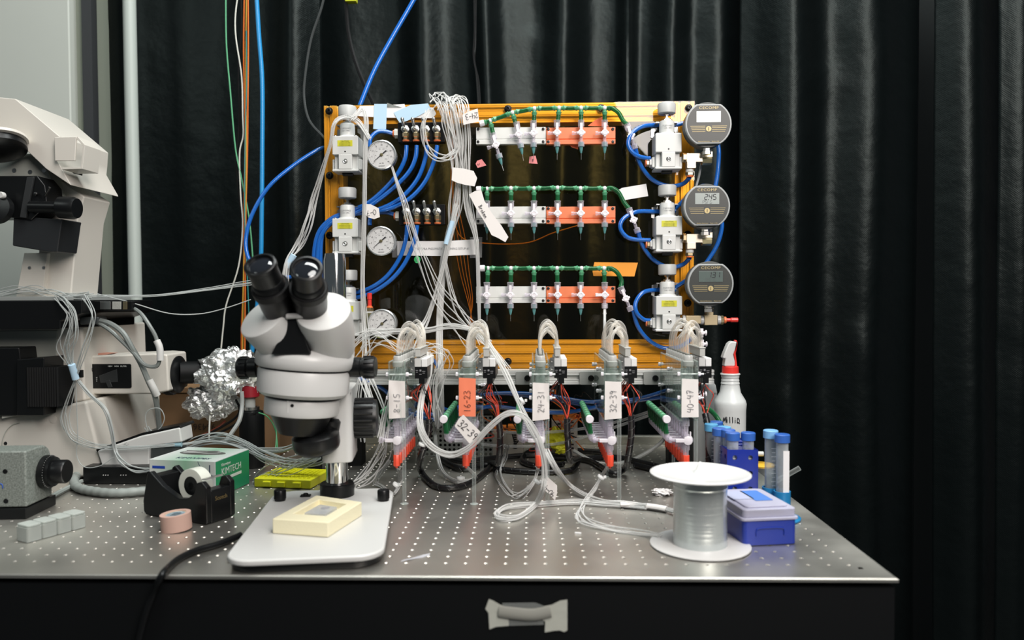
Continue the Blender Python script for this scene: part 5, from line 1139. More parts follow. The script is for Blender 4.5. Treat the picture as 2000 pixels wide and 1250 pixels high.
# ------------------------------------------------------------------ blue air tubing
def blue(label, pts, m=None, r=.0042, name='air_tube'): return cable(name, label, 'tube', PX(pts), r, m or BLUETUBE, n=12, sub=7)
B = BY
blue('blue air tube rising steeply from the board top to the top of the picture', [(845, -70, .70), (808, 0, .69), (765, 75, .68), (730, 140, .665), (703, 206, .65), (690, 240, .64)], r=.0050)
blue('sky blue tube hanging straight down behind the microscope eyepieces', [(498, -60, .70), (505, 60, .70), (512, 160, .70), (512, 300, .70), (511, 420, .70), (509, 520, .70), (500, 620, .70), (492, 690, .70)], SKYTUBE, .0048)
blue('blue tube curving from the frame side down to the eyepieces', [(640, 288, .62), (622, 292, .60), (575, 322, .58), (525, 365, .56), (492, 420, .55), (480, 470, .545), (487, 508, .54), (510, 530, .54), (550, 542, .54), (600, 535, .54)], r=.0040)
four = [('first', [(794, 284), (791, 310), (776, 340), (748, 372), (716, 398), (680, 413), (646, 428), (622, 455), (613, 500), (615, 560), (622, 610)]),
        ('second', [(814, 284), (811, 310), (797, 338), (765, 370), (722, 402), (685, 420), (650, 434), (628, 460), (620, 500), (622, 560), (628, 612)]),
        ('third', [(834, 284), (830, 312), (815, 350), (785, 385), (745, 407), (700, 417), (660, 423), (632, 450), (626, 500), (628, 560), (634, 610)]),
        ('fourth', [(854, 284), (848, 314), (830, 355), (800, 388), (760, 408), (720, 414), (690, 412), (664, 406)])]
for i, (nm, p) in enumerate(four): blue(f'blue tube from the {nm} toggle valve of the upper manifold, sweeping to the frame side', [(u, v, B-.030-.002*(i % 2)+(.010 if k > 4 else 0)) for k, (u, v) in enumerate(p)])
blue('short blue tube arching from the top dial gauge to the upper toggle manifold', [(722, 287, B-.032), (724, 270, B-.032), (737, 258, B-.024), (752, 257, B-.018), (768, 261, B-.014)])
blue('short blue tube running level into the lower toggle manifold', [(722, 440, B-.030), (724, 425, B-.026), (738, 416, B-.018), (755, 415, B-.016), (770, 419, B-.014)])
blue('blue tube from the first lower toggle, crossing before the paper strip', [(795, 440, B-.030), (792, 470, B-.030), (780, 505, B-.030), (755, 540, B-.030), (722, 563, B-.028), (690, 572, B-.012), (660, 575, B-.01)])
blue('blue tube from the second lower toggle, crossing before the paper strip', [(815, 440, B-.030), (808, 475, B-.030), (790, 515, B-.030), (762, 548, B-.030), (725, 572, B-.028), (692, 582, B-.012), (662, 586, B-.01)])
for i, (dy, nm) in enumerate(((0, 'blank gauge'), (0, 'gauge reading 2.45'), (0, 'lowest gauge'))):
    hook = [[(1322, 243, .006), (1283, 244, .008), (1255, 247, .026), (1234, 261, .034), (1227, 283, .036), (1240, 302, .034), (1262, 309, .026), (1270, 309, .024)],
            [(1320, 412, .006), (1280, 413, .008), (1243, 414, .024), (1217, 428, .032), (1212, 447, .034), (1228, 465, .032), (1260, 469, .026), (1270, 469, .024)],
            [(1320, 566, .006), (1283, 566, .008), (1257, 571, .026), (1242, 590, .032), (1243, 610, .034), (1257, 624, .028), (1270, 626, .024)]][i]
    blue(f'blue tube bending in a hook into the regulator of the {nm}', [(u, v, B-y) for u, v, y in hook])
    down = [[(1241, 291, .030), (1251, 322, .020), (1273, 350, .012), (1303, 363, .008), (1332, 360, .014), (1347, 347, .034)],
            [(1246, 452, .030), (1255, 480, .020), (1277, 508, .012), (1307, 522, .008), (1333, 517, .014), (1347, 504, .034)],
            [(1237, 607, .030), (1246, 638, .020), (1268, 665, .012), (1298, 680, .008), (1330, 676, .010), (1352, 660, .020)]][i]
    blue(f'blue tube sagging from the inline stopcock under the regulator of the {nm}', [(u, v, B-y) for u, v, y in down])
blue('blue tube dropping from behind the blank gauge to behind the 2.45 gauge', [(1322, 244, B-.004), (1345, 240, B-.004), (1385, 250, B-.01), (1402, 282, B-.02), (1403, 320, B-.02), (1397, 365, B-.02), (1385, 400, B-.02)])
blue('blue tube slanting up from behind the middle regulator to the 2.45 gauge', [(1318, 408, B-.004), (1335, 392, B-.006), (1352, 374, B-.01), (1375, 363, B-.016), (1390, 372, B-.03)])
blue('blue tube bowing from the 2.45 gauge down behind the lowest gauge', [(1404, 420, B-.02), (1410, 440, B-.02), (1402, 475, B-.02), (1385, 505, B-.02), (1365, 530, B-.02), (1340, 548, B-.01), (1318, 562, B-.004)])
blue('blue tube strung low behind the valve units, upper of the long pair', [(700, 738, .50), (745, 758, .52), (800, 800, .54), (870, 808, .55), (940, 772, .57), (1050, 770, .58), (1150, 785, .58), (1240, 780, .58), (1310, 760, .57)])
blue('blue tube strung low behind the valve units, lower of the long pair', [(760, 790, .58), (850, 820, .58), (950, 795, .58), (1020, 800, .59), (1100, 806, .59), (1190, 790, .58), (1300, 775, .58)])
blue('thin blue tube bridging above the long pair behind the orange-labelled unit', [(845, 700, .54), (862, 735, .54), (858, 780, .55), (880, 800, .56), (960, 770, .58), (1060, 778, .59), (1180, 800, .59)], r=.0032)
blue('dark green hose curving behind the blue tube rack', [(1372, 800, .40), (1385, 800, .40), (1400, 815, .40), (1412, 838, .39), (1418, 860, .38)], GREENT, .0042, 'hose')
blue('long grey cord dropping beside the blank gauge fittings', [(1370, 318, B-.02), (1365, 345, B-.01), (1358, 375, B-.005), (1358, 420, B-.004)], GREYP, .0022, 'cord')

# ------------------------------------------------------------------ wires hanging before the curtain
def wire(label, pts, m, r=.0015, name='hanging_wire'): return cable(name, label, 'wire', PX([(u, v, Y) for u, v, Y in pts]), r, m, n=6, sub=6)
Yw = .72
wire('thin green wire, outermost of the wires hanging before the curtain', [(441, -40, Yw), (442, 80, Yw), (450, 180, Yw), (460, 290, Yw), (472, 350, Yw), (487, 430, Yw), (495, 520, Yw)], mat('pale_green_wire', (.12, .42, .22), .4), .0017)
wire('white wire that kinks at the top and strays out toward the foil', [(468, -30, Yw), (460, 28, Yw), (461, 75, Yw), (472, 150, Yw), (474, 225, Yw), (475, 265, Yw), (468, 300, Yw), (470, 380, Yw), (474, 440, Yw), (466, 520, Yw), (442, 595, Yw), (436, 640, Yw), (430, 700, Yw)], WHITEW, .0017)
wire('orange wire hanging straight before the curtain, bordered by the yellow one', [(478, -40, Yw), (476, 100, Yw), (479, 250, Yw), (477, 400, Yw), (476, 540, Yw), (472, 640, Yw), (472, 700, Yw)], ORANGEW, .0018)
wire('orange wire hanging nearest the sky blue tube', [(484, -40, Yw-.005), (485, 90, Yw-.005), (484, 200, Yw-.005), (483, 300, Yw-.005), (480, 420, Yw-.005), (479, 560, Yw-.005), (478, 690, Yw-.005)], mat('deep_orange_wire', (.72, .17, .03), .4), .0018)
wire('yellow wire squeezed between the two orange ones', [(482, -40, Yw-.01), (480, 120, Yw-.01), (481, 280, Yw-.01), (480, 400, Yw-.01), (475, 560, Yw-.01), (474, 690, Yw-.01)], mat('mustard_wire', (.55, .36, .05), .4), .0012)
wire('thin blue-green wire within the orange pair', [(481, 60, Yw-.012), (482, 160, Yw-.012), (479, 260, Yw-.012), (478, 420, Yw-.012), (484, 560, Yw-.012), (489, 690, Yw-.012)], mat('sea_wire', (.04, .26, .25), .4), .0012)
wire('loose black wire that bows out behind the white one', [(470, -40, Yw+.02), (471, 60, Yw+.02), (465, 140, Yw+.02), (467, 230, Yw+.02), (462, 330, Yw+.02), (470, 420, Yw+.02), (474, 520, Yw+.02)], RUBBER, .0018)
wire('straight black wire close behind the orange wires', [(487, -40, Yw+.02), (482, 60, Yw+.02), (472, 160, Yw+.02), (470, 280, Yw+.02), (473, 420, Yw+.02), (474, 560, Yw+.02), (474, 690, Yw+.02)], RUBBER, .0020)
wire('dark grey cable bowing down from the top to behind the board corner', [(640, -40, .80), (628, 15, .80), (608, 75, .80), (597, 140, .79), (594, 190, .78), (604, 235, .76), (632, 268, .74), (660, 300, .72)], mat('slate_cable', (.05, .055, .055), .3), .0028, 'hanging_cable')
wire('thick black cable below the yellow plug, vanishing behind the board', [(675, -10, .84), (680, 60, .84), (694, 120, .83), (716, 175, .80), (735, 215, .76), (745, 250, .74)], RUBBER, .0045, 'hanging_cable')
wire('pair-wire in black hanging down to the board top, beside the tube arch', [(926, -40, .84), (927, 60, .83), (925, 110, .82), (931, 150, .80), (935, 215, .74)], mat('glossy_black_wire', (.012, .012, .012), .2), .0022, 'hanging_cable')
wire('second strand of the black pair-wire above the board', [(930, -40, .835), (929, 80, .825), (927, 120, .82), (935, 160, .80), (938, 215, .74)], MATS['glossy_black_wire'], .0018, 'hanging_cable')
q = ay(686, -4, .84); mb = MB(); mb.box(q, (.026, .02, .022)); solo('yellow_plug', mb, mat('plug_yellow', (.62, .66, .03), .5), 'yellow plug just peeking in at the top of the picture', 'plug', b=.002)

# ------------------------------------------------------------------ clear tubing bundles
def run(label, pts, n, spread, r=.0011, m=THIN, jit=.35, seed=0, fan=None, name='capillary_tube', grp=None, seg=6, sub=5):
    return bundle(name, label, 'tube', PX(pts), n, spread, r, m, grp or label, jit, seed, fan, seg, sub)
yb = B-.030
run('thin clear tubes arching over the board top and falling beside the white flags', [(893, 330, yb), (885, 270, yb), (872, 222, yb), (880, 198, B-.012), (895, 197, B+.012), (903, 214, yb), (908, 270, yb), (908, 330, yb), (914, 400, yb), (930, 470, yb), (934, 560, yb), (936, 640, yb)], 12, .012, .0011, seed=2, fan=[1.2, 1.2, 1.2, 1, 1, 1.1, 1.1, .8, .8, .5, .3, .2])
run('thin clear tubes hanging in a thick curtain beside the upper toggle levers', [(850, 200, B-.006), (858, 192, B+.004), (872, 205, yb), (884, 260, yb), (893, 330, yb), (890, 400, yb), (880, 450, yb), (868, 500, yb), (862, 560, yb), (858, 640, yb-.02), (860, 740, .47), (858, 830, .46)], 14, .014, .0011, seed=3, fan=[1.2, 1.2, 1.2, 1.1, .9, .9, .6, .5, .4, .4, .5, .6])
run('thin clear tubes looping once around the toggle levers', [(838, 215, yb), (828, 245, yb-.012), (832, 285, yb-.014), (855, 306, yb-.012), (880, 306, yb-.01), (896, 280, yb), (893, 235, yb), (884, 200, yb)], 5, .005, .0012, seed=4, jit=.8)
run('thin clear tubes fanning out from the dial gauge down to the rail', [(765, 325, yb-.02), (776, 360, yb-.025), (790, 400, yb-.025), (804, 450, yb-.025), (826, 510, yb-.02), (852, 570, yb-.02), (884, 620, yb-.02), (920, 655, yb-.02), (950, 680, yb-.03)], 6, .005, .0010, seed=5, fan=[.3, .5, 1, 1.6, 2.6, 3.6, 4.4, 4.6, 4])
run('thin clear tubes crossing the board in an X toward the 8-15 unit', [(892, 400, yb-.01), (880, 450, yb-.015), (866, 520, yb-.015), (848, 585, yb-.02), (828, 635, yb-.03), (805, 665, .46), (790, 700, .42), (778, 745, .35), (757, 800, .31), (745, 860, .29)], 9, .006, .0010, seed=6, fan=[.8, .7, .6, .6, 1, 1.6, 2, 1.6, 1.2, 1.5])
run('thin clear tubes slanting from mid board down behind the 16-23 unit', [(868, 500, yb-.01), (880, 560, yb-.01), (900, 610, yb-.015), (930, 650, yb-.02), (960, 680, yb-.03), (990, 720, .45)], 6, .006, .0010, seed=7, fan=[.5, 1.2, 2, 2.4, 2, 1.5])
run('thin clear tubes falling straight past the left-hand dial gauges'.replace('left-hand ', ''), [(690, 232, yb-.035), (706, 214, yb-.02), (714, 235, yb-.03), (713, 300, yb-.04), (712, 380, yb-.04), (710, 470, yb-.04), (708, 560, yb-.04), (712, 640, yb-.045), (714, 700, .45), (706, 780, .42), (712, 850, .40)], 9, .0045, .0011, seed=8, fan=[1, .8, 1, .9, .8, .8, .9, 1.2, 2, 3, 3])
run('thin clear tubes over the top regulator knob, hanging down the frame side', [(722, 270, yb-.04), (700, 238, yb-.03), (676, 228, yb-.03), (654, 240, yb-.04), (645, 280, yb-.04), (632, 330, yb-.03), (615, 385, yb-.02), (600, 440, yb-.03), (585, 480, .50), (562, 512, .48), (556, 560, .47)], 9, .006, .0011, seed=9, fan=[.8, .8, .8, .7, .7, .9, 1.2, 1.6, 1.6, .8, 1.4])
run('thin clear tubes dropping past the big focus knob toward the table', [(712, 730, .42), (735, 790, .38), (752, 850, .36), (742, 890, .35), (715, 930, .34), (690, 950, .33)], 9, .012, .0011, seed=10, jit=.5, fan=[1, 1, 1.1, 1.2, 1, .6])
run('thin clear tubes sweeping level over the veiled dial gauge', [(692, 672, .46), (720, 650, .46), (770, 646, .45), (830, 645, .44), (880, 637, .43), (925, 645, .42), (958, 668, .40)], 9, .006, .0012, seed=11, jit=.5, fan=[2.6, 1.6, 1, .8, .7, .7, .8])
run('thin clear tubes tangled on the rail between microscope and 8-15 unit', [(700, 690, .45), (740, 660, .44), (800, 690, .43), (840, 680, .42), (875, 700, .42), (850, 750, .42), (845, 810, .40)], 7, .012, .0010, seed=12, jit=.9)
run('clear tubes bunched diagonally from the orange-labelled unit to the 24-31 unit', [(940, 655, .38), (965, 690, .34), (990, 735, .31), (1014, 790, .28), (1035, 835, .262), (1055, 870, .25), (1064, 905, .245)], 8, .0050, .0012, seed=13, jit=.25)
run('clear tubes looping under the orange-labelled unit up to the 24-31 unit', [(838, 690, .38), (838, 730, .36), (824, 775, .33), (820, 830, .28), (840, 868, .265), (880, 888, .255), (920, 872, .248), (955, 835, .245), (990, 808, .245), (1022, 812, .245), (1048, 850, .243), (1062, 895, .242), (1064, 940, .240)], 8, .0052, .0012, seed=14, jit=.2)
run('clear tubes curling in a flat loop on the steel below the 40-47 flag', [(1064, 930, .243), (1058, 965, .225), (1040, 995, .19)], 7, .0035, .0012, seed=15, jit=.2) if False else None
P = PX([(1064, 930, .243), (1060, 955, .235)])+[az(1045, 985, .006), az(1010, 1010, .005), az(978, 1012, .005), az(970, 1002, .005), az(990, 990, .005), az(1050, 984, .006), az(1120, 980, .006), az(1180, 984, .006), az(1215, 986, .006), az(1262, 990, .006)]
bundle('capillary_tube', 'clear tubes curling in a flat loop on the steel below the 40-47 flag', 'tube', P, 7, .0044, .0012, THIN, 'clear tubes curling on the steel table', .25, 15, None, 6, 6)
P = PX([(1068, 880, .25), (1085, 915, .24)])+[az(1110, 945, .02), az(1140, 965, .008), az(1180, 980, .006), az(1215, 984, .006), az(1250, 988, .006), az(1290, 992, .006), az(1330, 1003, .007)]
bundle('capillary_tube', 'clear tubes running down from the 24-31 unit toward the white spool', 'tube', P, 6, .0042, .0012, THIN, 'clear tubes running toward the spool', .25, 16, None, 6, 6)
for (a, b, nm) in (((1212, 985), (1245, 986), 'flat white tape wrap around the clear tubes on the table'), ((1264, 988), (1302, 994), 'rolled white tape wrap next to the spool, around the clear tubes')):
    p, q = az(*a, .006), az(*b, .006); mb = MB(); mb.tube([p, (p+q)/2+Vector((0, 0, .0006)), q], .0068, 12, 5); mb.v = [(x, y, .0004+(z-.006+.0068)*.72) for x, y, z in mb.v]; solo('tape_wrap', mb, CREAMT, nm, 'tape')
P = [Vector(up(3, -.006, .03, .055))]+[az(1174, 930, .03), az(1160, 958, .012), az(1140, 985, .003), az(1128, 1008, .002), az(1150, 1026, .002), az(1200, 1035, .003), az(1250, 1042, .003), az(1290, 1046, .006)]
bundle('capillary_tube', 'loose clear tubes wandering over the table from the 32-39 unit to the spool', 'tube', P, 8, .004, .0010, THIN, 'loose clear tubes before the 32-39 unit', .8, 17, [.6, .5, .8, 1.2, 1.8, 1.8, 1.4, 1.1, 1], 6, 6)
P = [Vector(up(2, -.006, .03, .055))]+[az(1050, 920, .02), az(1040, 945, .012), az(1010, 972, .003), az(985, 955, .003), az(975, 925, .004), az(985, 895, .02), az(990, 870, .05)]
bundle('capillary_tube', 'loose clear tubes coiling on the table between the 16-23 and 24-31 units', 'tube', P, 7, .004, .0010, THIN, 'loose clear tubes before the 24-31 unit', .8, 18, [.6, .5, .8, 1.4, 1.8, 1.8, 1.4, 1], 6, 6)
P = [Vector(up(1, -.004, .03, .055))]+[az(928, 935, .008), az(895, 940, .006), az(868, 925, .010), az(856, 895, .03), az(850, 840, .07)]+[ay(858, 760, .45), ay(860, 690, .47)]
bundle('capillary_tube', 'clear tubes gathered by a tie beneath the orange-labelled unit', 'tube', P, 7, .0038, .0011, THIN, 'clear tubes under the orange-labelled unit', .4, 19, [.5, .8, .8, 1, 1, 1.1, 1, 1], 6, 6)
P = [Vector(up(0, -.004, .03, .055))]+[az(782, 940, .008), az(768, 965, .005), az(745, 950, .004), az(735, 940, .01), az(760, 900, .05)]
bundle('capillary_tube', 'clear tubes gathered by a tie beneath the 8-15 unit', 'tube', P, 6, .0034, .0011, THIN, 'clear tubes under the 8-15 unit', .4, 20, None, 6, 6)
P = PX([(1181, 602, YS), (1181, 640, YS-.03), (1180, 690, .48), (1178, 740, .46)]); cable('clear_tube', 'single clear tube hanging from the white barb at the end of the lowest row', 'tube', P, .0028, TUBE)
for (u, v, Y, a, lb) in ((937, 646, yb, 0, 'white cable tie on the tubes beside the lowest stopcock row'), (1174, 932, .29, 55, 'white cable tie on the tubes below the 32-39 unit'), (1049, 941, .28, 50, 'white cable tie on the loose tubes below the 24-31 unit'), (825, 868, .272, 70, 'white cable tie on the loop beside the red caps of the 8-15 unit'),
                         (899, 934, .33, 90, 'upright white cable tie on the tubes gathered below the orange-labelled unit'), (774, 947, .30, 55, 'white cable tie next to the clip knob of the microscope base'), (1020, 783, .285, 30, 'white cable tie on the diagonal tubes beside the 24-31 label')):
    q = ay(u, v, Y); a = math.radians(a); d = Vector((math.cos(a), 0, math.sin(a))); mb = MB(); mb.lathe(q-d*.0022 if a else q-Vector((0, 0, .002)), d if a else (0, 0, 1), [(.0062, 0), (.0066, .001), (.0066, .0034), (.0062, .0044)], 14); mb.box(q+Vector((.006, -.002, .001)), (.004, .004, .004)); solo('cable_tie', mb, NATUR, lb, 'cable tie')
for (u, v, u2, v2, Y, r, lb) in ((884, 432, 871, 477, yb-.014, .0048, 'pale blue tape sleeve on the tubes in front of the long paper strip'), (574, 498, 560, 522, .485, .0060, 'pale blue tape sleeve on the tubes between the eyepieces and the frame')):
    mb = MB(); mb.cyl(ay(u, v, Y), ay(u2, v2, Y), r, n=12); solo('tape_wrap', mb, BLUET, lb, 'tape')
# grey cables and tubes low behind the units
for i, (nm, pts, r, m) in enumerate((('upper', [(940, 795, .60), (1030, 800, .60), (1150, 800, .60), (1300, 765, .60)], .003, GREYP), ('middle', [(940, 835, .60), (1000, 845, .60), (1100, 842, .60), (1200, 825, .60), (1310, 790, .60)], .003, TUBE), ('lower', [(940, 868, .60), (1000, 872, .60), (1080, 868, .60), (1160, 848, .60), (1300, 800, .60)], .003, TUBE), ('bent', [(1120, 880, .62), (1170, 905, .60), (1230, 900, .60), (1290, 865, .60), (1320, 820, .60)], .004, GREYP))):
    cable('grey_tube', f'{nm} grey tube strung behind the 24-31 and 32-39 units', 'tube', PX(pts), r, m)
# little white stopcocks dangling beside the last unit
for (u, v, lb) in ((1370, 650, 'tiny white stopcock hanging under the lowest brass tee'), (1371, 672, 'small white luer fitting on the blue tube beside the last unit'), (1370, 770, 'small white luer fitting beside the 40-47 label')):
    q = ay(u, v, .44); t = thing('luer_fitting', lb, 'fitting', q); mb = MB(); mb.cyl((0, 0, -.008), (0, 0, .008), .0035); mb.cyl((-.006, 0, 0), (.008, 0, 0), .0028); mb.cyl((.007, 0, 0), (.009, 0, 0), .005); part(t, 'body', mb, WSTOP); mb = MB(); mb.box((0, -.005, 0), (.006, .003, .006)); part(t, 'handle', mb, WSTOP, b=.0005)

# ------------------------------------------------------------------ the big inverted microscope at the side
im = thing('inverted_microscope', 'big warm white inverted microscope with black stage and side camera port', 'microscope', (-.35, .55, 0))
def pp(pxs, Y, d, nm, m, b=.002, lab=None, par=None):
    """outline seen at depth Y, pushed d metres back"""
    pts = [ay(u, v, Y) for u, v in pxs]
    for p in pts: p.z = max(p.z, .0008)
    o = pts[0]; mb = MB(); mb.prism([(p.x-o.x, p.z-o.z) for p in pts], o, (1, 0, 0), (0, 0, 1), (0, d, 0)); return part(par or im, nm, mb, m, b=b, world=True, label=lab)
IM = mat('microscope_cream', (.66, .63, .57), .38); IMD = mat('microscope_grey', (.40, .42, .38), .42)
pp([(-260, 830), (-20, 812), (52, 806), (150, 786), (168, 783), (199, 905), (197, 925), (142, 938), (105, 945), (-260, 985)], .44, .30, 'lower_body', IM, .006)
pp([(-180, 640), (112, 640), (160, 636), (166, 783), (112, 792), (-180, 812)], .47, .24, 'upper_body', IM, .005)
pp([(-180, 648), (40, 645), (112, 645), (110, 704), (60, 708), (-180, 708)], .468, .01, 'body_panel', IMD, .002)
mb = MB(); c = ay(46, 846, .438)
mb = MB(); mb.ring(ay(72, 893, .4392), (0, -1, 0), .062, .0585, .0008, 64) if False else mb.tube([ay(u, v, .4385) for u, v in ((4, 880), (5, 860), (12, 842), (24, 830), (38, 826))], .0007, 6); part(im, 'groove', mb, IMD, world=True)
mb = MB(); mb.lathe(ay(104, 819, .4402), (0, -1, 0), [(.0075, 0), (.0075, .0008), (.006, .0012)], 24); part(im, 'blanking_plug', mb, IM, world=True)
mb = MB(); mb.lathe(ay(11, 866, .4402), (0, -1, 0), [(.0035, 0), (.003, .001)], 14); part(im, 'screw', mb, DSTEEL, world=True)
# black bellows and boxes in front of the body
for q, Y, d in (([(-120, 680), (37, 679), (40, 702), (40, 812), (-120, 812)], .42, .05), ([(32, 702), (86, 698), (86, 812), (32, 812)], .405, .06)): pp(q, Y, d, 'cube_turret', BLACK, .002)
mb = MB(); n = 26; a = ay(50, 722, .40); b = ay(112, 716, .40); zb0 = ay(50, 799, .40).z; zb1 = ay(115, 786, .40).z; pts = []
for i in range(n+1):
    s = i/n; pts.append((a.x+(b.x-a.x)*s, .40+(.0 if i % 2 else .0025)))
poly = pts+[(b.x, .45), (a.x, .45)]
mb.prism(poly, (0, 0, zb0+.004), (1, 0, 0), (0, 1, 0), (0, 0, a.z-zb0)); part(im, 'bellows', mb, MATTE, world=True)
pp([(3, 803), (42, 796), (40, 786), (52, 786), (53, 802), (53, 808), (3, 818)], .425, .02, 'torn_padding', mat('grey_padding', (.45, .46, .42), .8, bump=(120, .5, .003)), .001)
# stage
pp([(-180, 588), (160, 586), (160, 612), (118, 626), (118, 643), (-180, 645)], .40, .26, 'stage_plate', BLACK, .002)
pp([(-180, 580), (132, 579), (132, 588), (-180, 588)], .41, .22, 'stage_insert', mat('stage_grey', (.30, .32, .31), .4), .001)
pp([(120, 588), (258, 588), (258, 606), (120, 606)], .44, .03, 'stage_arm', BLACK, .001)
for u0, u1, m in ((195, 216, STEEL), (219, 236, mat('rough_foil', (.6, .6, .55), .45, .6, bump=(300, .6, .001))), (240, 248, BRASS)): pp([(u0, 589), (u1, 589), (u1, 604), (u0, 604)], .438, .003, 'drive_fitting', m, .0004)
pp([(155, 618), (192, 619), (192, 633), (155, 634)], .44, .03, 'drive_block', mat('drive_grey', (.10, .11, .11), .3, .6), .002)
# illumination column
pp([(35, 586), (74, 497), (100, 340), (165, 384), (152, 428), (138, 586)], .46, .09, 'column', IM, .003)
pp([(30, 586), (47, 494), (92, 494), (82, 586)], .45, .012, 'column_rail', IM, .001)
for u, v in ((58, 523), (86, 523)):
    mb = MB(); mb.lathe(ay(u, v, .4498), (0, -1, 0), [(.003, 0), (.0028, .0012)], 12); part(im, 'screw', mb, STEEL, world=True)
pp([(-120, 190), (0, 190), (30, 193), (116, 266), (114, 296), (112, 314), (137, 358), (138, 362), (90, 330), (48, 290), (0, 254), (-120, 254)], .40, .16, 'lamp_arm', IM, .004)
pp([(-60, 300), (60, 300), (90, 325), (112, 384), (60, 420), (-60, 420)], .43, .10, 'arm_web', IMD, .002)
for u, v in ((28, 333), (59, 336), (86, 333)):
    mb = MB(); mb.lathe(ay(u, v, .4296), (0, -1, 0), [(.0042, 0), (.0040, .0006), (.0026, .0006)], 14); part(im, 'screw', mb, STEEL, world=True)
mb = MB()
for q in ([(106, 268), (150, 268), (150, 314), (106, 314)],): pass
hk = pp([(106, 268), (149, 267), (146, 314), (107, 314)], .388, .004, 'cable_hook', IM, .001)
pp([(148, 267), (152, 267), (166, 283), (161, 330), (120, 331), (121, 327), (157, 326), (162, 285), (149, 270)], .389, .05, 'cable_hook', IM, .0005)
pp([(126, 332), (143, 332), (140, 359), (126, 345)], .43, .03, 'vent_slot', BLACK, .0005)
mb = MB(); c = ay(-8, 290, .37); mb.lathe(c, (.30, -.20, -1), [(.040, -.012), (.048, -.010), (.048, .004), (.040, .008), (.030, .012)], 48)
for k in range(40):
    pass
part(im, 'condenser_turret', mb, BLACK, world=True); mb = MB(); mb.lathe(ay(-8, 277, .37), (.30, -.20, -1), [(.040, -.008), (.050, -.002), (.050, .003), (.045, .004)], 48); part(im, 'condenser_ring', mb, IM, world=True)
pp([(-80, 344), (72, 343), (88, 362), (92, 400), (60, 430), (40, 426), (-80, 420)], .39, .05, 'condenser_holder', BLACK, .002)
pp([(26, 424), (60, 424), (122, 428), (120, 436), (112, 492), (95, 492), (24, 480)], .395, .06, 'focus_mount', mat('slate_black', (.02, .022, .024), .35), .002)
pp([(52, 346), (66, 345), (50, 426), (38, 424)], .386, .006, 'dovetail', mat('dovetail_black', (.03, .032, .033), .3), .0008)
mb = MB(); a = ay(60, 404, .385); b = ay(116, 405, .385); c = ay(151, 407, .385); mb.cyl(a, b, .0105, n=28); mb.lathe(b, c-b, [(.0165, 0), (.0195, .002), (.0200, (c-b).length*.8), (.0175, (c-b).length)], 36); part(im, 'condenser_focus_knob', mb, BLACK, world=True)
mb = MB(); mb.lathe(ay(71, 379, .386), (0, -1, 0), [(.0035, 0), (.0035, .004), (.002, .005)], 14); mb.cyl(ay(88, 382, .386), ay(97, 366, .38), .002); part(im, 'clamp_screw', mb, DSTEEL, world=True)
mb = MB(); mb.lathe(ay(6, 382, .375), (0, -1, 0), [(.006, 0), (.0062, .006), (.005, .008)], 20); part(im, 'white_button', mb, WHITE, world=True)
mb = MB(); mb.lathe(ay(0, 410, .38), (0, -1, .2), [(.026, 0), (.024, .01), (.012, .012)], 36); part(im, 'iris_dial', mb, BLACK, world=True)
# camera port
port = pp([(158, 696), (300, 690), (326, 692), (330, 764), (300, 770), (160, 770)], .50, .085, 'camera_port', IM, .004)
pn = pp([(166, 711), (258, 711), (258, 759), (166, 759)], .4985, .002, 'filter_panel', BLACK, .0006, par=port) if False else None
q = [ay(u, v, .4992) for u, v in ((168, 711), (257, 758))]; mb = MB(); w_, h_ = q[1].x-q[0].x, q[0].z-q[1].z; mb.prism(rrect(w_, h_, .003), ((q[0].x+q[1].x)/2, .4996, (q[0].z+q[1].z)/2), (1, 0, 0), (0, 0, 1), (0, -.0012, 0)); pn = part(im, 'filter_panel', mb, BLACK, world=True)
pp([(193, 734), (228, 721), (230, 746), (196, 748)], .4978, .003, 'filter_lever', mat('lever_black', (.025, .027, .028), .35), .0008); pp([(205, 744), (214, 742), (219, 756), (211, 757)], .497, .003, 'filter_lever', MATS['lever_black'], .0005)
for u, v in ((178, 722), (177, 750)):
    mb = MB(); mb.lathe(ay(u, v, .4984), (0, -1, 0), [(.0045, 0), (.0045, .0015), (.002, .002)], 16); part(im, 'screw', mb, DSTEEL, world=True)
for s, u in (('ND4', 215), ('ND8', 227.5), ('FILTER', 241)): text(im, 'printed_text', s, .0042, mat('print_light', (.6, .62, .6), .6), ay(u, 715.5, .4982)-Vector(im.location))
text(im, 'printed_text', 'N\nD\n8', .0034, MATS['print_light'], ay(189, 741, .4960)-Vector(im.location))
mb = MB(); a, b = ay(325, 731, .545), ay(358, 731, .545); mb.lathe(a, b-a, [(.036, 0), (.0405, .002), (.0405, .016), (.037, .017), (.037, .026), (.030, .030)], 48)
for k in range(48):
    t_ = 2*PI*k/48; mb.cyl(a+Vector((.004, math.cos(t_)*.0405, math.sin(t_)*.0405)), a+Vector((.015, math.cos(t_)*.0405, math.sin(t_)*.0405)), .0012, n=6)
part(im, 'coupling_ring', mb, BLACK, world=True)
mb = MB(); mb.cyl(ay(350, 728, .55), ay(450, 726, .60), .0225, n=36); part(im, 'camera_tube', mb, MATTE, world=True)
mb = MB(); mb.prism([(0, 0), (.04, .003), (.052, .006), (.030, .007), (.01, .005)], ay(164, 697, .52), (1, 0, 0), (0, 0, 1), (0, .03, 0)); solo('tape_scrap', mb, mat('salmon_paper', (.65, .30, .22), .7), 'crumpled scrap of white and red tape lying on top of the camera port', 'tape')

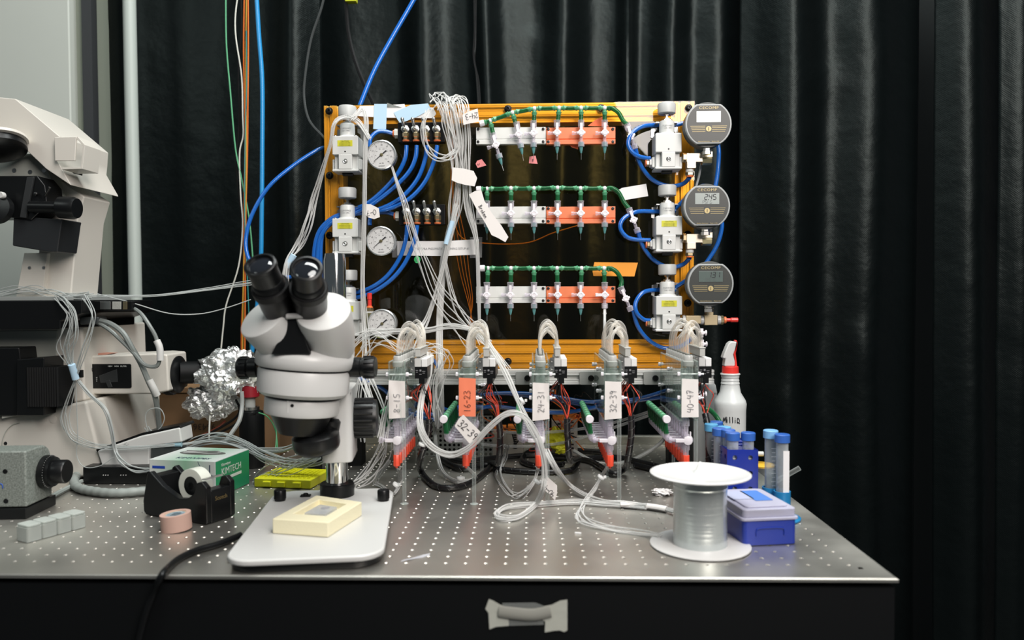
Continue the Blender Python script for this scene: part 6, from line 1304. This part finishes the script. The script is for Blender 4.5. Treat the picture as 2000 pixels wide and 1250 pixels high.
# speckled grey block with a graduated dial
A, B_ = az(54, 1013), az(107, 987); er = (B_-A).normalized(); el = Vector((er.y, -er.x, 0)); el = -el if el.x > 0 else el
Hs = .105; Lr = (B_-A).length; ds = thing('dial_stage', 'speckled grey metal block with a graduated black dial, on a black base', 'stage', (A.x, A.y, 0), (0, 0, math.atan2(er.y, er.x)))
HAM = mat('hammered_grey', (.30, .33, .30), .45, vary=(420, (.16, .18, .16)), bump=(500, .25, .0006))
mb = MB(); mb.bb((-.004, 0, .0004), (Lr+.004, .30, .017)); part(ds, 'base', mb, BLACK, b=.001)
mb = MB(); prof_ = [(0, .0175), (Lr-.004, .0175), (Lr-.004, Hs-.03)]+[(Lr-.030+.026*math.cos(a), Hs-.030+.030*math.sin(a)) for a in [PI/2*i/8 for i in range(1, 9)]]+[(0, Hs)]
mb.prism([(x, z) for x, z in prof_], (0, .001, 0), (1, 0, 0), (0, 0, 1), (0, .28, 0)); part(ds, 'block', mb, HAM, b=.003)
mb = MB(); c = Vector((Lr*.64, 0, .062)); mb.lathe(c, (0, -1, 0), [(.0245, 0), (.0265, .001), (.0265, .010), (.0235, .011), (.0235, .016), (.0190, .017), (.0190, .034), (.0175, .036)], 48); k_ = part(ds, 'graduated_dial', mb, BLACK)
mb = MB()
for i in range(40):
    a = 2*PI*i/40; mb.box(c+Vector((math.cos(a)*.0248, -.0103, math.sin(a)*.0248)), (.0028 if i % 5 else .004, .0004, .0005), Matrix.Rotation(-a, 3, 'Y'))
part(k_, 'scale', mb, MATS['print_light'])
for z in (.074, .028):
    mb = MB(); mb.lathe((-.0002, .032, z), (-1, 0, 0), [(.0038, 0), (.0034, .0006)], 14); part(ds, 'screw_hole', mb, BLACK)
mb = MB(); mb.tube([(-.0006, .050, .060), (-.0006, .043, .056), (-.0006, .037, .054), (-.0006, .036, .048)], .0007, 6); part(ds, 'pen_mark', mb, mat('blue_pen', (.02, .10, .5), .6))

# white slanted housing on a black hub, cables around
Yh = .43
t = thing('white_housing', 'slanted white plastic housing with black upper edge, resting on the black hub', 'housing', ay(240, 905, Yh))
def hp(pxs, Y, d, nm, m, b=.001): 
    pts = [ay(u, v, Y) for u, v in pxs]; o = pts[0]; mb = MB(); mb.prism([(p.x-o.x, p.z-o.z) for p in pts], o, (1, 0, 0), (0, 0, 1), (0, d, 0)); return part(t, nm, mb, m, b=b, world=True)
hp([(189, 881), (276, 851), (291, 848), (351, 835), (355, 864), (292, 872), (291, 909), (199, 911)], Yh, .05, 'shell', mat('housing_white', (.66, .66, .64), .35), .003)
hp([(187, 878), (276, 846), (350, 831), (353, 836), (291, 849), (276, 853), (190, 883)], Yh+.003, .06, 'top_edge', BLACK, .0005)
hp([(291, 871), (350, 855), (351, 862), (350, 884), (292, 905)], Yh+.006, .03, 'screen', mat('housing_grey', (.07, .08, .08), .3), .0005)
t = thing('hub_box', 'low black box with rows of tiny dots, under the white housing', 'box', ay(230, 946, .40)*1.0); t.location.z = 0
mb = MB(); a, b = ay(162, 946, .41), ay(300, 912, .41); mb.bb((a.x, .41, .0005), (b.x, .49, b.z)); part(t, 'box_body', mb, BLACK, b=.002, world=True)
for u in (202, 206.5, 211, 236, 241, 246): mb = MB(); mb.lathe(ay(u, 928, .4098), (0, -1, 0), [(.0011, 0), (.001, .0006)], 10); part(t, 'indicator_dot', mb, WHITE, world=True)
GC = mat('grey_conduit', (.30, .33, .31), .5)
cable('ribbed_hose', 'pale grey ribbed hose curling around the black hub box', 'hose', [az(u, v, .0085) for u, v in ((215, 902), (185, 908), (158, 922), (145, 938), (152, 952), (185, 960), (230, 963), (290, 958), (330, 950))], lambda s: .0078+.0004*math.sin(s*150), GC, n=14, sub=14)
cable('grey_cable', 'grey cable lying from beneath the microscope to the ribbed hose', 'cable', [az(u, v, .005) for u, v in ((90, 978), (110, 965), (135, 952), (160, 940))], .0045, GC)
# grey cables from the stage to the camera port
for lb, pts, r in (('thick grey cable arching from the stage drive down over the camera port', [(188, 625, .45), (215, 632, .44), (240, 650, .43), (258, 680, .43), (275, 710, .44), (290, 745, .44), (303, 775, .45), (310, 820, .47), (312, 860, .48)], .0050),
                   ('thinner grey cable looping in front of the filter panel corner', [(190, 630, .45), (215, 645, .43), (240, 668, .43), (262, 690, .43), (282, 712, .43), (303, 716, .43), (311, 706, .43), (312, 685, .43)], .0038),
                   ('grey cable dropping from the end of the stage arm to the white sleeve', [(257, 600, .455), (275, 612, .44), (292, 636, .43), (305, 660, .43), (312, 690, .43)], .0036)):
    cable('grey_cable', lb, 'cable', PX(pts), r, mat('cable_grey', (.20, .22, .21), .4))
for (q, lb) in (([(306, 665, .428), (312, 680, .428), (313, 704, .428)], 'white sleeve on the grey cable above the coupling ring'), ([(292, 742, .438), (300, 758, .440), (307, 772, .446)], 'white sleeve on the thick grey cable beside the camera port')):
    cable('cable_sleeve', lb, 'sleeve', PX(q), .0062, mat('sleeve_white', (.62, .62, .60), .45), n=14)

# thin tubes at the stage
def run2(label, pts, n, spread, seed, fan=None, r=.0009, jit=.5): return bundle('capillary_tube', label, 'tube', PX(pts), n, spread, r, GTH, label, jit, seed, fan, 6, 5)
GTH = clear('grey_thin_tube', (.85, .88, .87), (.55, .58, .57), .5, .95, .25)
run2('thin tubes lying loosely across the top of the black stage', [(-40, 582, .43), (20, 572, .43), (60, 566, .43), (100, 572, .43), (140, 578, .43), (175, 576, .43)], 9, .006, 30, [1.2, 1.3, 1.2, 1, .8, .8], jit=1)
run2('thin tubes spanning level from the stage to behind the eyepieces', [(120, 576, .43), (200, 578, .45), (300, 577, .48), (400, 566, .52), (480, 553, .55), (540, 545, .56)], 4, .003, 31, [1, .8, .6, .8, 1.2, 1.4])
cable('capillary_tube', 'single thin tube sagging lowest between the stage and the eyepieces', 'tube', PX([(190, 574, .44), (260, 592, .45), (330, 612, .48), (390, 613, .51), (440, 602, .53), (490, 585, .55)]), .0010, GTH)
run2('thin tubes spilling over the stage edge down to the pale blue sleeve', [(112, 578, .40), (126, 590, .385), (138, 615, .38), (140, 650, .38), (130, 680, .39), (138, 715, .40), (146, 740, .41)], 11, .010, 32, [.8, .9, 1, 1.2, 1.3, .5, .4])
run2('thin tubes bowing from the stage side to the pale blue sleeve', [(165, 580, .40), (180, 610, .39), (178, 640, .39), (165, 680, .39), (152, 720, .40), (146, 742, .41)], 4, .004, 33, [1, 1, 1, 1.2, .8, .5])
run2('thin tubes gathered in a thick strand over the white housing', [(152, 745, .41), (175, 770, .41), (205, 800, .41), (218, 840, .41), (224, 880, .41), (240, 905, .40), (265, 918, .40), (292, 918, .40)], 9, .0042, 34, [.7, .8, .8, .8, .9, 1.2, 1.4, 1.4], r=.0010)
run2('thin tubes swinging wide in front of the white body', [(146, 745, .41), (130, 790, .42), (125, 820, .42), (140, 850, .42), (170, 868, .42), (205, 872, .42), (260, 872, .42), (340, 868, .42)], 5, .005, 35, [.5, 1.5, 1.6, 1.5, 1.2, .8, .8, .5])
cable('capillary_tube', 'lone thin tube making a deep loop before the white microscope body', 'tube', PX([(148, 745, .41), (150, 800, .42), (152, 850, .42), (150, 890, .42), (165, 912, .41), (195, 910, .41), (222, 893, .41)]), .0009, GTH)
cable('capillary_tube', 'thin tube ring rising above the white housing before the curtain', 'tube', PX([(290, 848, .44), (284, 815, .44), (292, 800, .44), (312, 798, .44), (321, 815, .44), (316, 832, .44), (308, 840, .44)]), .0009, GTH)
run2('thin tubes passing through the pale blue sleeve over the wipes box', [(245, 868, .43), (290, 850, .44), (288, 840, .44), (300, 858, .44), (325, 866, .44), (352, 868, .44), (400, 862, .46), (450, 862, .47), (500, 875, .47)], 5, .003, 36, [1, 1.6, 2, 1.4, .6, .6, 1.6, 1.6, 1.6])
run2('thin tubes piled in an arc over the wipes box toward the black bottle', [(352, 884, .47), (380, 866, .47), (430, 858, .46), (475, 868, .45), (520, 892, .43), (570, 905, .42), (620, 898, .41), (655, 880, .41)], 14, .008, 37, [.8, 1.2, 1.3, 1, .9, 1, 1.2, 1], r=.0011)
run2('thin tubes drooping behind the black nose lens', [(480, 875, .47), (540, 880, .44), (590, 866, .42), (630, 850, .41), (655, 835, .41)], 7, .005, 38, r=.0011)
run2('thin tubes wandering over the yellow rack', [(640, 880, .40), (560, 912, .40), (520, 930, .41), (505, 955, .41), (500, 985, .41)], 7, .010, 39, [1, 1.2, 1.2, 1, 1], jit=.9)
mb = MB(); a, b = ay(140, 712, .395), ay(148, 740, .405); mb.cyl(a, b, .0062, n=12); solo('tape_wrap', mb, BLUET, 'pale blue sleeve on the tubes hanging beside the filter panel', 'tape')
mb = MB(); a, b = ay(324, 868, .435), ay(355, 868, .437); mb.cyl(a, b, .0048, n=12); solo('tape_wrap', mb, mat('sky_sleeve', (.38, .62, .72), .45), 'pale blue sleeve lying level above the wipes box', 'tape')
mb = MB(); mb.box(ay(158, 730, .42), (.007, .006, .014)); solo('black_clip', mb, BLACK, 'small black clip between the pale blue sleeve and the filter panel', 'clip', b=.0006)

# foil, bottle, boxes behind
def foil(name, u, v, Y, r, sc, seed, label):
    c = ay(u, v, Y); mb = crumple(name, c, r, sc, None, '', '', seed, .34, 5, 2.2)
    for i, p in enumerate(mb.v):
        q = Vector(p)-c; n1 = noise.noise(q*95+Vector((seed, 0, 0))); n2 = noise.noise(q*210+Vector((0, seed, 0))); q *= 1+.13*n1+.05*n2; mb.v[i] = tuple(c+q)
    return solo(name, mb, mat('foil', (.82, .83, .83), .30, 1, bump=(160, .8, .004)), label, 'foil', flat=True)
foil('aluminium_foil', 446, 730, .560, .052, (1.25, .8, .95), 3, 'bright crumpled foil wrapped around the end of the camera tube')
foil('aluminium_foil', 414, 784, .585, .042, (1.30, .8, .85), 9, 'duller lump of crumpled foil hanging below the bright foil')
foil('aluminium_foil', 500, 745, .585, .018, (.9, .8, 1.1), 5, 'small flap of foil above the red collar')
Yb = .56; bo = ay(493, 900, Yb); t = thing('black_bottle', 'matte black cylinder bottle with grey neck and red collar, under the foil', 'bottle', (bo.x, Yb, 0))
k = (Yb+.9645)/F_PX; hz_ = lambda v: ay(493, v, Yb).z
mb = MB(); mb.lathe((0, 0, 0), (0, 0, 1), [(.023, .0005), (24*k, .003), (24*k, hz_(812)), (21*k, hz_(803)), (12*k, hz_(800))], 36); part(t, 'bottle_body', mb, MATTE)
mb = MB(); mb.lathe((-.003, 0, 0), (0, 0, 1), [(10*k, hz_(801)), (10*k, hz_(776))], 24); part(t, 'neck', mb, GREYP)
mb = MB(); mb.lathe((-.003, 0, 0), (0, 0, 1), [(13*k, hz_(777)), (18*k, hz_(774)), (16*k, hz_(755)), (10*k, hz_(750))], 28); part(t, 'collar', mb, mat('dark_red', (.30, .015, .025), .35))
mb = MB(); mb.ring((0, 0, hz_(800)), (0, 0, 1), 15*k, 10*k, .006, 28); part(t, 'metal_clamp', mb, STEEL)
cable('milky_tube', 'milky tube curving down from the foil beside the black bottle', 'tube', PX([(472, 765, .53), (473, 790, .53), (468, 820, .52), (455, 842, .51), (440, 862, .50)]), .0042, mat('milky_tube', (.42, .44, .43), .3))
cable('white_wire', 'white wire dropping from the duller foil to the wipes box', 'wire', PX([(410, 810, .56), (409, 835, .55), (408, 862, .54)]), .0018, WHITEW)
for i, (lb, pts, m) in enumerate((('black cable bowing from the foil to behind the housing', [(460, 780, .57), (468, 800, .57), (455, 820, .57), (400, 850, .57), (350, 862, .57)], RUBBER), ('black cable crossing behind the milky tube', [(500, 805, .54), (470, 822, .54), (440, 840, .55), (400, 856, .56)], RUBBER), ('reddish cable lying behind the milky tube', [(440, 822, .60), (420, 838, .60), (395, 850, .60)], mat('rust_cable', (.30, .06, .03), .4)))): cable('loose_cable', lb, 'cable', PX(pts), .0024, m)
for i, (lb, pts) in enumerate((('bright green wire curving beside the black bottle', [(505, 806, .53), (520, 812, .53), (533, 828, .53), (540, 850, .52), (542, 880, .50)]), ('bright green wire hanging under the mount ring', [(527, 800, .53), (535, 822, .52), (540, 845, .52), (538, 880, .50)]))): cable('green_wire', lb, 'wire', PX(pts), .0013, GREENW)
t = thing('cardboard_box', 'brown cardboard box with an upside-down printed number, behind the foil', 'box', ay(430, 900, .66)); t.location.z = 0
a, b = ay(313, 900, .66), ay(545, 768, .66); mb = MB(); mb.bb((a.x, .66, .0005), (b.x, .80, b.z)); part(t, 'box_body', mb, mat('cardboard', (.27, .155, .075), .75, vary=(12, (.23, .13, .06))), b=.001, world=True)
a, b = ay(311, 768, .657), ay(547, 757, .657); mb = MB(); mb.bb((a.x, .657, a.z+.0004), (b.x, .803, b.z)); part(t, 'box_lid', mb, MATS['cardboard'], b=.001, world=True)
text(t, 'printed_number', '96436', .020, mat('box_ink', (.05, .03, .02), .7), ay(399, 833, .6592)-Vector(t.location), (PI/2, PI, 0))
t = thing('power_supply', 'black power supply with a grey rating plate, in the dark behind the white body', 'power supply', ay(210, 870, .60)); t.location.z = 0
for q, nm in (((165, 890, 250, 775), 'rear_case'), ((200, 890, 262, 830), 'front_case')):
    Yq = .62 if nm == 'rear_case' else .58; a, b = ay(q[0], q[1], Yq), ay(q[2], q[3], Yq); mb = MB(); mb.bb((a.x, Yq, .0005), (b.x, Yq+.06 if nm == 'rear_case' else Yq+.038, b.z)); part(t, nm, mb, BLACK, b=.003, world=True)
a, b = ay(237, 858, .5795), ay(256, 838, .5795); mb = MB(); mb.bb((a.x, .5790, a.z), (b.x, .5796, b.z)); part(t, 'rating_plate', mb, mat('plate_grey', (.14, .15, .14), .5), world=True)

# yellow rack under the tubes
a, b = az(496, 952), az(622, 958); ew = (b-a).normalized(); Wy = .108; t = thing('yellow_rack', 'flat bright yellow rack with rows of wells, behind the microscope base', 'rack', (a.x, a.y, 0), (0, 0, math.atan2(ew.y, ew.x)+.03))
YEL = mat('rack_yellow', (.80, .78, .02), .45)
mb = MB(); mb.bb((0, 0, .0005), (Wy, .088, .017)); part(t, 'rack_body', mb, YEL, b=.002)
mb = MB()
for i in range(12):
    for j in range(8): mb.lathe((.009+i*.0082, .012+j*.0092, .0171), (0, 0, 1), [(.0031, 0), (.0031, .0008), (.0020, .0008), (.0020, .0001)], 10)
part(t, 'well_grid', mb, YEL)
for x in (.018, .045, .075): mb = MB(); mb.bb((x, -.004, .003), (x+.015, .001, .012)); part(t, 'clip', mb, YEL, b=.001)

# mains cable over the table's front edge
cable('power_cable', 'black power cable running from the microscope base over the table front', 'cable', [az(470, 1045, .006), az(430, 1062, .0045), az(385, 1075, .0045), az(352, 1090, .0045), az(330, 1108, .0045), az(316, 1124, .006)]+[ay(300, 1160, TY0-.008), ay(285, 1200, TY0-.008), ay(270, 1260, TY0-.008), ay(262, 1320, TY0-.008)], .0045, BLACK, n=12)

# ------------------------------------------------------------------ electronics at the back of the table
t = thing('perforated_crate', 'grey steel crate with round perforations, behind the 16-23 unit', 'crate', ay(870, 890, .66)); t.location.z = 0
a, b = ay(812, 880, .66), ay(962, 812, .66); mb = MB(); holed_panel(mb, (a.x, .66, .0005), (1, 0, 0), (0, 0, 1), (0, -1, 0), b.x-a.x, b.z-.0005, 17, 9, .0032, .0015); part(t, 'perforated_front', mb, mat('crate_grey', (.28, .30, .29), .45, .5), world=True)
mb = MB(); mb.bb((a.x, .70, .0005), (b.x, .76, b.z-.002)); part(t, 'crate_inside', mb, MATTE, world=True)
def plc(label, u0, u1, v0, v1, Y):
    t = thing('terminal_module', label, 'terminal module', ay((u0+u1)/2, v1, Y)); t.location.z = 0
    a, b = ay(u0, v1, Y), ay(u1, v0, Y); mb = MB(); mb.bb((a.x, Y, .0005), (b.x, Y+.05, b.z)); part(t, 'module_case', mb, mat('module_beige', (.42, .40, .36), .5), b=.001, world=True)
    nt_ = 8
    for k in range(nt_):
        z = a.z+(b.z-a.z)*(k+.5)/nt_*.9+.002; z = max(z, .006)
        mb = MB(); mb.bb(((a.x+b.x)/2-.0035, Y-.0006, z), ((a.x+b.x)/2+.0035, Y-.0001, z+.003)); part(t, 'terminal_slot', mb, BLACK, world=True)
    mb = MB(); mb.bb((a.x+.002, Y+.002, b.z+.0002), (b.x-.002, Y+.03, b.z+.012)); part(t, 'orange_terminal', mb, mat('terminal_orange', (.75, .22, .03), .5), b=.0008, world=True)
plc('beige terminal module with orange top, closest to the crate', 962, 990, 845, 880, .66); plc('beige terminal module with orange top, beside the 24-31 barrel stack', 990, 1022, 843, 880, .662)
plc('wide beige terminal module with orange top, behind the yellow sheet', 1078, 1106, 822, 880, .66); plc('tall beige terminal module with orange top, nearest the 32-39 unit', 1107, 1128, 818, 882, .66)
mb = crumple('y', ay(1088, 858, .62), .018, (1.4, .7, 1.3), None, '', '', 12, .5, 4, 2.2); solo('yellow_sheet', mb, mat('sheet_yellow', (.70, .68, .02), .5), 'crumpled bright yellow sheet before the terminal modules', 'sheet', flat=True)
c_ = az(1115, 884, .02); mb = crumple('y', ay(1098, 878, .60), .010, (1.6, .7, .9), None, '', '', 22, .5, 3, 2.2); solo('yellow_sheet', mb, MATS['sheet_yellow'], 'smaller bright yellow scrap lying under the crumpled sheet', 'sheet', flat=True)
rnd = random.Random(11)
for grp, m, n, lb in (('red', RW, 9, 'thin red wire tangled among the terminal modules'), ('orange', ORANGEW, 8, 'thin orange wire tangled among the terminal modules'), ('black', RUBBER, 8, 'thin black wire tangled among the terminal modules')):
    for i in range(n):
        u0 = rnd.uniform(945, 1130); v0 = rnd.uniform(775, 845); pts = [(u0, v0, rnd.uniform(.60, .65))]
        for k in range(4): pts.append((pts[-1][0]+rnd.uniform(-30, 34), min(880, max(762, pts[-1][1]+rnd.uniform(-26, 30))), rnd.uniform(.60, .65)))
        wire(lb, pts, m, .0012, 'loose_wire')['group'] = lb
o = cable('orange_wire', 'orange wire bowing over the terminal modules behind the 24-31 unit', 'wire', PX([(930, 778, .62), (960, 800, .62), (1000, 812, .62), (1050, 800, .62), (1090, 812, .62)]), .0022, mat('amber_wire', (.80, .36, .03), .4))
mb = MB(); a, b = az(560, 792), az(1, 1); mb.bb((.18, .80, .0005), (1.02, .82, .018)); solo('rear_rail', mb, mat('rear_rail_grey', (.30, .30, .26), .4, .5), 'low grey metal rail lying along the back edge of the table', 'rail', b=.001)
# copper-coloured fibres seen through the acrylic
for i in range(4):
    wire('amber-looking wire hanging behind the acrylic near the middle of the board', [(884+i*3, 212, .615), (882+i*4, 300, .64), (880+i*5, 395, .66), (888+i*7, 470, .68), (898+i*6, 530, .68), (914+i*3, 590, .68), (926-i*4, 640, .66)], mat('fibre_orange', (.55, .28, .10), .4), .0007, 'hidden_wire')['group'] = 'amber wires behind the acrylic'
cable('hidden_wire', 'long single wire drooping behind the acrylic under the middle row', 'wire', PX([(885, 214, .60), (884, 340, .61), (888, 430, .62), (905, 466, .62), (960, 476, .62), (1030, 474, .62), (1080, 455, .62), (1130, 440, .62)]), .0011, MATS['fibre_orange'])
